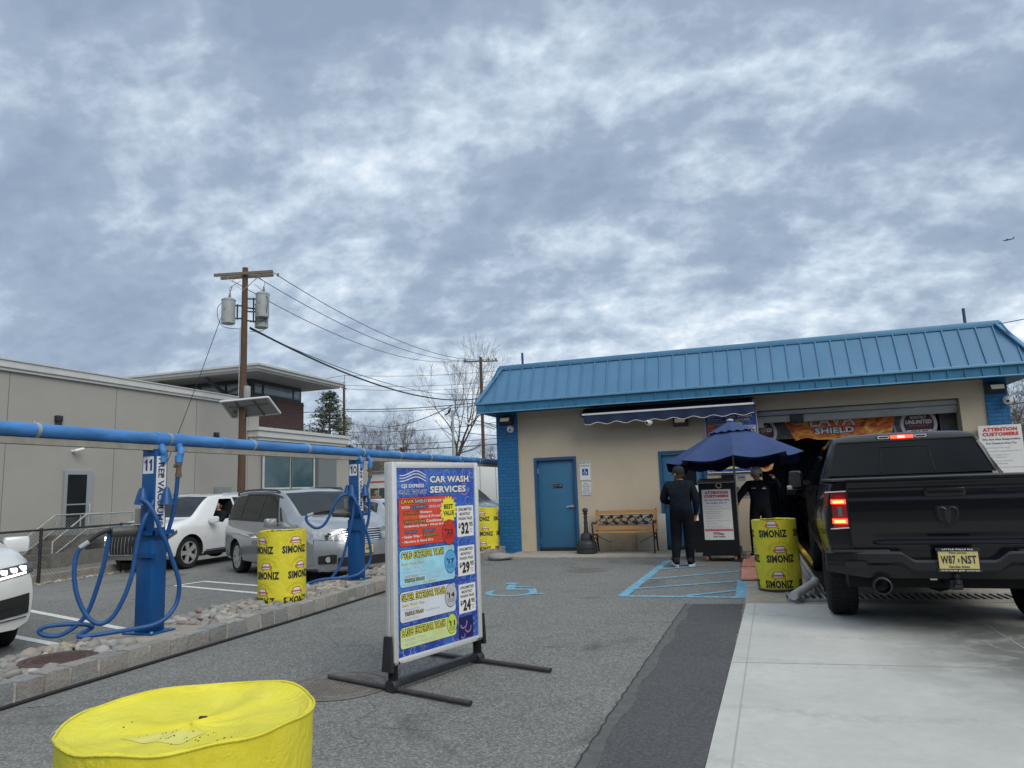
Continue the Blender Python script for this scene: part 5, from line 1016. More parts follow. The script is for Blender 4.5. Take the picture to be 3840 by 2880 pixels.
H10 = [[(0.05, 0.022, 1.58), (0.035, -0.026, 1.379), (0.045, -0.124, 1.204), (0.025, -0.17, 0.936), (-0.027, -0.189, 0.684), (-0.096, -0.205, 0.421), (-0.181, -0.243, 0.187), (-0.272, -0.295, 0.049)],
    [(-0.041, -0.162, 1.35), (0.052, -0.201, 1.3), (0.125, -0.194, 1.19), (0.165, -0.159, 1.04), (0.206, -0.112, 0.836), (0.238, -0.036, 0.616), (0.251, 0.006, 0.425), (0.232, -0.004, 0.266), (0.176, -0.095, 0.144), (0.086, -0.204, 0.078), (-0.071, -0.272, 0.055), (-0.218, -0.357, 0.055), (-0.363, -0.441, 0.045), (-0.40, -0.66, 0.03), (-0.38, -0.85, 0.02)],
    [(-0.074, -0.158, 1.331), (-0.146, -0.246, 1.294), (-0.233, -0.308, 1.137), (-0.278, -0.334, 1.005), (-0.358, -0.38, 0.863), (-0.465, -0.43, 0.828), (-0.561, -0.474, 0.899), (-0.601, -0.486, 0.98), (-0.579, -0.473, 1.025)],
    [(0.163, 0.155, 1.58), (0.135, 0.11, 1.416), (0.092, 0.102, 1.252), (0.08, 0.098, 1.143)], [(0.073, 0.1, 1.349), (0.107, 0.177, 1.276), (0.12, 0.208, 1.108), (0.101, 0.197, 0.888), (0.058, 0.172, 0.725), (0.031, 0.134, 0.523), (0.046, 0.119, 0.321)]]
vac_post('10', (-5.97, 10.15, .118), 'blue vacuum post number 10 in front of the silver minivan', H10, [(-0.584, -0.476, 1.022), (-0.505, -0.43, 1.048)], [(-0.511, -0.433, 1.045), (-0.385, -0.338, 1.081), (-0.259, -0.242, 1.088)], [(-0.298, -0.23, 1.041), (-0.117, -0.09, 1.024)])
vac_post('9', (-5.97, 14.25, .118), 'blue vacuum post hidden behind the price board at the far end of the pipe', [H10[0], H10[3]], [(-0.584, -0.476, 1.022), (-0.505, -0.43, 1.048)], [(-0.511, -0.433, 1.045), (-0.385, -0.338, 1.081), (-0.259, -0.242, 1.088)], [(-0.298, -0.23, 1.041), (-0.117, -0.09, 1.024)])
# ================================================================== NEIGHBOURING BUILDING
BK = thing('bank_building', 'taupe commercial building with white cornice, brick corner tower and overhanging flat roof', 'building', (-22.5, 20, 0))
def bk(): m = MB(); m.M = Matrix.Translation((22.5, -20, 0)); return m
m = bk(); m.box(-34, -22.5, 4, 29.1, -.6, 5.80); m.box(-34, -22.52, 29.102, 40, -.6, 4.15)
wallo = part('wall', m, M_TAN2, BK, smooth=False)
m = bk()
for y in (6.5, 10.0, 13.3, 16.58, 20.73, 24.9, 28.3): m.box(-22.502, -22.494, y, y + .022, -.4, 5.79)
m.box(-22.503, -22.493, 4, 29, 3.55, 3.575); part('control_joint', m, mat('joint_taupe', (.19, .175, .155), .9), BK, smooth=False)
m = bk(); m.box(-22.50, -22.40, 4, 29.1, 5.80, 5.90); m.box(-22.50, -22.34, 4, 29.16, 5.902, 5.97); m.box(-23.1, -22.36, 4, 29.14, 5.972, 6.13); m.box(-23.1, -22.32, 4, 29.18, 6.132, 6.17); part('cornice', m, M_TRIMW, BK, smooth=False)
m = bk(); m.box(-22.5, -22.40, 18.68, 19.80, .42, 2.62); fr = part('door', m, mat('storefront_alu', (.42, .44, .45), .4, metal=.5), BK, smooth=False)
m = bk(); m.box(-22.41, -22.39, 18.80, 19.55, .60, 1.42); m.box(-22.41, -22.39, 18.80, 19.55, 1.47, 2.48); part('pane', m, M_GLASS, fr, smooth=False)
m = bk(); m.tube([(-22.39, 19.66, 1.05), (-22.33, 19.66, 1.06), (-22.33, 19.66, 1.42), (-22.39, 19.66, 1.43)], .018, 8); part('handle', m, M_ALU, fr)
for y, z in ((18.35, 4.30), (26.1, 4.2)):
    m = bk(); m.box(-22.5, -22.36, y - .12, y + .12, z - .02, z + .20, .02); m.box(-22.49, -22.38, y - .09, y + .09, z - .15, z - .022); part('wall_light', m, M_BLACKM, BK)
m = bk(); m.cyl((-22.5, 19.0, 3.30), (-22.3, 19.0, 3.3), .05, n=12); m.cyl((-22.33, 18.95, 3.3), (-22.2, 19.2, 3.38), .055, n=12); part('security_light', m, M_WHITE, BK)
# storefront beyond the solid wall
m = bk(); m.box(-22.95, -22.0, 28.4, 36.3, 4.17, 4.32); m.box(-22.95, -21.9, 28.3, 36.4, 4.322, 4.62); m.box(-22.95, -21.82, 28.22, 36.5, 4.622, 4.78); part('canopy', m, M_TRIMW, BK, smooth=False)
for y0, y1 in ((29.4, 31.5), (31.62, 33.6)):
    m = bk(); m.box(-22.52, -22.40, y0, y1, 1.9, 4.1); w_ = part('window', m, M_GLASS2, BK, smooth=False)
    m = bk(); m.box(-22.42, -22.36, y0 - .1, y0 - .004, .5, 4.15); m.box(-22.42, -22.36, y1 + .004, y1 + .1, .5, 4.15); m.box(-22.42, -22.37, y0, y1, 1.80, 1.90); part('frame', m, M_TRIMW, w_, smooth=False)
m = bk(); m.box(-22.5, -22.2, 33.8, 35.6, -.5, 4.15); m.box(-22.48, -22.38, 29.3, 33.7, -.5, 1.79); part('storefront_base', m, mat('storefront_grey', (.16, .18, .19), .6), BK, smooth=False)
# tower
m = bk(); m.box(-30.5, -24.0, 30.45, 35.0, 4.2, 6.75); m.box(-24.05, -23.99, 30.40, 35.05, 6.55, 6.62); part('brick_tower', m, M_BRICKR, BK, smooth=False)
m = bk(); m.box(-30.4, -24.1, 30.55, 34.9, 6.752, 7.60); part('clerestory', m, mat('clerestory_dark', (.03, .034, .036), .5), BK, smooth=False)
for (x0, x1, y0, y1) in ((-24.098, -24.06, 30.75, 31.3), (-24.098, -24.06, 31.5, 34.0), (-24.098, -24.06, 34.15, 34.7), (-25.6, -24.3, 30.5, 30.545), (-27.3, -25.75, 30.5, 30.545), (-29, -27.45, 30.5, 30.545)):
    m = bk(); m.box(x0, x1, y0, y1, 6.86, 7.38); part('window', m, mat('clerestory_glass', (.16, .19, .20), .08, spec=.9, var=.3, vs=1), BK, smooth=False)
m = bk(); m.box(-31.5, -22.35, 28.75, 36.2, 7.61, 7.70); m.box(-31.6, -22.20, 28.6, 36.35, 7.702, 7.84); m.box(-31.7, -22.10, 28.5, 36.45, 7.842, 7.94); part('tower_roof', m, M_TRIMW, BK, smooth=False)
m = bk(); m.box(-31.4, -22.5, 28.9, 36.0, 7.585, 7.608); part('soffit', m, mat('soffit_grey', (.26, .26, .26), .8), BK, smooth=False)
for x in (-25.7, -28.6):
    m = bk(); m.bar((x, 28.95, 7.55), (x, 30.5, 6.9), .16, .14); part('roof_brace', m, mat('brace_grey', (.10, .105, .11), .6), BK, smooth=False)
# utility boxes on the wall
def ubox(y0, y1, z0, z1, d, label):
    t = thing('utility_box', label, 'utility box', (-22.48, (y0 + y1) / 2, z0), 0, 'grey utility boxes on the taupe wall'); w_ = (y1 - y0) / 2; h = z1 - z0
    m = MB(); m.box(0, d, -w_, w_, 0, h, .015); part('case', m, mat('box_grey_paint', (.27, .29, .29), .5, var=.1, vs=4), t); m = MB(); m.box(d, d + .012, -w_ * .9, w_ * .9, h * .05, h * .95); part('door', m, mat('box_grey_paint2', (.24, .26, .26), .5), t, smooth=False)
    m = MB(); m.cyl((.1, 0, -.5), (.1, 0, 0), .04, n=8); part('conduit', m, M_GALV, t)
ubox(23.7, 24.35, .95, 1.75, .3, 'tall grey utility box on the taupe wall farthest left in its row'); ubox(24.5, 25.1, 1.0, 1.62, .25, 'small grey meter box between two larger boxes on the taupe wall'); ubox(25.45, 26.35, 1.05, 1.55, .28, 'wide low grey utility box near the wooden pole'); ubox(26.1, 26.9, 1.57, 1.98, .28, 'grey utility box set highest on the taupe wall by the pole')
for y in (25.0, 27.0):
    m = MB(); m.M = Matrix.Rotation(pi / 2, 4, 'Y'); m.lathe([(.11, 0), (.13, .05), (.13, .14), (.10, .18), (.001, .19)], 16, closed=False); solo('electric_meter', m, mat('meter_dark', (.05, .045, .05), .25), ('round dark electric meter between grey utility boxes', 'round dark electric meter just left of the wooden pole')[y > 26], 'meter', 'electric meters', (-22.2, y, 1.45))
# stairs with landing and rails
ST = thing('entry_stairs', 'concrete entry stairs with galvanised pipe rails leading to the glass door', 'stairs', (-21.5, 18.5, -.5))
def stt(): m = MB(); m.M = Matrix.Translation((21.5, -18.5, .5)); return m
m = stt(); M_STEP = mat('step_concrete', (.16, .15, .135), .95, var=.25, vs=5)
for k in range(5): m.box(-22.38, -20.9, 16.9 + k * .28, 18.3 if k < 4 else 20.4, -.5 + k * .19, -.5 + (k + 1) * .19 - .002)
m.box(-20.88, -20.75, 17.0, 20.4, -.5, -.05); part('steps', m, M_STEP, ST, smooth=False)
for X in (-20.82, -22.2):
    m = stt(); m.tube([(X, 17.05, -.5), (X, 17.05, .30), (X, 18.22, 1.10), (X, 20.1, 1.10), (X, 20.1, .42)], .03, 8); m.tube([(X, 17.05, -.15), (X, 18.25, .62), (X, 20.1, .62)], .024, 8); m.cyl((X, 18.3, .42), (X, 18.3, 1.1), .024, n=8); m.cyl((X, 19.2, .42), (X, 19.2, 1.1), .024, n=8); part('handrail', m, M_GALV, ST)
def chain(m, p, q, z0, z1, pitch=.075, r=.0035):
    p, q = Vector(p), Vector(q); L_ = (q - p).length; d = (q - p) / L_; H_ = z1 - z0; n = int((L_ + H_) / pitch)
    for k in range(n):
        for s_ in (0, 1):
            a = k * pitch
            x0, zz0 = (a, 0) if a < L_ else (L_, a - L_); x1, zz1 = (a - H_, H_) if a - H_ > 0 else (0, a)
            if s_: x0, x1 = L_ - x0, L_ - x1
            m.tube([p + d * x0 + Vector((0, 0, z0 + zz0)), p + d * x1 + Vector((0, 0, z0 + zz1))], r, 3, False)
m = stt(); chain(m, (-20.82, 17.1, 0), (-20.82, 20.1, 0), .15, 1.05, .09); part('rail_mesh', m, M_GALV, ST, smooth=False)
FN = thing('chain_link_fence', 'black chain link fence along a low concrete kerb beside the lot', 'fence', (-14.0, 9, -.15))
def fnn(): m = MB(); m.M = Matrix.Translation((14.0, -9, .15)); return m
m = fnn(); chain(m, (-14.05, 3, 0), (-14.0, 14.6, 0), -.1, .93, .075, .003); part('mesh', m, mat('fence_wire', (.05, .05, .05), .5), FN, smooth=False)
m = fnn(); m.cyl((-14.05, 3, .945), (-14.0, 14.6, .945), .022, n=8); part('top_rail', m, M_BLACKM, FN)
for y in (3.4, 5.9, 8.5, 11.2, 13.2, 14.6):
    m = fnn(); m.cyl((-14.0, y, -.2), (-14.0, y, .98), .032, n=10); part('post', m, M_BLACKM, FN)
m = MB(); m.box(-14.2, -14.06, -5, 15, -.5, .03, .02); solo('retaining_kerb', m, M_WALK, 'low grey concrete kerb wall under the black chain link fence', 'kerb wall')
# small rocks at the fence foot
rs2 = random.Random(31); m = MB()
for k in range(150):
    vs, fs = SH[k % 9]; r = rs2.uniform(.03, .07); m.M = Matrix.Translation((-13.9 + rs2.uniform(-.1, .12), 6 + k * .055, -.14)) @ Matrix.Rotation(rs2.uniform(0, 6), 4, 'Z') @ Matrix.Scale(r, 4); m.add(vs, fs)
o = link_mesh('fence_stones', m, M_STONE, ang=80); tag(o, 'line of small stones along the foot of the chain link fence', 'stones', kind='stuff')

# ================================================================== POLES, TRANSFORMERS, WIRES
def util_pole(name, label, loc, h, r0, r1, arms, group='wooden utility poles'):
    t = thing(name, label, 'utility pole', loc, 0, group); m = MB(); m.tube([(0, 0, h * k / 8) for k in range(9)], [r0 + (r1 - r0) * k / 8 for k in range(9)], 16); part('pole', m, M_WOODP, t)
    for (z, L_, ang, off) in arms:
        m = MB(); c, s_ = cos(ang), sin(ang); m.bar((-L_ / 2 * c + off * -s_, -L_ / 2 * s_ + off * c, z), (L_ / 2 * c + off * -s_, L_ / 2 * s_ + off * c, z), .10, .115); part('crossarm', m, M_WOODG, t, smooth=False)
    return t
am = radians(13); ca, sa = cos(am), sin(am)
P1 = util_pole('utility_pole', 'tall wooden utility pole with double crossarm and three grey transformers', (-19.45, 24.12, -.5), 11.57, .165, .115, [(11.28, 2.55, am, -.17), (11.24, 2.3, am, .17)])
m = MB()
for s_ in (-1, 1): m.bar((0, -.13, 10.55), (s_ * .8 * ca, s_ * .8 * sa - .12, 11.22), .035, .02)
part('arm_brace', m, M_GALV, P1, smooth=False)
m = MB()
for k, d in enumerate((1.2, .2, -.75)):
    x, y = d * ca, d * sa; m.lathe([(.001, .0), (.035, 0), (.05, .03), (.03, .05), (.05, .08), (.03, .10), (.045, .13), (.001, .15)], 12, (x + .12, y + .2, 11.16), closed=False)
part('insulator', m, mat('insulator_grey', (.16, .15, .14), .4), P1)
m = MB(); m.tube([(-.12, -.1, 3), (-.13, -.11, 6), (-.12, -.1, 9)], .018, 6); m.box(.12, .30, -.12, .1, 5.9, 6.5, .02); part('service_box', m, M_GALV, P1)
def transformer(x, y, z, label, s_=1.0):
    t = thing('pole_transformer', label, 'transformer', (-19.45 + x, 24.12 + y, z), 0, 'transformers on the wooden pole')
    m = MB(); m.lathe([(.24, 0), (.27, .02), (.275, .06), (.275, .98), (.29, .99), (.29, 1.03), (.22, 1.09), (.001, 1.12)], 28); part('tank', m, mat('transformer_grey', (.33, .36, .36), .45, var=.12, vs=4), t)
    m = MB(); m.lathe([(.05, 1.05), (.06, 1.12), (.04, 1.14), (.06, 1.18), (.035, 1.20), (.055, 1.24), (.03, 1.27), (.045, 1.31), (.02, 1.36), (.001, 1.36)], 14, (.06, 0, 0), closed=False); part('bushing', m, mat('bushing_grey', (.30, .29, .28), .3), t)
    m = MB(); dx = -x; dy = -y; n = sqrt(dx * dx + dy * dy) or 1; dx /= n; dy /= n
    for zz_ in (.25, .80): m.bar((dx * .26, dy * .26, zz_), (dx * (n - .12), dy * (n - .12), zz_), .07, .05)
    m.bar((dx * .35, dy * .35, .2), (dx * .35, dy * .35, .86), .06, .03); part('mount', m, M_BLACKM, t, smooth=False)
    m = MB(); m.tube(spline([(-.2 if x < 0 else .2, -.1, .93), (-.45 if x < 0 else .35, -.1, .75), (-.44 if x < 0 else .30, -.1, .3), (-.2 if x < 0 else .1, 0, -.1), (dx * .5, dy * .5, -.2)], 6), .012, 6); m.tube(spline([(.06, 0, 1.36), (.0, .1, 1.6), (dx * .4, dy * .4 + .1, 1.9)], 6), .010, 6); part('lead_wire', m, M_WIRE, t)
    m = MB(); m.M = Matrix.Translation((.04, -.2775, .12)) @ FACE; m.box(-.12, .0, 0, .05, 0, .001); m.box(-.05, .02, .42, .52, 0, .001); part('stencil', m, M_GREY, t, smooth=False)
    return t
transformer(-.52, -.36, 8.62, 'grey can transformer on the left side of the wooden pole'); transformer(.58, .40, 8.93, 'grey can transformer highest on the right side of the wooden pole'); transformer(.38, .62, 8.55, 'grey can transformer partly hidden behind the wooden pole')
# solar panel on the pole
t = thing('solar_panel', 'tilted solar panel seen from below on a bracket of the wooden pole', 'solar panel', (-19.3, 24.2, 5.1))
SPc = [Vector(p) for p in ((-20.0, 23.45, 5.33), (-17.95, 23.75, 5.40), (-18.1, 24.75, 4.85), (-20.35, 24.60, 4.80))]; SPc = [p - Vector((-19.3, 24.2, 5.1)) for p in SPc]; sn = (SPc[1] - SPc[0]).cross(SPc[3] - SPc[0]).normalized(); sn = sn if sn.z > 0 else -sn
m = MB(); m.add(SPc + [p + sn * .035 for p in SPc], [(0, 1, 2, 3), (4, 7, 6, 5), (0, 4, 5, 1), (1, 5, 6, 2), (2, 6, 7, 3), (3, 7, 4, 0)]); part('panel_back', m, mat('panel_backsheet', (.30, .30, .29), .6), t, smooth=False)
m = MB()
for k in range(4): m.bar(SPc[k] + sn * .01, SPc[(k + 1) % 4] + sn * .01, .07, .07, sn)
part('panel_frame', m, M_ALU, t, smooth=False)
m = MB(); lp = lambda u, v: SPc[0].lerp(SPc[1], u).lerp(SPc[3].lerp(SPc[2], u), v) - sn * .03
m.bar(lp(.30, .02), lp(.30, .98), .06); m.bar(lp(.68, .02), lp(.68, .98), .06); m.bar(lp(.1, .35), lp(.9, .35), .05); m.bar(lp(.42, .4), Vector((-.15, -.08, -.9)), .05); m.obox(lp(.15, .6) - Vector((0, 0, .05)), (.14, .1, .08)); part('bracket', m, mat('bracket_grey', (.14, .14, .14), .6), t, smooth=False)
P2 = util_pole('utility_pole', 'distant wooden utility pole rising behind the corner of the blue roof', (-21.6, 58.1, -.5), 13.53, .16, .13, [(13.12, 3.05, radians(20), -.16)])
m = MB()
for s_ in (-1, 1): m.bar((0, -.15, 12.3), (s_ * 1.0 * .94, s_ * 1.0 * .34 - .15, 13.05), .04, .03)
part('arm_brace', m, M_WOODG, P2, smooth=False)
m = MB()
for d in (-1.3, .75, 1.4): m.lathe([(.05, 0), (.07, .05), (.11, .12), (.06, .18), (.09, .22), (.001, .26)], 10, (d * .94, d * .34 - .15, 13.18), closed=False)
part('insulator', m, mat('insulator_glass', (.30, .33, .33), .2), P2)
m = MB(); m.tube([(.1, 0, 7.5), (.9, .35, 7.1), (1.0, .38, 7.05)], .04, 6); m.obox((.75, .28, 7.4), (1.2, .22, .12), (0, .45, .35)); part('street_lamp_arm', m, M_GALV, P2, smooth=False)
P3 = util_pole('utility_pole', 'farthest wooden utility pole between the evergreen and the brick tower', (-38.5, 63.15, -.5), 13.3, .16, .12, [(12.7, 1.3, radians(100), 0)])
m = MB(); m.tube([(0, 0, 13.2), (.08, .04, 14.1)], .03, 6); part('top_pin', m, M_WOODG, P3)
for x, y, lb in ((-.55, -.25, 'far grey transformer left of the farthest wooden pole'), (.45, .2, 'far grey transformer right of the farthest wooden pole')):
    m = MB(); m.lathe([(.32, 0), (.33, 1.25), (.001, 1.3)], 16); solo('pole_transformer', m, mat('transformer_grey', (.33, .36, .36), .45), lb, 'transformer', 'transformers on the far pole', (-38.5 + x * .85, 63.15 + y, 7.9))
LP = thing('street_lamp', 'grey metal street light pole with a pale lamp arm in front of the bare tree', 'street lamp', (-17.82, 42.4, -.3))
m = MB(); m.tube([(0, 0, 0), (0, 0, 6.9)], [.10, .075], 12); part('pole', m, mat('lamp_pole_grey', (.36, .38, .38), .5, metal=.3), LP); m = MB(); m.tube([(0, 0, 6.4), (.95, .38, 5.98)], .035, 8); m.tube([(0, 0, 5.95), (.9, .36, 5.98)], .02, 8); m.obox((.65, .26, 6.13), (.9, .16, .08), (0, .42, .38)); part('lamp_head', m, M_WHITE, LP, smooth=False)
m = MB(); m.tube(spline([(-.12, 0, 7.05), (-.2, 0, 6.9), (-.3, 0, 6.72), (-.55, 0, 6.6)], 5), [.05] * 5 + [.09] * 5 + [.05] * 6, 8); part('splice_case', m, M_WIRE, LP)
def wire(p, q, sag, r, label, group, n=26):
    p, q = Vector(p), Vector(q); m = MB(); m.tube([p + (q - p) * (k / n) - Vector((0, 0, sag * 4 * (k / n) * (1 - k / n))) for k in range(n + 1)], r, 5)
    return solo('power_line', m, M_WIRE, label, 'wire', group)
gA = 'wires between the near pole and the far pole'
wire((-18.28, 24.26, 10.82), (-20.2, 58.4, 12.82), 1.3, .016, 'thin wire from the right tip of the near crossarm to the far pole', gA)
wire((-19.15, 24.4, 10.75), (-20.9, 58.2, 12.80), 1.35, .016, 'thin wire from the middle of the near crossarm to the far pole', gA)
wire((-20.1, 24.1, 10.6), (-22.8, 57.6, 12.78), 1.3, .016, 'thin wire from the left of the near crossarm to the far pole', gA)
wire((-19.3, 24.3, 8.5), (-21.7, 58.0, 9.35), 1.15, .045, 'thick black cable sagging from below the transformers to the far pole', gA)
wire((-19.3, 24.3, 8.45), (-21.7, 58.0, 9.75), 1.0, .018, 'thin wire running just above the thick black cable', gA)
gB = 'street wires crossing behind the trees'
for i, (p, q, s_, r) in enumerate((((-44, 55, 11.6), (-38.4, 63.3, 13.55), .1, .02), ((-38.4, 63.3, 13.55), (-18, 68, 13.6), .5, .02), ((-38.4, 63.2, 12.5), (-18, 68, 12.5), .5, .018), ((-38.2, 63.3, 12.1), (-18, 68, 12.0), .5, .018), ((-38.5, 63.1, 10.0), (-20, 66, 10.3), .4, .04), ((-38.5, 63.1, 9.8), (-20, 66, 10.0), .4, .03),
        ((-38.5, 63.1, 8.6), (-32, 62.5, 7.6), .05, .02), ((-38.4, 63.2, 7.7), (-20, 66, 8.2), .45, .025), ((-36, 61, 6.2), (-20, 66.5, 6.5), .25, .03), ((-36, 61, 5.6), (-18, 66.5, 6.0), .25, .045), ((-33, 62, 7.8), (-17.9, 42.5, 6.9), .3, .03), ((-17.8, 42.4, 6.3), (-8, 50, 3.9), .2, .02), ((-44, 55, 9.3), (-38.5, 63.1, 9.9), .1, .04), ((-17.8, 42.4, 5.2), (-6, 52, 4.6), .3, .02),
        ((-44, 55, 11.0), (-38.5, 63.1, 12.5), .1, .018))):
    wire(p, q, s_, r, 'dark overhead street wire stretched across the sky behind the bare trees', gB)
wire((-20.0, 24.0, 10.3), (-22.4, 22.0, .3), .15, .014, 'guy wire slanting down from the near wooden pole', 'guy wire')
for k, (z0, z1) in enumerate(((7.0, 7.3), (6.1, 6.4), (5.6, 5.9), (4.0, 4.3), (3.5, 3.6), (3.0, 3.3))): wire((5.5, 30, z0 - .6), (16, 30, z1 + .4), .1, .016, 'dark overhead wire at the right of the car wash roof', 'wires right of the car wash')

# ================================================================== TREES
def bare_tree(name, label, loc, h, seed, spread=.55, forks=2, r0=.2, lean=(0, 0), levels=6, group='bare trees beyond the lot', twig=.012):
    rd = random.Random(seed); T = thing(name, label, 'tree', loc, 0, group); mt = MB(); mc = MB()
    def grow(p, d, L_, r, lv):
        n = 4; pts = [p]; rs_ = [r]; q = p.copy(); dd = d.copy()
        for k in range(n):
            dd = (dd + Vector((rd.gauss(0, .13), rd.gauss(0, .13), rd.gauss(.03, .08)))).normalized(); q = q + dd * (L_ / n); pts.append(q.copy()); rs_.append(max(twig * .6, r * (1 - .42 * (k + 1) / n)))
        (mt if lv < 2 else mc).tube(pts, rs_, 8 if lv < 2 else (5 if lv < 4 else 3), caps=lv < 2)
        if lv >= levels: return
        kids = (forks if lv == 0 else 2) + (1 if rd.random() < .55 else 0)
        for c in range(kids):
            u = dd.orthogonal().normalized(); w_ = dd.cross(u); a = 2 * pi * (c + rd.uniform(-.3, .3)) / kids + lv; sp = spread * rd.uniform(.6, 1.25) * (.75 if lv == 0 else 1)
            nd = (dd * cos(sp) + (u * cos(a) + w_ * sin(a)) * sin(sp)); nd.z += .12; nd.normalize(); grow(q, nd, L_ * rd.uniform(.62, .82), rs_[-1] * rd.uniform(.65, .85), lv + 1)
        if lv >= 1:
            for c in range(2):
                k = rd.randint(1, 3); a = rd.uniform(0, 6.28); u = d.orthogonal().normalized(); w_ = d.cross(u); nd = (d * .5 + (u * cos(a) + w_ * sin(a)) * .8).normalized(); grow(pts[k], nd, L_ * rd.uniform(.35, .55), rs_[k] * .45, max(lv + 2, 4))
    L0 = h * .27; grow(Vector((0, 0, 0)), Vector((lean[0], lean[1], 1)).normalized(), L0, r0, 0)
    top = max(v[2] for v in mc.v); k = h / top
    for q in (mt, mc): q.v = [(a * k, b * k, c * k) for a, b, c in q.v]
    part('trunk', mt, M_BARK, T); part('crown', mc, mat('twigs_brown', (.12, .095, .08), .95, var=.2, vs=3), T); return T
bare_tree('bare_tree', 'tall bare tree with a spreading crown behind the grey street lamp', (-23.5, 55.2, -.5), 14.8, 4, .36, 3, .25, twig=.009)
bare_tree('bare_tree', 'medium bare tree with many upright branches left of the street lamp', (-32.5, 62, -.5), 10.2, 8, .50, 3, .2)
bare_tree('bare_tree', 'small bare tree with a thick trunk right of the medium bare tree', (-29.7, 59, -.5), 9.3, 15, .42, 2, .22, (.05, 0))
bare_tree('bare_tree', 'low bare tree beside the far white building', (-35.2, 62.6, -.5), 8.4, 23, .52, 3, .17)
bare_tree('bare_tree', 'pale bare tree rising behind the dark evergreen', (-43.2, 73, -.5), 12.4, 31, .5, 3, .2)
bare_tree('bare_tree', 'bare tree at the right of the tall street tree behind the blue roof', (-17.5, 62, -.5), 11, 41, .5, 3, .2)
bare_tree('bare_tree', 'small bare tree low on the horizon beside the wooden pole', (-26.5, 75, -.5), 7.2, 51, .5, 3, .12)
for k, (x, y, h, s_) in enumerate(((17.8, 54, 9.0, 61), (16.2, 50, 6.5, 67), (21, 60, 9.5, 71))):
    bare_tree('bare_tree', ('bare tree at the right edge beyond the white notice', 'shorter bare tree right of the car wash', 'bare tree farthest to the right of the car wash')[k], (x, y, -.5), h, s_, .5, 3, .2)
# pine
PT = thing('pine_tree', 'dark green pine tree with layered boughs beside the brick tower', 'tree', (-34.9, 54.8, -.5))
rd = random.Random(17); m = MB(); m.tube([(0, 0, 0), (.05, 0, 5), (0, 0, 11.1)], [.22, .16, .03], 10); part('trunk', m, M_BARK, PT)
mb_, mc = MB(), MB(); H_ = 11.3
for k in range(30):
    z = 2.6 + (H_ - 2.8) * (k / 30) ** .95; t_ = (z - 3.2) / (H_ - 3.2); R = (3.5 * (1 - t_) ** .8 + .3) * rd.uniform(.7, 1.12)
    for c in range(rd.randint(4, 6)):
        a = rd.uniform(0, 6.28); e = Vector((R * cos(a), R * sin(a), z + R * rd.uniform(-.05, .22))); b0 = Vector((0, 0, z)); mb_.tube([b0, (b0 + e) / 2 + Vector((0, 0, -.08)), e], [.045, .03, .012], 4, False)
        for q in range(int(16 + 26 * R / 3)):
            f_ = rd.uniform(.28, 1.05); p = b0.lerp(e, f_) + Vector((rd.gauss(0, .20), rd.gauss(0, .20), rd.gauss(.03, .09)))
            for w_ in range(5):
                d = Vector((rd.gauss(0, 1), rd.gauss(0, 1), rd.gauss(.35, .6))).normalized() * rd.uniform(.12, .26); s_ = d.orthogonal().normalized() * .022; mc.add([p - s_, p + s_, p + d], [(0, 1, 2)])
part('branches', mb_, M_BARK, PT); part('crown', mc, mat('pine_needles', (.035, .055, .028), .8, var=.35, vs=1.2), PT, smooth=False)
# shrubs near the far pole and by the far buildings
def shrub(x, y, z, r, h, seed, label):
    rd = random.Random(seed); m = MB()
    for q in range(1500):
        d = Vector((rd.gauss(0, 1), rd.gauss(0, 1), rd.gauss(0, 1))).normalized() * rd.uniform(.5, 1) ** .5; k = 1 + .3 * mnoise.noise(d * 2 + Vector((seed, 0, 0))); p = Vector((d.x * r * k, d.y * r * k, h / 2 + d.z * h / 2 * k)); e = Vector((rd.gauss(0, 1), rd.gauss(0, 1), rd.gauss(0, 1))).normalized() * .16; s_ = e.orthogonal().normalized() * .06; m.add([p - s_, p + s_, p + e], [(0, 1, 2)])
    S_ = thing('evergreen_shrub', label, 'shrub', (x, y, z), 0, 'dark evergreen shrubs'); part('foliage', m, mat('shrub_green', (.045, .055, .028), .8, var=.35, vs=2), S_, smooth=False); m = MB(); m.tube([(0, 0, -.1), (0, 0, h * .4)], .06, 6); part('stem', m, M_BARK, S_)
shrub(-23.9, 66, -.5, 1.9, 5.2, 3, 'tall dark evergreen shrub behind the far wooden pole'); shrub(-34.2, 58.5, -.5, 1.3, 2.6, 5, 'dark evergreen shrub below the pine'); shrub(-36.8, 57, -.5, 1.2, 2.2, 6, 'low dark shrub left of the pine trunk')
# far white building with red stripe
WBD = thing('white_building', 'long low white building with a red stripe and dark garage openings', 'building', (-27, 55, -.5))
m = MB(); m.M = Matrix.Translation((27, -55, .5)); m.box(-34.2, -14.0, 55, 66, -.5, 3.2); part('wall', m, mat('far_white', (.56, .56, .54), .8, var=.08, vs=.6), WBD, smooth=False)
m = MB(); m.M = Matrix.Translation((27, -55, .5)); m.box(-32.9, -14, 54.97, 55, 2.33, 2.45); part('red_stripe', m, M_BRED, WBD, smooth=False)
m = MB(); m.M = Matrix.Translation((27, -55, .5)); m.box(-34.4, -13.9, 54.8, 66.2, 3.202, 3.34); part('roof_edge', m, mat('roof_edge_grey', (.2, .2, .2), .8), WBD, smooth=False)
for x0, x1 in ((-32, -30.2), (-30.1, -28.3), (-27.8, -26), (-25.5, -23), (-22.5, -20.5)):
    m = MB(); m.M = Matrix.Translation((27, -55, .5)); m.box(x0, x1, 54.95, 55, -.4, 1.85); part('garage_opening', m, mat('garage_dark', (.05, .055, .06), .4), WBD, smooth=False)
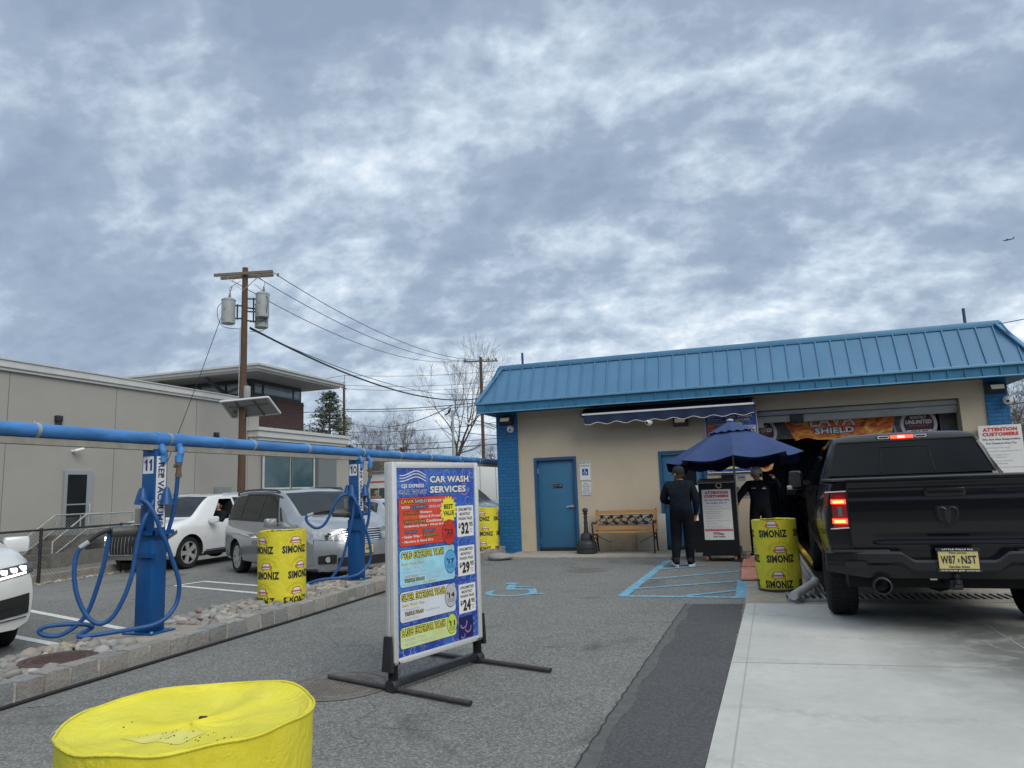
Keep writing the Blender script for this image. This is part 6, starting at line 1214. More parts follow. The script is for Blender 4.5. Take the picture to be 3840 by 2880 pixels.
m = MB(); m.box(-3.4, 3.4, -1.2, 1.2, 1.0, 3.6, .03); tr = thing('truck_trailer', 'plain white box trailer parked before the far white building', 'trailer', (-17.6, 49, -.35)); part('box', m, M_WHITE, tr)
m = MB()
for x in (-2.4, -1.4, 2.2):
    for y in (-1.05, 1.05): m.cyl((x, y - .12, .5), (x, y + .12, .5), .5, n=18)
part('wheels', m, M_RUBBER, tr)
m = MB()
for x in (-1.7, -.5, .7, 1.9): m.box(x, x + .03, -1.215, -1.205, 1.1, 3.5)
part('box_rib', m, M_GREY, tr, smooth=False)
# chimney house glimpsed between the bare trees
hs = thing('far_house', 'small far house with a brick chimney glimpsed between bare trees', 'house', (-35.2, 68, -.5))
m = MB(); m.box(-3.5, 3.5, -3, 3, 0, 3.6); part('wall', m, mat('house_tan', (.30, .27, .23), .9), hs, smooth=False); m = MB(); m.prism([(-3.4, 3.6), (3.4, 3.6), (0, 5.4)], -3.8, 3.8); m.v = [(v[2], v[0], v[1]) for v in m.v]; part('roof', m, mat('house_roof', (.10, .09, .085), .9), hs, smooth=False); m = MB(); m.box(.6, .98, -.2, .2, 4.0, 6.5); m.box(.57, 1.01, -.23, .23, 6.502, 6.62); part('chimney', m, M_BRICKR, hs, smooth=False)
# distant tree line closing the horizon
rd = random.Random(77); m = MB()
for k in range(260):
    a = radians(rd.uniform(-75, 40)); D_ = rd.uniform(110, 150); x, y = D_ * sin(a), D_ * cos(a); h = rd.uniform(3.5, 8)
    for b in range(14):
        q = Vector((x + rd.gauss(0, 1.3), y + rd.gauss(0, 1.3), rd.uniform(0, h))); e = q + Vector((rd.gauss(0, 1.0), rd.gauss(0, 1.0), rd.uniform(.6, 2.0))); m.tube([(x, y, max(-.5, q.z - 1.5)), q, e], [.12, .08, .03], 3, False)
for k in range(230):   # unseen bare trees added behind the viewer to darken the truck's reflections
    a = radians(rd.uniform(75, 285)); D_ = rd.uniform(38, 52); x, y = D_ * sin(a), D_ * cos(a); h = rd.uniform(6, 11)
    for b in range(26):
        q = Vector((x + rd.gauss(0, 1.5), y + rd.gauss(0, 1.5), rd.uniform(0, h))); e = q + Vector((rd.gauss(0, 1.2), rd.gauss(0, 1.2), rd.uniform(.3, 1.6))); m.tube([(x, y, max(-.5, q.z - 1.5)), q, e], [.28, .25, .10], 3, False)
o = link_mesh('distant_and_unseen_trees', m, mat('far_twigs', (.12, .105, .10), .95), smooth=False); tag(o, 'hazy line of bare trees along the horizon', 'trees', kind='stuff')
# airliner
AP = thing('airplane', 'tiny distant airplane in the cloudy sky', 'airplane', (787, 2372, 671), radians(-20)); m = MB(); m.lathe([(.1, -14), (1.6, -11), (1.9, -5), (1.9, 8), (.9, 14), (.2, 16)], 12); m.v = [(v[2], v[0], v[1]) for v in m.v]; part('fuselage', m, mat('plane_dark', (.12, .13, .15), .5), AP); m = MB(); m.add([(3, 0, 0), (-2, 0, 0), (-6, 16, 1), (-4, 16, 1), (-6, -16, 1), (-4, -16, 1)], [(0, 1, 2, 3), (1, 0, 5, 4)]); part('wing', m, mat('plane_dark', (.12, .13, .15), .5), AP, smooth=False); m = MB(); m.add([(14, 0, 1), (10, 0, 1), (14, 0, 6.5), (16, 0, 6.5)], [(0, 1, 2, 3)]); part('tail_fin', m, mat('plane_dark', (.12, .13, .15), .5), AP, smooth=False)
# ================================================================== VEHICLES
def paint(name, col, metal=0.0, rough=.35, coat=1.0, spec=.5): return mat(name, col, rough, metal=metal, coat=coat, var=.04, vs=2, spec=spec)
P_SILV = paint('paint_silver', (.34, .355, .37), .5, .34); P_WHITE = paint('paint_white', (.70, .71, .72)); P_BLACK = paint('paint_black', (.005, .0055, .008), 0, .22, .45, .2); P_GREYD = paint('paint_grey', (.085, .09, .10), .4, .3); P_SIL2 = paint('paint_pale_silver', (.45, .46, .47), .4, .32)
M_LAMP = mat('lamp_clear', (.42, .44, .47), .08, spec=.9, coat=1, var=.45, vs=26); M_LAMPD = mat('lamp_dark', (.05, .052, .058), .1, spec=.9, coat=1); M_LED = mat('led_lit', (1, 1, .95), .3, emis=(1, .96, .80), es=4.0); M_AMB = mat('lamp_amber', (.70, .20, .03), .2, coat=1); M_TAILR = mat('lamp_red', (.22, .008, .010), .12, coat=1); M_TAILON = mat('lamp_red_lit', (.9, .05, .03), .3, emis=(1, .035, .015), es=5.0); M_TAILHOT = mat('lamp_hot', (1, .4, .1), .3, emis=(1, .25, .03), es=7.0); M_ALLOY = mat('alloy_wheel', (.62, .63, .64), .35, metal=.6); M_ARCH = mat('arch_dark', (.012, .012, .013), .9); M_PLATE = mat('plate_yellow', (.58, .50, .20), .5, var=.1, vs=9); M_TRIMB = mat('trim_black', (.022, .022, .024), .45); M_SEAM = mat('seam_black', (.008, .008, .009), .8)
def pch(tab):
    xs = [p[0] for p in tab]; ys = [p[1] for p in tab]; n = len(xs); d = [(ys[i + 1] - ys[i]) / (xs[i + 1] - xs[i]) for i in range(n - 1)]; m = [d[0]] + [0 if d[i - 1] * d[i] <= 0 else 2 * d[i - 1] * d[i] / (d[i - 1] + d[i]) for i in range(1, n - 1)] + [d[-1]]
    def f(x):
        if x <= xs[0]: return ys[0]
        if x >= xs[-1]: return ys[-1]
        i = max(k for k in range(n - 1) if xs[k] <= x); h = xs[i + 1] - xs[i]; t = (x - xs[i]) / h
        return ys[i] * (1 + 2 * t) * (1 - t) ** 2 + h * m[i] * t * (1 - t) ** 2 + ys[i + 1] * t * t * (3 - 2 * t) + h * m[i + 1] * t * t * (t - 1)
    return f
class Car:
    """body surface S(x, t): x along the car (front +), t from sill underside (0) over the belt line (6) to the roof centre (11)"""
    def __init__(s, top, belt, wm, wt, zb, bow=(.28, .2), lean=None, rlean=None):
        s.top, s.belt, s.wm, s.wt, s.zb = map(pch, (top, belt, wm, wt, zb)); s.x0, s.x1 = top[0][0], top[-1][0]; s.bow = bow; s.lean = pch(lean or [(0, 0), (2, 0)]); s.rlean = pch(rlean or [(0, 0), (2, 0)]); s.Wd = max(p[1] for p in wm)
    def sec(s, x):
        zb, zt = s.zb(x), s.top(x); zl = min(s.belt(x), zt - .03); w, wt = s.wm(x), s.wt(x); h = zl - zb; g_ = zt - zl; wb = w * .955
        return [(0, zb), (w * .80, zb), (w * .95, zb + .06 * min(1, h / .5)), (w * .985, zb + h * .28), (w, zb + h * .55), (w * .988, zb + h * .82), (wb, zl), (wb + (wt - wb) * .52 + .012, zl + g_ * .48), (wt, zl + g_ * .88), (wt * .88, zl + g_ * .965), (wt * .5, zt - .012 * min(1, g_ * 3)), (0, zt)]
    def disp(s, x, y, z):
        b = min(1, max(0, (x - (s.x1 - .95)) / .95)); b = b * b * (3 - 2 * b); r = min(1, max(0, ((s.x0 + .8) - x) / .8)); r = r * r * (3 - 2 * r); q = min(1, abs(y) / s.Wd) ** 2.6
        return (x + b * (s.lean(z) - s.bow[0] * q) + r * (s.rlean(z) + s.bow[1] * q), y, z)
    def raw(s, x, t):
        P = s.sec(x); i = min(int(t), 10); f = t - i; p0 = P[max(i - 1, 0)]; p1 = P[i]; p2 = P[i + 1]; p3 = P[min(i + 2, 11)] if i + 2 <= 11 else (-P[10][0], P[10][1])
        if i == 0: p0 = (-P[1][0], P[1][1])
        if i in (0, 1, 6): return tuple(p1[k] + (p2[k] - p1[k]) * f for k in (0, 1))
        return tuple(.5 * (2 * p1[k] + (p2[k] - p0[k]) * f + (2 * p0[k] - 5 * p1[k] + 4 * p2[k] - p3[k]) * f * f + (3 * p1[k] - p0[k] - 3 * p2[k] + p3[k]) * f ** 3) for k in (0, 1))
    def S(s, x, t, side=1, off=0.0):
        y, z = s.raw(x, t); p = Vector(s.disp(x, y, z))
        if off:
            e = .02; y2, z2 = s.raw(x, min(t + e, 10.99)); a = Vector(s.disp(x, y2, z2)) - Vector(s.disp(x, *s.raw(x, max(t - e, 0)))); xa = min(x + e, s.x1); xb = max(x - e, s.x0); b_ = Vector(s.disp(xa, *s.raw(xa, t))) - Vector(s.disp(xb, *s.raw(xb, t))); n = a.cross(b_)
            n = n if n.length > 1e-9 else Vector((0, 0, 1)); n.normalize()
            if n.y < 0 and t < 8: n = -n
            if t >= 8 and n.z < 0: n = -n
            p = p + n * off
        return (p.x, p.y * side, p.z)
    def body(s):
        mb = MB(); ts = [0, 1, 1.5, 2, 2.5, 3, 3.5, 4, 4.5, 5, 5.5, 6, 6.5, 7, 7.5, 8, 8.35, 8.7, 9, 9.5, 10, 10.5, 11]; n = len(ts); K = 52
        xs = [s.x0 + (s.x1 - s.x0) * (.5 - .5 * cos(pi * k / K)) * .55 + (s.x1 - s.x0) * (k / K) * .45 for k in range(K + 1)]; ring = []
        for x in xs: ring.append([s.S(x, t, 1) for t in ts] + [s.S(x, t, -1) for t in ts[-2:0:-1]])
        R = len(ring[0]); mb.add([p for r in ring for p in r], [(i * R + k, i * R + (k + 1) % R, (i + 1) * R + (k + 1) % R, (i + 1) * R + k) for i in range(K) for k in range(R)])
        for x, fl in ((s.x0, True), (s.x1, False)):
            m_ = 8
            def fn(u, v, x=x):
                t = ts[min(n - 1, round(v * (n - 1)))]; y, z = s.raw(x, t); return s.disp(x, y * (2 * u - 1), z)
            mb.grid(fn, m_, n - 1, None, fl)
        return mb
    def side(s, mb, t0, t1, xa, xb, side, off=.005, nx=14, nt=5, mi=None):
        """patch on the flank; xa, xb give the x limits at the bottom and at the top"""
        mb.grid(lambda u, v: s.S((xa[0] * (1 - v) + xa[1] * v) * (1 - u) + (xb[0] * (1 - v) + xb[1] * v) * u, t0 + (t1 - t0) * v, side, off), nx, nt, mi, side > 0)
    def topp(s, mb, t0, xa, xb, off=.006, nx=10, mi=None):
        def fn(u, v): sd = 1 if v < .5 else -1; k = abs(v - .5) * 2; t = 11 - (11 - t0) * k; x = xa + (xb - xa) * u; return s.S(x, t, sd, off)
        mb.grid(fn, nx, 16, mi)
    def front(s, mb, y0, y1, zl, zh, off=.008, ny=10, nz=4, mi=None, rear=False):
        X = s.x0 if rear else s.x1; sg = -1 if rear else 1
        zl = zl if callable(zl) else (lambda y, q=zl: q); zh = zh if callable(zh) else (lambda y, q=zh: q)
        def fn(u, v): y = y0 + (y1 - y0) * u; z = zl(y) + (zh(y) - zl(y)) * v; p = s.disp(X, y, z); return (p[0] + off * sg, p[1], p[2])
        mb.grid(fn, ny, nz, mi)
    def line(s, pts, side, r=.006):
        m = MB(); 
        for sd in ((1, -1) if side == 0 else (side,)): m.tube([s.S(x, t, sd, .001) for x, t in pts], r, 4)
        return m
def cut_arches(o, wheels, r, W, mt):
    mb = MB()
    for x, z in wheels:
        for sd in (1, -1): mb.cyl((x, sd * (W - .34), z), (x, sd * (W + .4), z), r, n=40)
    c = link_mesh('cutter', mb, mt); o.data.materials.append(mt)
    md = o.modifiers.new('b', 'BOOLEAN'); md.operation = 'DIFFERENCE'; md.object = c; md.solver = 'EXACT'; md.material_mode = 'TRANSFER'
    return c
def bake_mods(o, *extra):
    dg = bpy.context.evaluated_depsgraph_get(); dg.update(); me = bpy.data.meshes.new_from_object(o.evaluated_get(dg)); o.modifiers.clear(); o.data = me
    me.polygons.foreach_set('use_smooth', [True] * len(me.polygons)); me.set_sharp_from_angle(angle=radians(32))
    for e in extra: bpy.data.objects.remove(e)
def wheel(par, x, y, z, r, side, rim=M_ALLOY, spokes=5, wd=.23, dish=.02, steer=0, twin=True):
    wt = MB(); R0 = Matrix.Translation((x, y, z)) @ Matrix.Rotation(steer, 4, 'Z') @ Matrix.Rotation(-side * pi / 2, 4, 'X'); wt.M = R0; h = wd / 2; ri = r * .68
    wt.lathe([(ri, -h * .9), (r * .9, -h), (r * .975, -h * .75), (r, -h * .4), (r, h * .4), (r * .975, h * .75), (r * .9, h), (ri + .01, h * .92), (ri, h * .5), (ri, -h * .9)], 40, closed=False)
    t = part('wheel', wt, M_RUBBER, par)
    m = MB(); m.M = R0; m.lathe([(ri, h * .88), (ri * .96, h * .85), (ri * .93, h * .45), (ri * .93, -.04), (.001, -.04)], 36, closed=False, mi=1); m.lathe([(ri * 1.01, h * .80), (ri * 1.01, h * .93), (ri * .94, h * .93), (ri * .93, h * .5)], 36, closed=False, mi=0)
    for k in range(spokes):
        a = 2 * pi * k / spokes
        for da in ((-.13, .13) if twin else (0,)): m.bar((cos(a + da * 2.2) * .05, sin(a + da * 2.2) * .05, h * .72), (cos(a + da) * ri * .95, sin(a + da) * ri * .95, h * .80), .05 if twin else .07, .03, (0, 0, 1), 0)
    m.cyl((0, 0, h * .4), (0, 0, h * .82), .055, n=16, mi=0); part('rim', m, [rim, M_ARCH], t); return t
def make_car(name, label, cat, loc, rz, C, pnt, wheels, wr_, wins, ws, rw=None, cutmat=M_ARCH, rim=M_ALLOY, extra_cut=None, spokes=5, steer=0, track=None):
    T = thing(name, label, cat, loc, rz); b = link_mesh('body', C.body(), pnt, T, weld=True); W_ = C.Wd
    cs = [cut_arches(b, [(x, wr_ + .01) for x in wheels], wr_ * 1.12, W_, M_ARCH)]
    if extra_cut is not None:
        c = link_mesh('cutter', extra_cut, M_DARK, weld=True); b.data.materials.append(M_DARK); md = b.modifiers.new('c', 'BOOLEAN'); md.operation = 'DIFFERENCE'; md.object = c; md.solver = 'EXACT'; md.material_mode = 'TRANSFER'; cs.append(c)
    b.parent = None; bake_mods(b, *cs); b.parent = T
    for i, x in enumerate(wheels):
        for sd in (1, -1): wheel(T, x, sd * ((track or W_ - .05) - .115), wr_, wr_, sd, rim, spokes, steer=steer if i == 0 else 0)
    for (t0, t1, xa, xb, sd) in wins:
        for d in ((1, -1) if sd == 0 else (sd,)):
            m = MB(); C.side(m, t0 - .10, t1 + .10, (xa[0] - .03, xa[1] - .03), (xb[0] + .03, xb[1] + .03), d, .004); 
            fr = part('window', m, M_TRIMB, T); m = MB(); C.side(m, t0, t1, xa, xb, d, .009); part('pane', m, M_GLASS, fr)
    m = MB(); C.topp(m, 8.75, ws[0], ws[1]); part('windscreen', m, M_GLASS, T)
    if rw: m = MB(); C.topp(m, 8.8, rw[0], rw[1]); part('rear_window', m, M_GLASS, T)
    return T, b
def mirror(T, C, x, t, side, mt, s_=1.0):
    p = Vector(C.S(x, t, side)); m = MB(); m.obox((p.x + .02, p.y + side * .15 * s_, p.z + .05), (.13 * s_, .23 * s_, .165 * s_), (0, 0, side * -.15), .035); mm = part('mirror', m, mt, T); m = MB(); m.obox((p.x, p.y + side * .035, p.z + .0), (.06, .12, .035)); m.obox((p.x - .055 * s_, p.y + side * .15 * s_, p.z + .05), (.012, .19 * s_, .13 * s_)); part('mirror_base', m, M_TRIMB, mm, smooth=False)
def handles(T, C, xs, t, pnt):
    for x in xs:
        for sd in (1, -1):
            m = MB(); a = Vector(C.S(x - .10, t, sd, .03)); b = Vector(C.S(x + .10, t, sd, .03)); m.tube([Vector(C.S(x - .11, t, sd, .004)), a, b, Vector(C.S(x + .11, t, sd, .004))], .014, 8); part('door_handle', m, pnt, T)
def plate(T, P0, rz, lines, w=.31, h=.155):
    m = MB(); m.M = Matrix.Translation(P0) @ Matrix.Rotation(rz, 4, 'Z'); m.box(-w / 2 - .008, w / 2 + .008, -.004, .006, -.01, h + .01); pl = part('license_plate', m, M_TRIMB, T, smooth=False)
    m = MB(); m.M = Matrix.Translation(P0) @ Matrix.Rotation(rz, 4, 'Z') @ Matrix.Translation((0, -.0055, 0)) @ FACE; m.flat([(-w / 2, 0), (w / 2, 0), (w / 2, h), (-w / 2, h)], 0); part('plate_face', m, M_PLATE, pl, smooth=False)
    m = MB(); m.M = Matrix.Translation(P0) @ Matrix.Rotation(rz, 4, 'Z') @ Matrix.Translation((0, -.0068, 0)) @ FACE
    for s_, x0, y0, w_, h_ in lines: m.text(s_, x0 * w, y0 * h, w_ * w, h_ * h, 0, None, .03)
    part('lettering', m, M_INK, pl, smooth=False)
# ---------------- silver minivan
VN = Car(top=[(-2.54, 1.00), (-2.50, 1.22), (-2.36, 1.55), (-2.05, 1.71), (-1.2, 1.765), (-.2, 1.76), (.45, 1.69), (.95, 1.49), (1.55, 1.21), (2.0, 1.14), (2.35, 1.07), (2.54, .98)], belt=[(-2.54, .92), (-2.2, 1.08), (-1, 1.06), (.5, 1.05), (1.5, 1.08), (2.1, 1.03), (2.54, .86)], wm=[(-2.54, .90), (-2.2, .965), (-1, .99), (1.2, .99), (2.1, .965), (2.54, .86)], wt=[(-2.54, .78), (-2.1, .74), (-.2, .72), (.5, .72), (1.0, .76), (1.55, .80), (2.2, .74), (2.54, .60)], zb=[(-2.54, .34), (-2.1, .24), (2.0, .22), (2.54, .24)], bow=(.42, .18), lean=[(0, -.06), (.25, 0), (.55, .02), (.85, -.04), (1.05, -.14), (2, -.3)], rlean=[(0, .1), (.5, 0), (.9, 0), (1.3, .05), (2, .1)])
wn = [(6.25, 7.75, (-2.28, -2.12), (-1.28, -1.28), 0), (6.25, 7.75, (-1.20, -1.20), (-.22, -.22), 0), (6.25, 7.75, (-.14, -.14), (.80, .35), 0)]
V, vb = make_car('minivan', 'silver minivan parked behind vacuum post 10 with a yellow drum before its door', 'minivan', (-8.9, 13.1, -.15), radians(-32), VN, P_SILV, (1.58, -1.45), .345, wn, (.52, 1.48), (-2.47, -2.12), spokes=7)
for sd in (1, -1):
    m = MB(); VN.side(m, 6.3, 7.2, (.88, .62), (1.02, .70), sd, .006); part('quarter_window', m, M_TRIMB, V)
for pts in ([(-1.24, 2.4), (-1.24, 6.1)], [(-.18, 1.6), (-.18, 7.8)], [(.98, 1.6), (1.02, 4), (1.0, 6.1)], [(-1.24, 4.6), (-2.2, 4.6)]): part('panel_gap', VN.line(pts, 0, .005), M_SEAM, V)
handles(V, VN, (-.42, -.02), 4.75, P_SILV); mirror(V, VN, .82, 6.0, 1, P_SILV); mirror(V, VN, .82, 6.0, -1, P_SILV)
for sd in (1, -1):
    m = MB(); a, b = (.25, .95) ; lo = lambda y: .60 + .17 * (abs(y) - .30); hi = lambda y: .69 + .20 * (abs(y) - .30)
    VN.front(m, .36 * sd, .85 * sd, lambda y: .765 + .10 * (abs(y) - .34), lambda y: .875 + .17 * (abs(y) - .34), .012, 12, 4, 0)
    m.grid(lambda u, v: VN.S(2.535 - u * .45, 4.72 + 1.0 * v + .45 * u * (1 - v), sd, .010), 8, 4, 0); hl = part('headlight', m, M_LAMP, V)
    m = MB(); p = VN.disp(VN.x1, .64 * sd, .86); m.M = Matrix.Translation((p[0] + .012, p[1], p[2])) @ Matrix.Rotation(pi / 2, 4, 'Y'); m.lathe([(.062, 0), (.062, .016), (.05, .020), (.03, .006), (.001, .014)], 18, closed=False); part('lamp_ring', m, M_LAMPD, hl)
    m = MB(); m.grid(lambda u, v: VN.S(2.26 - u * .17, 5.1 + .5 * v, sd, .013), 4, 3); part('indicator', m, M_AMB, hl)
    m = MB(); VN.front(m, .52 * sd, .80 * sd, .38, lambda y: .54 - .1 * abs(abs(y) - .6), .007, 8, 3); part('fog_recess', m, M_TRIMB, V); m = MB(); p = VN.disp(VN.x1, .66 * sd, .455); m.M = Matrix.Translation((p[0] + .01, p[1], p[2])) @ Matrix.Rotation(pi / 2, 4, 'Y'); m.lathe([(.05, 0), (.05, .014), (.04, .016), (.001, .010)], 18, closed=False); part('fog_lamp', m, M_LAMP, V)
    m = MB(); m.tube([VN.S(x, 8.45, sd, .045) for x in (.15, -.6, -1.4, -2.0)], .02, 8); m.tube([VN.S(.15, 8.45, sd, .045), VN.S(.3, 8.45, sd, 0)], .02, 8); m.tube([VN.S(-2.0, 8.45, sd, .045), VN.S(-2.12, 8.45, sd, 0)], .02, 8); part('roof_rail', m, M_TRIMB, V)
    m = MB(); m.grid(lambda u, v: VN.S(-2.53 + .25 * u * (1 - .4 * v), 4.6 + 1.5 * v, sd, .008), 5, 6); part('tail_light', m, M_TAILR, V)
    m = MB(); m.grid(lambda u, v: VN.S(.55 - 1.9 * u, 7.82 + .16 * v, sd, .014), 16, 2); part('rain_visor', m, M_TRIMB, V)
m = MB(); VN.front(m, -.40, .40, .77, .95, .006, 12, 4, 0)
for k in range(4): VN.front(m, -.40, .40, .79 + k * .042, .806 + k * .042, .018, 14, 1, 1)
VN.front(m, -.44, .44, .955, .975, .016, 14, 1, 1); VN.front(m, -.38, .38, .752, .768, .016, 14, 1, 1); part('grille', m, [M_TRIMB, M_CHROME], V)
m = MB(); p = VN.disp(VN.x1, 0, .88); m.M = Matrix.Translation((p[0] + .026, 0, .875)) @ Matrix.Rotation(pi / 2, 4, 'Z') @ FACE; m.ring(0, 0, 0, .052, .062, 24, None); m.M = m.M @ Matrix.Diagonal((.6, .75, 1, 1)); m.ring(0, .006, .001, .05, .065, 20); part('emblem', m, M_CHROME, V, smooth=False)
m = MB(); VN.front(m, -.50, .50, .32, .48, .006, 12, 3); part('lower_intake', m, M_TRIMB, V)
m = MB(); VN.front(m, -.80, .80, .255, .268, .012, 16, 1); part('bumper_chrome', m, M_CHROME, V)
p = VN.disp(VN.x1, 0, .60); plate(V, (p[0] + .03, 0, .53), pi / 2, [('T64 ARX', -.42, .3, .84, .42), ('New Jersey', -.25, .80, .5, .14)])
m = MB(); m.tube([VN.S(1.50, 9.6, -1, .02), VN.S(1.36, 10.6, 1, .02)], .010, 6); m.tube([VN.S(1.50, 10.7, 1, .02), VN.S(1.34, 9.2, 1, .02)], .010, 6); part('wiper', m, M_TRIMB, V)
# ---------------- white SUV with its driver
AU = Car(top=[(-2.53, 1.05), (-2.48, 1.28), (-2.30, 1.52), (-1.9, 1.66), (-1, 1.735), (0, 1.74), (.65, 1.69), (1.05, 1.47), (1.46, 1.18), (1.7, 1.13), (2.1, 1.07), (2.4, .99), (2.53, .90)], belt=[(-2.53, .95), (-2, 1.10), (0, 1.07), (1.3, 1.04), (2.1, 1.0), (2.53, .80)], wm=[(-2.53, .90), (-2.1, .965), (-1, .985), (1.3, .985), (2.1, .965), (2.53, .88)], wt=[(-2.53, .74), (-1.9, .72), (0, .70), (.7, .70), (1.45, .82), (2.1, .80), (2.53, .72)], zb=[(-2.53, .36), (-2.1, .26), (2.0, .25), (2.53, .30)], bow=(.34, .18), lean=[(0, -.10), (.3, 0), (.6, .03), (.9, -.02), (1.1, -.10), (2, -.2)], rlean=[(0, .12), (.5, 0), (1, 0), (2, .2)])
ec = MB(); ec.add([(-.06, .40, 1.105), (.86, .40, 1.09), (.38, .40, 1.60), (-.06, .40, 1.60), (-.06, 1.3, 1.105), (.86, 1.3, 1.09), (.38, 1.3, 1.60), (-.06, 1.3, 1.60)], [(3, 2, 1, 0), (4, 5, 6, 7), (0, 1, 5, 4), (1, 2, 6, 5), (2, 3, 7, 6), (3, 0, 4, 7)]); 
wn = [(6.25, 7.75, (-2.05, -1.95), (-1.22, -1.22), 0), (6.25, 7.75, (-1.14, -1.14), (-.16, -.16), 0), (6.25, 7.75, (-.08, -.08), (.92, .50), -1)]
A_, ab = make_car('suv', 'white SUV with a black chrome-edged grille and its driver at the open window', 'SUV', (-13.58, 15.45, -.15), radians(-89), AU, P_WHITE, (1.60, -1.40), .375, wn, (.70, 1.42), (-2.42, -2.0), extra_cut=ec)
for pts in ([(-.12, 1.6), (-.12, 7.8)], [(1.08, 1.6), (1.12, 4), (1.10, 6.1)], [(-1.18, 2.4), (-1.18, 6.1)]): part('panel_gap', AU.line(pts, 0, .005), M_SEAM, A_)
handles(A_, AU, (.05, -1.0), 4.9, P_WHITE); mirror(A_, AU, .95, 6.0, 1, P_WHITE); mirror(A_, AU, .95, 6.0, -1, P_WHITE)
m = MB(); AU.front(m, -.50, .50, .42, lambda y: .94 - .05 * abs(y), .010, 14, 5, 0); 
for k in range(9): y = -.40 + k * .1; AU.front(m, y - .008, y + .008, .45, .90, .02, 1, 4, 1)
for a, b, c, d in ((-.53, .53, .91, .945), (-.47, .47, .40, .425)): AU.front(m, a, b, c, d, .024, 12, 1, 1)
for sd in (1, -1): AU.front(m, sd * .50, sd * .53, .44, .92, .024, 2, 4, 1)
part('grille', m, [M_TRIMB, M_CHROME], A_)
for sd in (1, -1):
    m = MB(); AU.front(m, .57 * sd, .86 * sd, lambda y: .72 + .06 * (abs(y) - .57), lambda y: .84 + .10 * (abs(y) - .57), .012, 10, 3); m.grid(lambda u, v: AU.S(2.52 - u * .28, 4.9 + .8 * v + .2 * u * (1 - v), sd, .008), 6, 4); hl = part('headlight', m, M_LAMPD, A_)
    m = MB(); AU.front(m, .58 * sd, .84 * sd, .735, .755, .018, 8, 1); p = AU.disp(AU.x1, .70 * sd, .80); m.obox((p[0] + .012, p[1], p[2]), (.02, .10, .04)); part('running_lamp', m, M_LED, hl, smooth=False)
    m = MB(); AU.front(m, .60 * sd, .82 * sd, .42, .60, .008, 6, 3, 0); part('side_intake', m, M_TRIMB, A_)
    m = MB(); m.tube([AU.S(x, 8.45, sd, .04) for x in (.2, -.6, -1.4, -1.9)], .016, 6); part('roof_rail', m, M_ALU, A_)
m = MB(); AU.front(m, -.82, .82, .31, .40, .010, 14, 2); part('bumper_skirt', m, mat('skirt_grey', (.16, .165, .17), .5), A_); m = MB(); AU.side(m, 1.2, 2.4, (-1.0, -1.0), (1.15, 1.15), 1, .012); part('sill_trim', m, M_TRIMB, A_); m = MB(); m.tube([AU.S(x, 2.6, 1, .012) for x in (-.9, 0, 1.1)], .012, 6); part('door_strip', m, M_CHROME, A_)
# ---------------- white SUV cut by the left edge
RD = Car(top=[(-2.35, 1.0), (-2.3, 1.3), (-2.0, 1.55), (-1, 1.64), (0, 1.64), (.4, 1.57), (.85, 1.37), (1.25, 1.20), (1.9, 1.13), (2.2, 1.07), (2.35, .98)], belt=[(-2.35, .92), (-1.8, 1.05), (0, 1.03), (1.2, 1.06), (2.0, 1.02), (2.35, .88)], wm=[(-2.35, .86), (-1.9, .925), (0, .945), (1.3, .945), (2.0, .93), (2.35, .86)], wt=[(-2.35, .72), (-1.8, .70), (0, .69), (.5, .69), (1.25, .80), (2.0, .78), (2.35, .68)], zb=[(-2.35, .36), (-1.9, .24), (1.9, .25), (2.35, .30)], bow=(.26, .18), lean=[(0, -.04), (.3, 0), (.6, .02), (.92, -.03), (1.1, -.14), (2, -.2)])
wn = [(6.25, 7.75, (-1.14, -1.14), (-.16, -.16), 0), (6.25, 7.75, (-.08, -.08), (.72, .30), 0)]
th = radians(-21); ox, oy = -10.0, 6.05
R_, rb_ = make_car('suv', 'white SUV cut off by the left edge with lit headlight', 'SUV', (ox, oy, -.17), th, RD, paint('paint_pearl', (.68, .69, .67)), (1.36, -1.30), .355, wn, (.45, 1.2), (-2.2, -1.8))
mirror(R_, RD, .80, 6.25, 1, P_WHITE, 1.2); mirror(R_, RD, .80, 6.1, -1, P_WHITE, 1.15)
for sd in (1, -1):
    m = MB(); RD.front(m, .36 * sd, .86 * sd, lambda y: .815 + .15 * (abs(y) - .36), lambda y: .94 + .12 * (abs(y) - .36), .010, 12, 4); m.grid(lambda u, v: RD.S(2.345 - u * .30, 4.75 + .9 * v + .5 * u * (1 - v), sd, .008), 7, 4); hl = part('headlight', m, M_LAMPD, R_)
    for k in range(4):
        y = (.44 + k * .10) * sd; p = RD.disp(RD.x1, y, .90 + k * .014); m = MB(); m.obox((p[0] + .014, p[1], p[2]), (.02, .07, .05), (0, 0, -.25 * sd), .01); part('lamp_projector', m, M_LED, hl)
    m = MB(); RD.front(m, .38 * sd, .78 * sd, lambda y: .822 + .15 * (abs(y) - .36), lambda y: .842 + .15 * (abs(y) - .36), .018, 10, 1); part('running_lamp', m, M_LED, hl)
    m = MB(); RD.front(m, .40 * sd, .82 * sd, lambda y: .42 + .09 * (abs(y) - .4), lambda y: .62 + .12 * (abs(y) - .4), .008, 8, 3); RD.front(m, .40 * sd, .82 * sd, lambda y: .51 + .10 * (abs(y) - .4), lambda y: .522 + .1 * (abs(y) - .4), .016, 8, 1); part('side_intake', m, M_TRIMB, R_); m = MB(); RD.front(m, .40 * sd, .80 * sd, lambda y: .385 + .07 * (abs(y) - .4), lambda y: .402 + .07 * (abs(y) - .4), .014, 8, 1); part('chrome_strip', m, M_CHROME, R_)
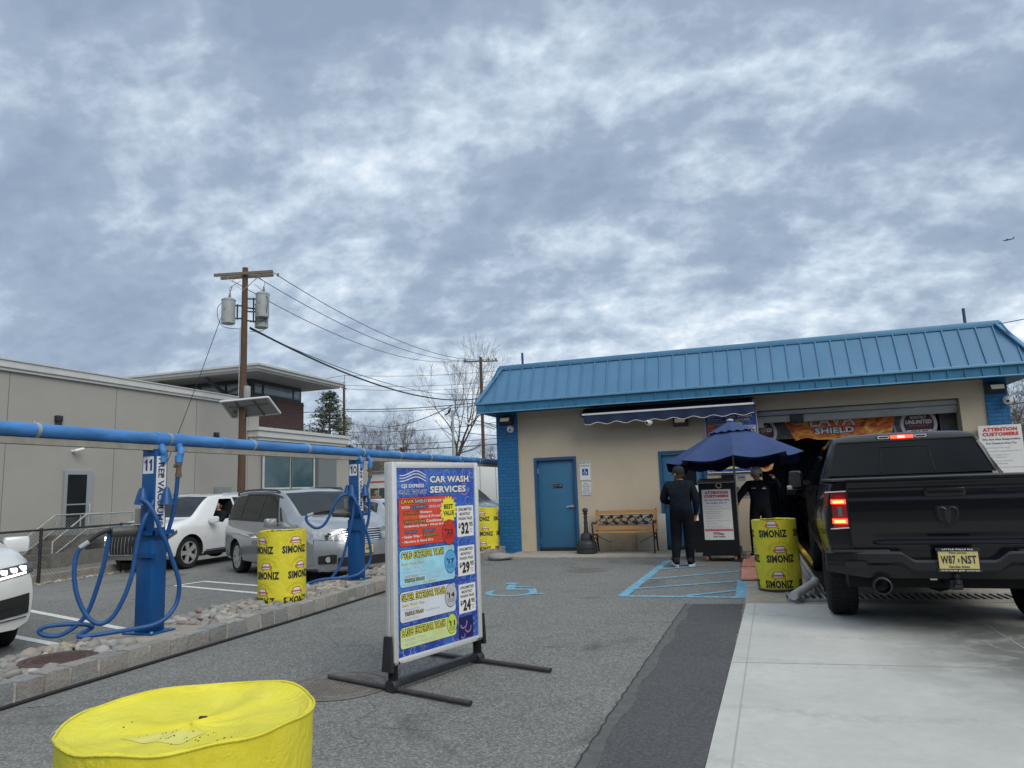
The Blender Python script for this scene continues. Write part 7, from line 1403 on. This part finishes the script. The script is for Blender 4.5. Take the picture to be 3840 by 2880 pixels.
m = MB(); RD.front(m, -.34, .34, .36, .82, .010, 12, 5); part('grille', m, M_TRIMB, R_); part('panel_gap', RD.line([(2.25, 5.9), (2.0, 6.6), (1.2, 7.6), (.95, 8.2)], 0, .005), M_SEAM, R_)
# ---------------- cars farther along the lot
def plain_car(name, label, cat, loc, rz, C, pnt, extra=True):
    wn = [(6.25, 7.75, (-1.14, -1.05), (-.16, -.16), 0), (6.25, 7.75, (-.08, -.08), (.70, .28), 0)]
    T, b = make_car(name, label, cat, loc, rz, C, pnt, (1.36, -1.30), .34, wn, (.43, 1.2), (-2.2, -1.75)); mirror(T, C, .78, 6.0, 1, pnt); mirror(T, C, .78, 6.0, -1, pnt); handles(T, C, (.02, -.98), 4.9, pnt)
    for sd in (1, -1):
        m = MB(); C.front(m, .42 * sd, .82 * sd, .74, lambda y: .86 + .1 * (abs(y) - .42), .010, 8, 3); m.grid(lambda u, v: C.S(2.34 - u * .25, 4.8 + .9 * v, sd, .008), 6, 4); part('headlight', m, M_LAMP, T)
        m = MB(); m.grid(lambda u, v: C.S(-2.345 + .2 * u, 4.6 + 1.2 * v, sd, .008), 4, 5); part('tail_light', m, M_TAILR, T)
    m = MB(); C.front(m, -.36, .36, .50, .76, .010, 10, 4); part('grille', m, M_TRIMB, T); return T
SDN = Car(top=[(-2.35, .95), (-2.25, 1.08), (-1.6, 1.18), (-1.0, 1.40), (-.4, 1.46), (.2, 1.43), (.8, 1.18), (1.25, 1.0), (1.9, .93), (2.35, .78)], belt=[(-2.35, .85), (-1.5, .98), (0, .95), (1.2, .92), (2.35, .68)], wm=[(-2.35, .84), (-1.9, .90), (0, .92), (1.3, .92), (2.35, .80)], wt=[(-2.35, .68), (-1.3, .66), (0, .64), (.5, .64), (1.2, .76), (2.35, .6)], zb=[(-2.35, .34), (-1.9, .22), (1.9, .22), (2.35, .26)], bow=(.3, .18), lean=[(0, -.04), (.3, 0), (.6, .02), (.85, -.1), (2, -.2)])
plain_car('sedan', 'pale silver car behind the minivan and vacuum post 10', 'car', (-8.75, 17.0, -.15), radians(-42), SDN, P_SIL2)
plain_car('crossover', 'grey car nose-in behind the yellow drum at the blue brick pier', 'car', (-8.9, 20.3, -.15), radians(-38), RD, P_GREYD)
plain_car('large_suv', 'black SUV parked behind the grey car near the blue brick pier', 'SUV', (-10.3, 24.2, -.15), radians(-35), AU, P_BLACK)
plain_car('crossover', 'black SUV inside the tunnel ahead of the pickup with lit red taillight', 'SUV', (1.95, 16.2, .03), radians(90), RD, P_BLACK)
m = MB(); m.tube([(1.10, 13.95, 1.15), (1.13, 13.86, 1.08), (1.22, 13.84, 1.05)], .022, 6); m.box(1.08, 1.13, 13.84, 13.9, .75, .79)
o = link_mesh('lit_tail_light', m, M_TAILON, [q for q in bpy.data.objects if q.get('label', '').startswith('black SUV inside')][0]); o.matrix_parent_inverse = (Matrix.Translation((1.95, 16.2, .03)) @ Matrix.Rotation(radians(90), 4, 'Z')).inverted()

# ---------------- black pickup truck (local frame: y forward from the tailgate, x right)
TK = thing('pickup_truck', 'black pickup truck seen from behind with lit brake lights at the tunnel entrance', 'pickup truck', (1.69, 7.40, .009), radians(-2.2))
def loft(mb, secs, mi=None, cap=True):
    n = len(secs[0][1]); vs = []
    for y, pts in secs: vs += [(x, y, z) for x, z in pts] + [(-x, y, z) for x, z in pts[::-1]]
    R = 2 * n; mb.add(vs, [(i * R + k, i * R + (k + 1) % R, (i + 1) * R + (k + 1) % R, (i + 1) * R + k) for i in range(len(secs) - 1) for k in range(R)], mi)
    if cap: mb.add(vs[:R], [tuple(range(R))[::-1]], mi); mb.add(vs[-R:], [tuple(range(R))], mi)
def bed(w, fl=0.0, zt=1.375): return [(.86, .60), (w - .04, .60), (w - .01 + fl * .6, .72), (w + fl, .92), (w - .005 + fl, 1.08), (w - .025 + fl * .4, 1.20), (w - .045, 1.29), (w - .075, zt - .02), (w - .11, zt), (w - .19, zt + .004), (.40, zt + .004)]
mb = MB(); loft(mb, [(.035, bed(1.0)), (.12, bed(1.015)), (.35, bed(1.02, .01)), (.60, bed(1.02, .035)), (1.05, bed(1.02, .045)), (1.5, bed(1.02, .03)), (1.74, bed(1.02))])
b = part('bed', mb, P_BLACK, TK, weld=True); c = cut_arches(b, [(1.06, .42)], .50, 1.0, M_ARCH)
for v in c.data.vertices: v.co = (v.co.y, v.co.x, v.co.z)
c.data.flip_normals(); b.parent = None; bake_mods(b, c); b.parent = TK
def cabs(wb, wr_, zr, zb_=.50, zl=1.33): return [(.7, zb_), (wb - .04, zb_), (wb, .70), (wb + .005, 1.0), (wb - .01, zl - .08), (wb - .05, zl), (wr_ + (wb - .05 - wr_) * .45, zl + (zr - zl) * .5), (wr_ + .02, zr - .10), (wr_ - .03, zr - .025), (wr_ - .18, zr), (.3, zr + .012)]
mb = MB(); loft(mb, [(1.79, cabs(1.01, .92, 1.38, zl=1.335)), (1.80, cabs(1.01, .90, 1.45)), (1.95, cabs(1.01, .80, 1.80)), (2.0, cabs(1.01, .775, 1.87)), (2.12, cabs(1.01, .765, 1.915)), (2.9, cabs(1.01, .76, 1.93)), (3.5, cabs(1.01, .74, 1.88)), (4.2, cabs(1.01, .86, 1.42)), (4.5, cabs(1.01, .88, 1.36)), (5.3, cabs(1.0, .84, 1.28, .6)), (5.55, cabs(.96, .78, 1.14, .6, 1.05))])
part('cab', mb, P_BLACK, TK)
# rear window with slider
def rw(x, v, off=.0): y = 1.80 + .155 * v; w_ = (.845 - .135 * v); return (x * w_, 1.788 + .172 * v - off, 1.435 + .39 * v + .012 * (1 - abs(x)) * v)
m = MB(); m.grid(lambda u, v: rw(2 * u - 1, v, .022), 10, 4); wd = part('rear_window', m, M_GLASST, TK)
m = MB(); m.tube([rw(-.34, .06, .026), rw(-.34, .80, .026), rw(.32, .80, .026), rw(.32, .06, .026)], .007, 5); part('slider_frame', m, M_SEAM, wd)
m = MB(); m.tube([rw(-1.0, 0, .024), rw(-1.0, 1.0, .024), rw(1.0, 1.0, .024), rw(1.0, 0, .024)], .012, 6); part('window_seal', m, M_SEAM, wd)
for sd in (1, -1):
    m = MB(); m.add([(sd * 1.013, 2.05, 1.36), (sd * 1.013, 3.7, 1.36), (sd * .80, 3.3, 1.83), (sd * .795, 2.2, 1.83)], [(0, 1, 2, 3) if sd > 0 else (3, 2, 1, 0)]); part('window', m, M_GLASS, TK, smooth=False)
m = MB(); m.box(-.27, .27, 1.975, 2.02, 1.845, 1.895, .012); bl = part('brake_lamp', m, M_TRIMB, TK)
m = MB(); m.box(-.12, .12, 1.968, 1.976, 1.852, 1.888); part('lit_lens', m, M_TAILON, bl, smooth=False); m = MB(); m.box(-.045, .03, 1.964, 1.969, 1.856, 1.884); part('lit_bulb', m, mat('lamp_pink_lit', (1, .3, .25), .3, emis=(1, .10, .10), es=7), bl, smooth=False)
for sd in (1, -1):
    m = MB(); m.M = Matrix.Translation((0, 1.968, 0)) @ FACE; m.rrect(sd * .195 - .062, sd * .195 + .062, 1.853, 1.887, .014, 0, 0); m.rrect(sd * .195 - .052, sd * .195 + .052, 1.860, 1.880, .008, .001, 1); part('cargo_lamp', m, [M_WHITE, M_LAMPD], bl, smooth=False)
m = MB(); m.lathe([(.001, .10), (.012, .09), (.04, .0), (.001, 0)], 10, closed=False); m.v = [(v[0] * .6 + .0, 2.45 + v[1] * 2.4 + .5 * (.1 - v[2]) * -1, v[2] + 1.935) for v in m.v]; part('antenna_fin', m, P_BLACK, TK)
# tonneau cover
m = MB(); m.box(-.93, .93, .05, 1.75, 1.383, 1.408, .008); part('bed_cover', m, mat('cover_vinyl', (.045, .046, .05), .6, var=.1, vs=4), TK)
# tailgate
def tg(x, z):  # pressed outer skin
    y = 0.0 + .018 * ((z - 1.07) / .33) ** 2
    if z > 1.33: y -= .018 * min(1, (z - 1.33) / .03)
    if 1.205 < z < 1.30: y += .004
    if abs(x) < .62 and .80 < z < .90: y += .012 * sin((z - .80) / .10 * pi)
    return y
m = MB(); zs_ = [.745 + .64 * k / 46 for k in range(47)]
def skin(u, v): x = -.80 + 1.60 * u; z = zs_[min(46, round(v * 46))]; return (x, tg(x, z), z)
m.grid(skin, 30, 46); m.box(-.80, .80, .03, .09, .745, 1.385); m.box(-.80, .80, -.018, .10, 1.386, 1.402, .004); tgp = part('tailgate', m, P_BLACK, TK, ang=50)
m = MB(); m.M = Matrix.Translation((0, -.002, 0)) @ FACE; 
m.rrect(-.165, .165, 1.225, 1.30, .03, .0, 0); m.rrect(-.15, .15, 1.228, 1.268, .02, .004, 1); part('tailgate_handle', m, [mat('handle_black', (.02, .021, .024), .35), M_SEAM], tgp, smooth=False)
m = MB(); m.box(-.155, .155, -.026, -.006, 1.270, 1.298, .008); part('handle_grip', m, P_BLACK, tgp)
m = MB(); m.M = Matrix.Translation((0, -.006, 1.05)) @ FACE @ Matrix.Scale(.80, 4); M_EMB = mat('emblem_gunmetal', (.010, .011, .013), .35, metal=.3); M_EMB2 = mat('emblem_grey', (.030, .032, .037), .35, metal=.5)
sh = [(-.115, .095), (-.085, .115), (.085, .115), (.115, .095), (.118, .0), (.085, -.085), (.05, -.11), (-.05, -.11), (-.085, -.085), (-.118, .0)]; m.prism(sh, 0, .006, 0)
for sd in (1, -1):
    m.tube([(sd * x, y, .010) for x, y in spline_xy([(.012, .07), (.05, .092), (.085, .07), (.092, .02), (.075, -.03), (.05, -.035), (.045, .0)])] if False else [tuple(p) for p in spline([(sd * .012, .07, .010), (sd * .05, .092, .010), (sd * .088, .07, .010), (sd * .094, .02, .010), (sd * .078, -.035, .010), (sd * .055, -.06, .010)], 4)], [.011, .012, .013, .014, .015, .015, .015, .014, .013, .013, .012, .012, .011, .010, .009, .009, .008, .008, .007, .006, .004], 6, mi=1)
m.prism([(-.028, .075), (.028, .075), (.034, .03), (.022, -.06), (.012, -.09), (-.012, -.09), (-.022, -.06), (-.034, .03)], .006, .014, 1); part('emblem', m, [M_EMB, M_EMB2], tgp)
# corner posts, lamps
for sd in (1, -1):
    m = MB(); m.grid(lambda u, v: (sd * (.815 + .19 * u), .022 + .20 * max(0, u - .55) ** 1.6 * 1.3, .955 + .33 * v - .012 * u), 12, 6, None, sd < 0); lt = part('tail_light', m, M_TAILR, TK)
    for z0, z1 in ((1.175, 1.215), (.99, 1.035)):
        m = MB(); m.grid(lambda u, v: (sd * (.825 + .165 * u), .012 + .20 * max(0, u - .55) ** 1.6 * 1.3, z0 + (z1 - z0) * v + .004 * u), 10, 3, None, sd < 0); part('lit_bar', m, M_TAILON, lt); m = MB(); m.grid(lambda u, v: (sd * (.845 + .09 * u), .006, z0 + (z1 - z0) * (.25 + .5 * v)), 6, 2, None, sd < 0); part('lit_bulb', m, M_TAILHOT, lt)
    m = MB(); m.box(min(sd * .865, sd * .90), max(sd * .865, sd * .90), .012, .02, 1.06, 1.15); part('reverse_lens', m, mat('reverse_grey', (.12, .12, .125), .15), lt, smooth=False)
    m = MB(); m.tube([(sd * .815, .014, 1.292), (sd * .93, .016, 1.288), (sd * .995, .05, 1.286)], .006, 5); m.tube([(sd * .815, .014, .953), (sd * .93, .016, .945), (sd * .995, .05, .943)], .006, 5); part('lamp_trim', m, M_ALU, lt)
    m = MB(); m.tube([(sd * .808, .01, .75), (sd * .806, .012, 1.38)], .006, 4); part('panel_gap', m, M_SEAM, TK)
# bumper
mb = MB(); prof = lambda x: 0
def bsec(x): 
    drop = .075 * min(1, max(0, (.42 - abs(x)) / .10)); zt = .742 - drop; w = abs(x) / 1.04; yb_ = -.105 + .13 * w ** 4; zl = .50 + .045 * max(0, (abs(x) - .72) / .3)
    return [(.16, zt - .02), (yb_ + .02, zt), (yb_, zt - .02), (yb_ + .004, zt - .10 if abs(x) > .5 else zt - .09), (yb_ + .045, zt - .125), (yb_ + .05, zl + .05), (yb_ + .07, zl), (.16, zl)]
xs_ = [-1.04 + 2.08 * k / 80 for k in range(81)]; R = 8; vs = [(x, y, z) for x in xs_ for y, z in bsec(x)]; mb.add(vs, [(i * R + k, i * R + (k + 1) % R, (i + 1) * R + (k + 1) % R, (i + 1) * R + k) for i in range(80) for k in range(R)]); mb.add(vs[:R], [tuple(range(R))[::-1]]); mb.add(vs[-R:], [tuple(range(R))])
bp = part('bumper', mb, mat('bumper_black', (.012, .0135, .017), .36, coat=.3, spec=.25, var=.1, vs=5), TK, ang=28)
for sd in (1, -1):
    m = MB(); m.box(min(sd * .50, sd * .98), max(sd * .50, sd * .98), -.06, .10, .732, .752, .006); part('bumper_pad', m, M_TRIMB, bp)
    m = MB(); m.M = Matrix.Translation((0, -.092, 0)) @ FACE; m.rrect(sd * .80 - .09, sd * .80 + .09, .60, .655, .012, .012); part('bumper_recess', m, M_SEAM, bp, smooth=False)
plate(bp, (.02, -.112, .595), 0, [('W87', -.45, .28, .38, .48), ('NST', .07, .28, .38, .48), ('s', -.02, .36, .04, .22), ('New Jersey', -.22, .83, .44, .14), ('Garden State', -.26, .05, .52, .14)], .305, .150)
m = MB(); m.box(-.15, .19, -.124, -.112, .748, .775); m.box(-.15, .19, -.124, -.112, .567, .592); pf = part('plate_frame', m, M_TRIMB, bp, smooth=False); m = MB(); m.M = Matrix.Translation((0, -.1255, 0)) @ FACE; m.text('LITTLE FALLS N.J.', -.10, .753, .24, .016, 0, None, .03); m.text('CHRYSLER JEEP DODGE', -.13, .572, .30, .015, 0, None, .03); part('lettering', m, M_SIGNW, pf, smooth=False)
m = MB(); m.box(-.05, .05, -.02, .3, .40, .49, .01); m.cyl((0, -.07, .46), (0, -.07, .50), .02, n=12); m.lathe([(.001, .56), (.018, .555), (.026, .535), (.018, .515), (.012, .505), (.001, .505)], 14, (0, -.07, 0), closed=False); m.box(-.03, .03, -.10, 0, .43, .455); part('tow_hitch', m, M_BLACKM, TK)
m = MB(); m.box(-.20, -.145, -.02, -.01, .485, .505); part('hitch_tag', m, M_WHITE, TK, smooth=False)
m = MB(); m.M = Matrix.Translation((-.60, .02, .44)) @ Matrix.Rotation(pi / 2, 4, 'X'); m.lathe([(.05, -.45), (.052, .0), (.075, .01), (.078, .14), (.066, .145), (.062, .0), (.001, -.02)], 24, closed=False); part('exhaust_tip', m, mat('exhaust_steel', (.045, .045, .048), .45, metal=.7, var=.3, vs=8), TK)
m = MB(); m.box(-.85, .85, .25, 5.3, .38, .60); m.cyl((-.80, 1.06, .40), (.80, 1.06, .40), .06, n=14); m.lathe([(.001, -.17), (.12, -.13), (.16, 0), (.12, .13), (.001, .17)], 18, (0.05, 1.06, .40), closed=False); m.cyl((.45, .9, .45), (.5, .2, .5), .035, n=8); part('chassis', m, M_ARCH, TK, smooth=False)
for y in (1.06, 4.60):
    for sd in (1, -1):
        R0 = MB(); R0.M = Matrix.Translation((sd * .875, y, .405)) @ Matrix.Rotation(sd * pi / 2, 4, 'Y'); h = .14; r = .405
        R0.lathe([(.22, -h * .9), (.36, -h), (.392, -h * .82), (.405, -h * .5), (.405, h * .5), (.392, h * .82), (.36, h), (.23, h * .9), (.22, h * .4), (.22, -h * .9)], 44, closed=False)
        for k in range(44):
            a = 2 * pi * k / 44
            for q in (-1, 0, 1): R0.obox((.406 * cos(a), .406 * sin(a), q * .075), (.012, .030, .05), (0, 0, a + .25 * q))
        w_ = part('wheel', R0, M_RUBBER, TK); m = MB(); m.M = Matrix.Translation((sd * .875, y, .405)) @ Matrix.Rotation(sd * pi / 2, 4, 'Y'); m.lathe([(.225, h * .85), (.20, h * .8), (.19, .02), (.001, .02)], 28, closed=False)
        for k in range(6): a = pi * k / 3; m.bar((.04 * cos(a), .04 * sin(a), h * .7), (.2 * cos(a), .2 * sin(a), h * .75), .06, .03)
        part('rim', m, M_TRIMB, w_)
for sd in (1, -1):
    m = MB(); m.obox((sd * 1.17, 3.55, 1.40), (.19, .14, .27), (0, 0, 0), .05); mm = part('mirror', m, P_BLACK, TK); m = MB(); m.obox((sd * 1.175, 3.475, 1.41), (.14, .008, .20)); part('mirror_glass', m, M_LAMPD, mm, smooth=False); m = MB(); m.obox((sd * 1.06, 3.58, 1.36), (.16, .06, .06)); part('mirror_arm', m, M_TRIMB, mm); m = MB(); m.obox((sd * 1.26, 3.476, 1.30), (.07, .02, .06), (0, 0, 0), .01); part('mirror_lamp', m, M_LAMP, mm)

# ================================================================== PEOPLE
M_SKIN = mat('skin_tan', (.32, .17, .115), .55, var=.08, vs=8); M_SKIN2 = mat('skin_light', (.42, .25, .18), .55, var=.08, vs=8)
def skin_mesh(name, verts, edges, root, mats, pick, T, sub=2):
    me = bpy.data.meshes.new(name); me.from_pydata([v[:3] for v in verts], edges, []); o = bpy.data.objects.new(name, me); COL.objects.link(o)
    md = o.modifiers.new('skin', 'SKIN'); md.use_smooth_shade = True; sv = me.skin_vertices[0].data
    for i, v in enumerate(verts): r = v[3]; sv[i].radius = (r, v[4] if len(v) > 4 else r)
    sv[root].use_root = True; s_ = o.modifiers.new('sub', 'SUBSURF'); s_.levels = sub; s_.render_levels = sub
    dg = bpy.context.evaluated_depsgraph_get(); dg.update(); nm = bpy.data.meshes.new_from_object(o.evaluated_get(dg)); o.modifiers.clear(); o.data = nm; nm.materials.clear()
    for m in mats: nm.materials.append(m)
    for p in nm.polygons: p.use_smooth = True; p.material_index = pick(p.center)
    o.parent = T; return o
def person(label, loc, rz, J, cloth, trous, skin, pickx=None):
    """J: joint positions (local, facing -Y). One continuous skinned body from pelvis to head, hands with fingers."""
    T = thing('person', label, 'person', loc, rz); V_, E_ = [], []
    def add(p, r, prev=None): V_.append((*p, r)); i = len(V_) - 1; E_.append((prev, i)) if prev is not None else None; return i
    k_ = J.get('bulk', 1.0); pel = add(J['pelvis'], .155 * k_); w_ = add(J['waist'], .155 * k_, pel); ch = add(J['chest'], .178 * k_, w_); nb = add(J['neck'], .075, ch); nk = add(Vector(J['neck']).lerp(Vector(J['head']), .45), .058, nb); hd = add(J['head'], .088, nk); ht = add(Vector(J['head']) + Vector(J.get('up', (0, 0, 1))) * .10, .082, hd)
    f = Vector(J.get('face', (0, -1, 0))); add(Vector(J['head']) + f * .085 + Vector((0, 0, -.005)), .020, hd); add(Vector(J['head']) + f * .055 + Vector((0, 0, -.075)), .045, hd)
    for s_ in ('L', 'R'):
        sh = add(J['sh' + s_], .092 * k_, ch); el = add(J['el' + s_], .066 * k_, sh); wr_ = add(J['wr' + s_], .036, el); d = (Vector(J['wr' + s_]) - Vector(J['el' + s_])).normalized(); d = Vector(J['hd' + s_]) if 'hd' + s_ in J else d; pm = add(Vector(J['wr' + s_]) + d * .06, .036, wr_); u = d.cross(Vector((0, 1, .3))).normalized(); v_ = d.cross(u)
        for k in range(4):
            a = add(Vector(J['wr' + s_]) + d * .105 + v_ * (.027 - .018 * k), .0105, pm); b = add(Vector(J['wr' + s_]) + d * (.135 - .006 * abs(k - 1.3)) + v_ * (.029 - .019 * k) + u * .018, .0095, a); add(Vector(J['wr' + s_]) + d * (.15 - .01 * abs(k - 1.3)) + v_ * (.027 - .018 * k) + u * .04, .008, b)
        a = add(Vector(J['wr' + s_]) + d * .05 + v_ * .045 + u * .01, .012, pm); add(Vector(J['wr' + s_]) + d * .085 + v_ * .058 + u * .02, .010, a)
        hp = add(J['hip' + s_], .120 * k_, pel); kn = add(J['kn' + s_], .088 * k_, hp); cf = add(Vector(J['kn' + s_]).lerp(Vector(J['an' + s_]), .35), .082 * k_, kn); an = add(J['an' + s_], .062 * k_, cf); add(J['to' + s_], .040, an)
    wl, wr2 = Vector(J['wrL']), Vector(J['wrR']); hz = J['neck'][2] + .015; wz = J['pelvis'][2] + .04; az = min(J['anL'][2], J['anR'][2]) - .01
    def pick(c):
        if (c - wl).length < .045 or (c - wr2).length < .045: return 0
        for q, e in ((wl, Vector(J['elL'])), (wr2, Vector(J['elR']))):
            d = (q - e).normalized(); 
            k2 = (c - q).dot(d)
            if k2 > -.005 and (c - q).length < .2 and (c - q - d * k2).length < .062: return 2
        if c.z > hz and (c - Vector(J['head'])).length < .25: return 2
        if c.z > wz or (abs(c.x - J['pelvis'][0]) > .30 and c.z > .6): return 0
        return 1
    b = skin_mesh('body', V_, E_, 0, [cloth, trous, skin], pick, T); return T
M_HOOD = mat('cloth_black', (.010, .014, .022), .95, spec=.12, var=.3, vs=9, bump=.8, bs=11); M_TROU = mat('trousers_black', (.008, .009, .013), .95, spec=.12, var=.3, vs=9, bump=.8, bs=10); M_JKT = mat('jacket_navy', (.007, .010, .020), .9, spec=.15, var=.3, vs=8, bump=.8, bs=11); M_SHOE = mat('shoe_dark', (.016, .016, .020), .7); M_SOLE = mat('shoe_sole_white', (.62, .64, .66), .6)
def shoe(T, p, d, pitch=0.0, roll=0.0):
    d = Vector(d).normalized(); a = atan2(d.x, -d.y); M0 = Matrix.Translation(p) @ Matrix.Rotation(a, 4, 'Z') @ Matrix.Rotation(pitch, 4, 'X')
    m = MB(); m.M = M0; m.grid(lambda u, v: ((.045 + .012 * sin(v * pi)) * sin(2 * pi * u) * (1 - .25 * (v < .12)), .07 - .29 * v, .065 + (.045 - .035 * v) * cos(2 * pi * u)), 18, 10); m.tube([(0, .03, .09), (0, .03, .15)], [.05, .048], 12); s_ = part('shoe', m, M_SHOE, T)
    m = MB(); m.M = M0; m.prism([(.048 * sin(t_) * (1.12 if cos(t_) < 0 else 1.0), -.075 + .155 * cos(t_)) for t_ in [2 * pi * k / 20 for k in range(20)]], 0, .038); part('sole', m, M_SOLE, s_)
def cap(T, h, face, mt, brim=True, tilt=0):
    a = atan2(face[0], -face[1]); m = MB(); m.M = Matrix.Translation(h) @ Matrix.Rotation(a, 4, 'Z') @ Matrix.Rotation(tilt, 4, 'X'); m.lathe([(.103, .015), (.106, .05), (.098, .10), (.07, .135), (.03, .150), (.001, .152)], 24, closed=False); m.v = m.v
    if brim: m.grid(lambda u, v: ((u - .5) * .17 * (1 - .12 * v), -.085 - .085 * v * (1 - (2 * u - 1) ** 2 * .35), .03 - .02 * v - .03 * (2 * u - 1) ** 2), 8, 4); m.grid(lambda u, v: ((u - .5) * .17 * (1 - .12 * v), -.085 - .085 * v * (1 - (2 * u - 1) ** 2 * .35), .026 - .02 * v - .03 * (2 * u - 1) ** 2), 8, 4, flip=True)
    return part('cap', m, mt, T)
def face_bits(T, h, face, hair=None):
    a = atan2(face[0], -face[1]); M0 = Matrix.Translation(h) @ Matrix.Rotation(a, 4, 'Z')
    m = MB(); m.M = M0
    for s_ in (-1, 1): m.obox((s_ * .034, -.092, .018), (.022, .012, .010), (0, 0, 0), .003)
    m.obox((0, -.098, -.055), (.045, .012, .009), (0, 0, 0), .003); part('face_features', m, mat('face_dark', (.10, .045, .035), .6), T)
    m = MB(); m.M = M0
    for s_ in (-1, 1): m.obox((s_ * .096, .01, .0), (.018, .035, .06), (0, 0, s_ * .3), .008)
    part('ears', m, M_SKIN, T)
    if hair:
        m = MB(); m.M = M0; m.grid(lambda u, v: (.094 * cos(pi * (u * 1.25 - .125)) * cos(v * pi / 2), .012 + .090 * sin(pi * (u * 1.25 - .125)) * cos(v * pi / 2), -.04 + .135 * sin(v * pi / 2)), 16, 8); part('hair', m, hair, T)
J1 = dict(pelvis=(0, 0, .93), waist=(.0, .01, 1.08), chest=(.0, .0, 1.28), neck=(.01, -.01, 1.46), head=(.0, -.02, 1.575), face=(-.75, -.66, 0), shL=(.20, .0, 1.38), shR=(-.20, .0, 1.38), elR=(-.31, -.05, 1.13), wrR=(-.16, -.25, 1.07), elL=(.27, .03, 1.12), wrL=(.245, -.04, .89), hdL=(-.05, -.1, -1), hipL=(.10, 0, .88), hipR=(-.10, 0, .88), knL=(.11, -.04, .49), anL=(.10, .0, .09), toL=(.12, -.10, .05), knR=(-.115, -.06, .50), anR=(-.13, .12, .12), toR=(-.15, .02, .055))
pp = person('person in black hoodie and cap walking away across the blue hatched lines', (-1.14, 12.86, 0), radians(180), {k: ((-v[0], v[1], v[2]) if k not in ('up',) else v) for k, v in J1.items()} | {'bulk': 1.14}, M_HOOD, M_TROU, M_SKIN)
cap(pp, (0, -.02, 1.575), (.75, -.66, 0), mat('cap_black', (.012, .012, .014), .85), True); face_bits(pp, (0, -.02, 1.575), (.75, -.66, 0), mat('hair_dark', (.02, .015, .012), .9))
shoe(pp, (-.10, .0, .0), (-.15, -1, 0)); shoe(pp, (.13, .10, .02), (.35, -1, 0), radians(-14))
m = MB(); m.M = Matrix.Translation((-.245, -.06, .84)) @ Matrix.Rotation(pi, 4, 'Y'); m.lathe([(.035, -.06), (.042, .07), (.001, .07)], 16, closed=False); m.lathe([(.001, -.062), (.036, -.06)], 16, closed=False); o = solo('paper_cup', m, mat('cup_white', (.62, .58, .56), .6), 'white paper cup held by the person in the black hoodie', 'cup', None, (-1.14, 12.86, 0), radians(180))
J2 = dict(pelvis=(0, 0, .92), waist=(0, .0, 1.05), chest=(0, -.01, 1.24), neck=(-.01, -.02, 1.40), head=(-.015, -.04, 1.51), face=(-.45, -.9, 0), shL=(.19, 0, 1.33), shR=(-.19, 0, 1.33), elR=(-.36, -.10, 1.12), wrR=(-.40, -.26, 1.00), elL=(.37, -.10, 1.28), wrL=(.30, -.20, 1.42), hdL=(-.5, -.1, .75), hipL=(.10, 0, .87), hipR=(-.10, 0, .87), knL=(.12, -.03, .48), anL=(.12, .02, .09), toL=(.14, -.12, .05), knR=(-.14, -.03, .48), anR=(-.16, .02, .09), toR=(-.20, -.12, .05))
pq = person('person in dark jacket and pale grey cap raising one hand beside the tunnel mouth', (.19, 14.3, .01), 0, J2, M_JKT, M_TROU, M_SKIN2)
cap(pq, (-.015, -.04, 1.52), (-.45, -.9, 0), mat('cap_grey', (.70, .70, .71), .8)); face_bits(pq, (-.015, -.04, 1.51), (-.45, -.9, 0), mat('hair_dark', (.02, .015, .012), .9)); shoe(pq, (.12, .0, 0), (.2, -1, 0)); shoe(pq, (-.16, .0, 0), (-.3, -1, 0))
m = MB(); m.M = Matrix.Translation((0, -.187, 0)) @ FACE; m.flat([(-.13, 1.265), (-.05, 1.265), (-.05, 1.272), (-.13, 1.272)], 0); m.flat([(.06, 1.25), (.13, 1.25), (.13, 1.262), (.06, 1.262)], 0); m.tube([(.07, 1.275, 0), (.09, 1.283, 0), (.12, 1.275, 0)], .003, 4); part('jacket_print', m, M_SIGNW, pq, smooth=False)
# driver of the white SUV (seated, head and shoulders at the open window)
J3 = dict(pelvis=(0, .05, .15), waist=(0, .06, .32), chest=(0, .04, .50), neck=(0, .02, .66), head=(0, .0, .77), face=(.30, -.95, 0), shL=(.18, .03, .58), shR=(-.18, .03, .58), elL=(.25, -.15, .40), wrL=(.15, -.38, .42), elR=(-.25, -.15, .40), wrR=(-.15, -.38, .42), hipL=(.1, 0, .13), hipR=(-.1, 0, .13), knL=(.12, -.42, .18), anL=(.12, -.55, -.15), toL=(.12, -.65, -.18), knR=(-.12, -.42, .18), anR=(-.12, -.55, -.15), toR=(-.12, -.65, -.18))
pd = person('person with dark hair sitting at the open window of the white SUV', (-12.90, 15.10, .49), 0, J3, M_HOOD, M_TROU, M_SKIN2); face_bits(pd, (0, 0, .77), (.30, -.95, 0), mat('hair_dark', (.02, .015, .012), .9))
# person far beyond the cars
J4 = {k: v for k, v in J1.items()}
pf_ = person('person in grey cap far off between the silver cars and the white building', (-18.4, 33.3, -.15), radians(20), J4, mat('cloth_tan', (.16, .12, .09), .9), M_TROU, M_SKIN2); cap(pf_, (0, -.02, 1.575), (-.75, -.66, 0), mat('cap_taupe', (.20, .17, .15), .9)); face_bits(pf_, (0, -.02, 1.575), (-.75, -.66, 0))
for r in [o for o in bpy.data.objects if o.get('kind') == 'structure']:
    for k in ('label', 'category'):
        if k in r: del r[k]
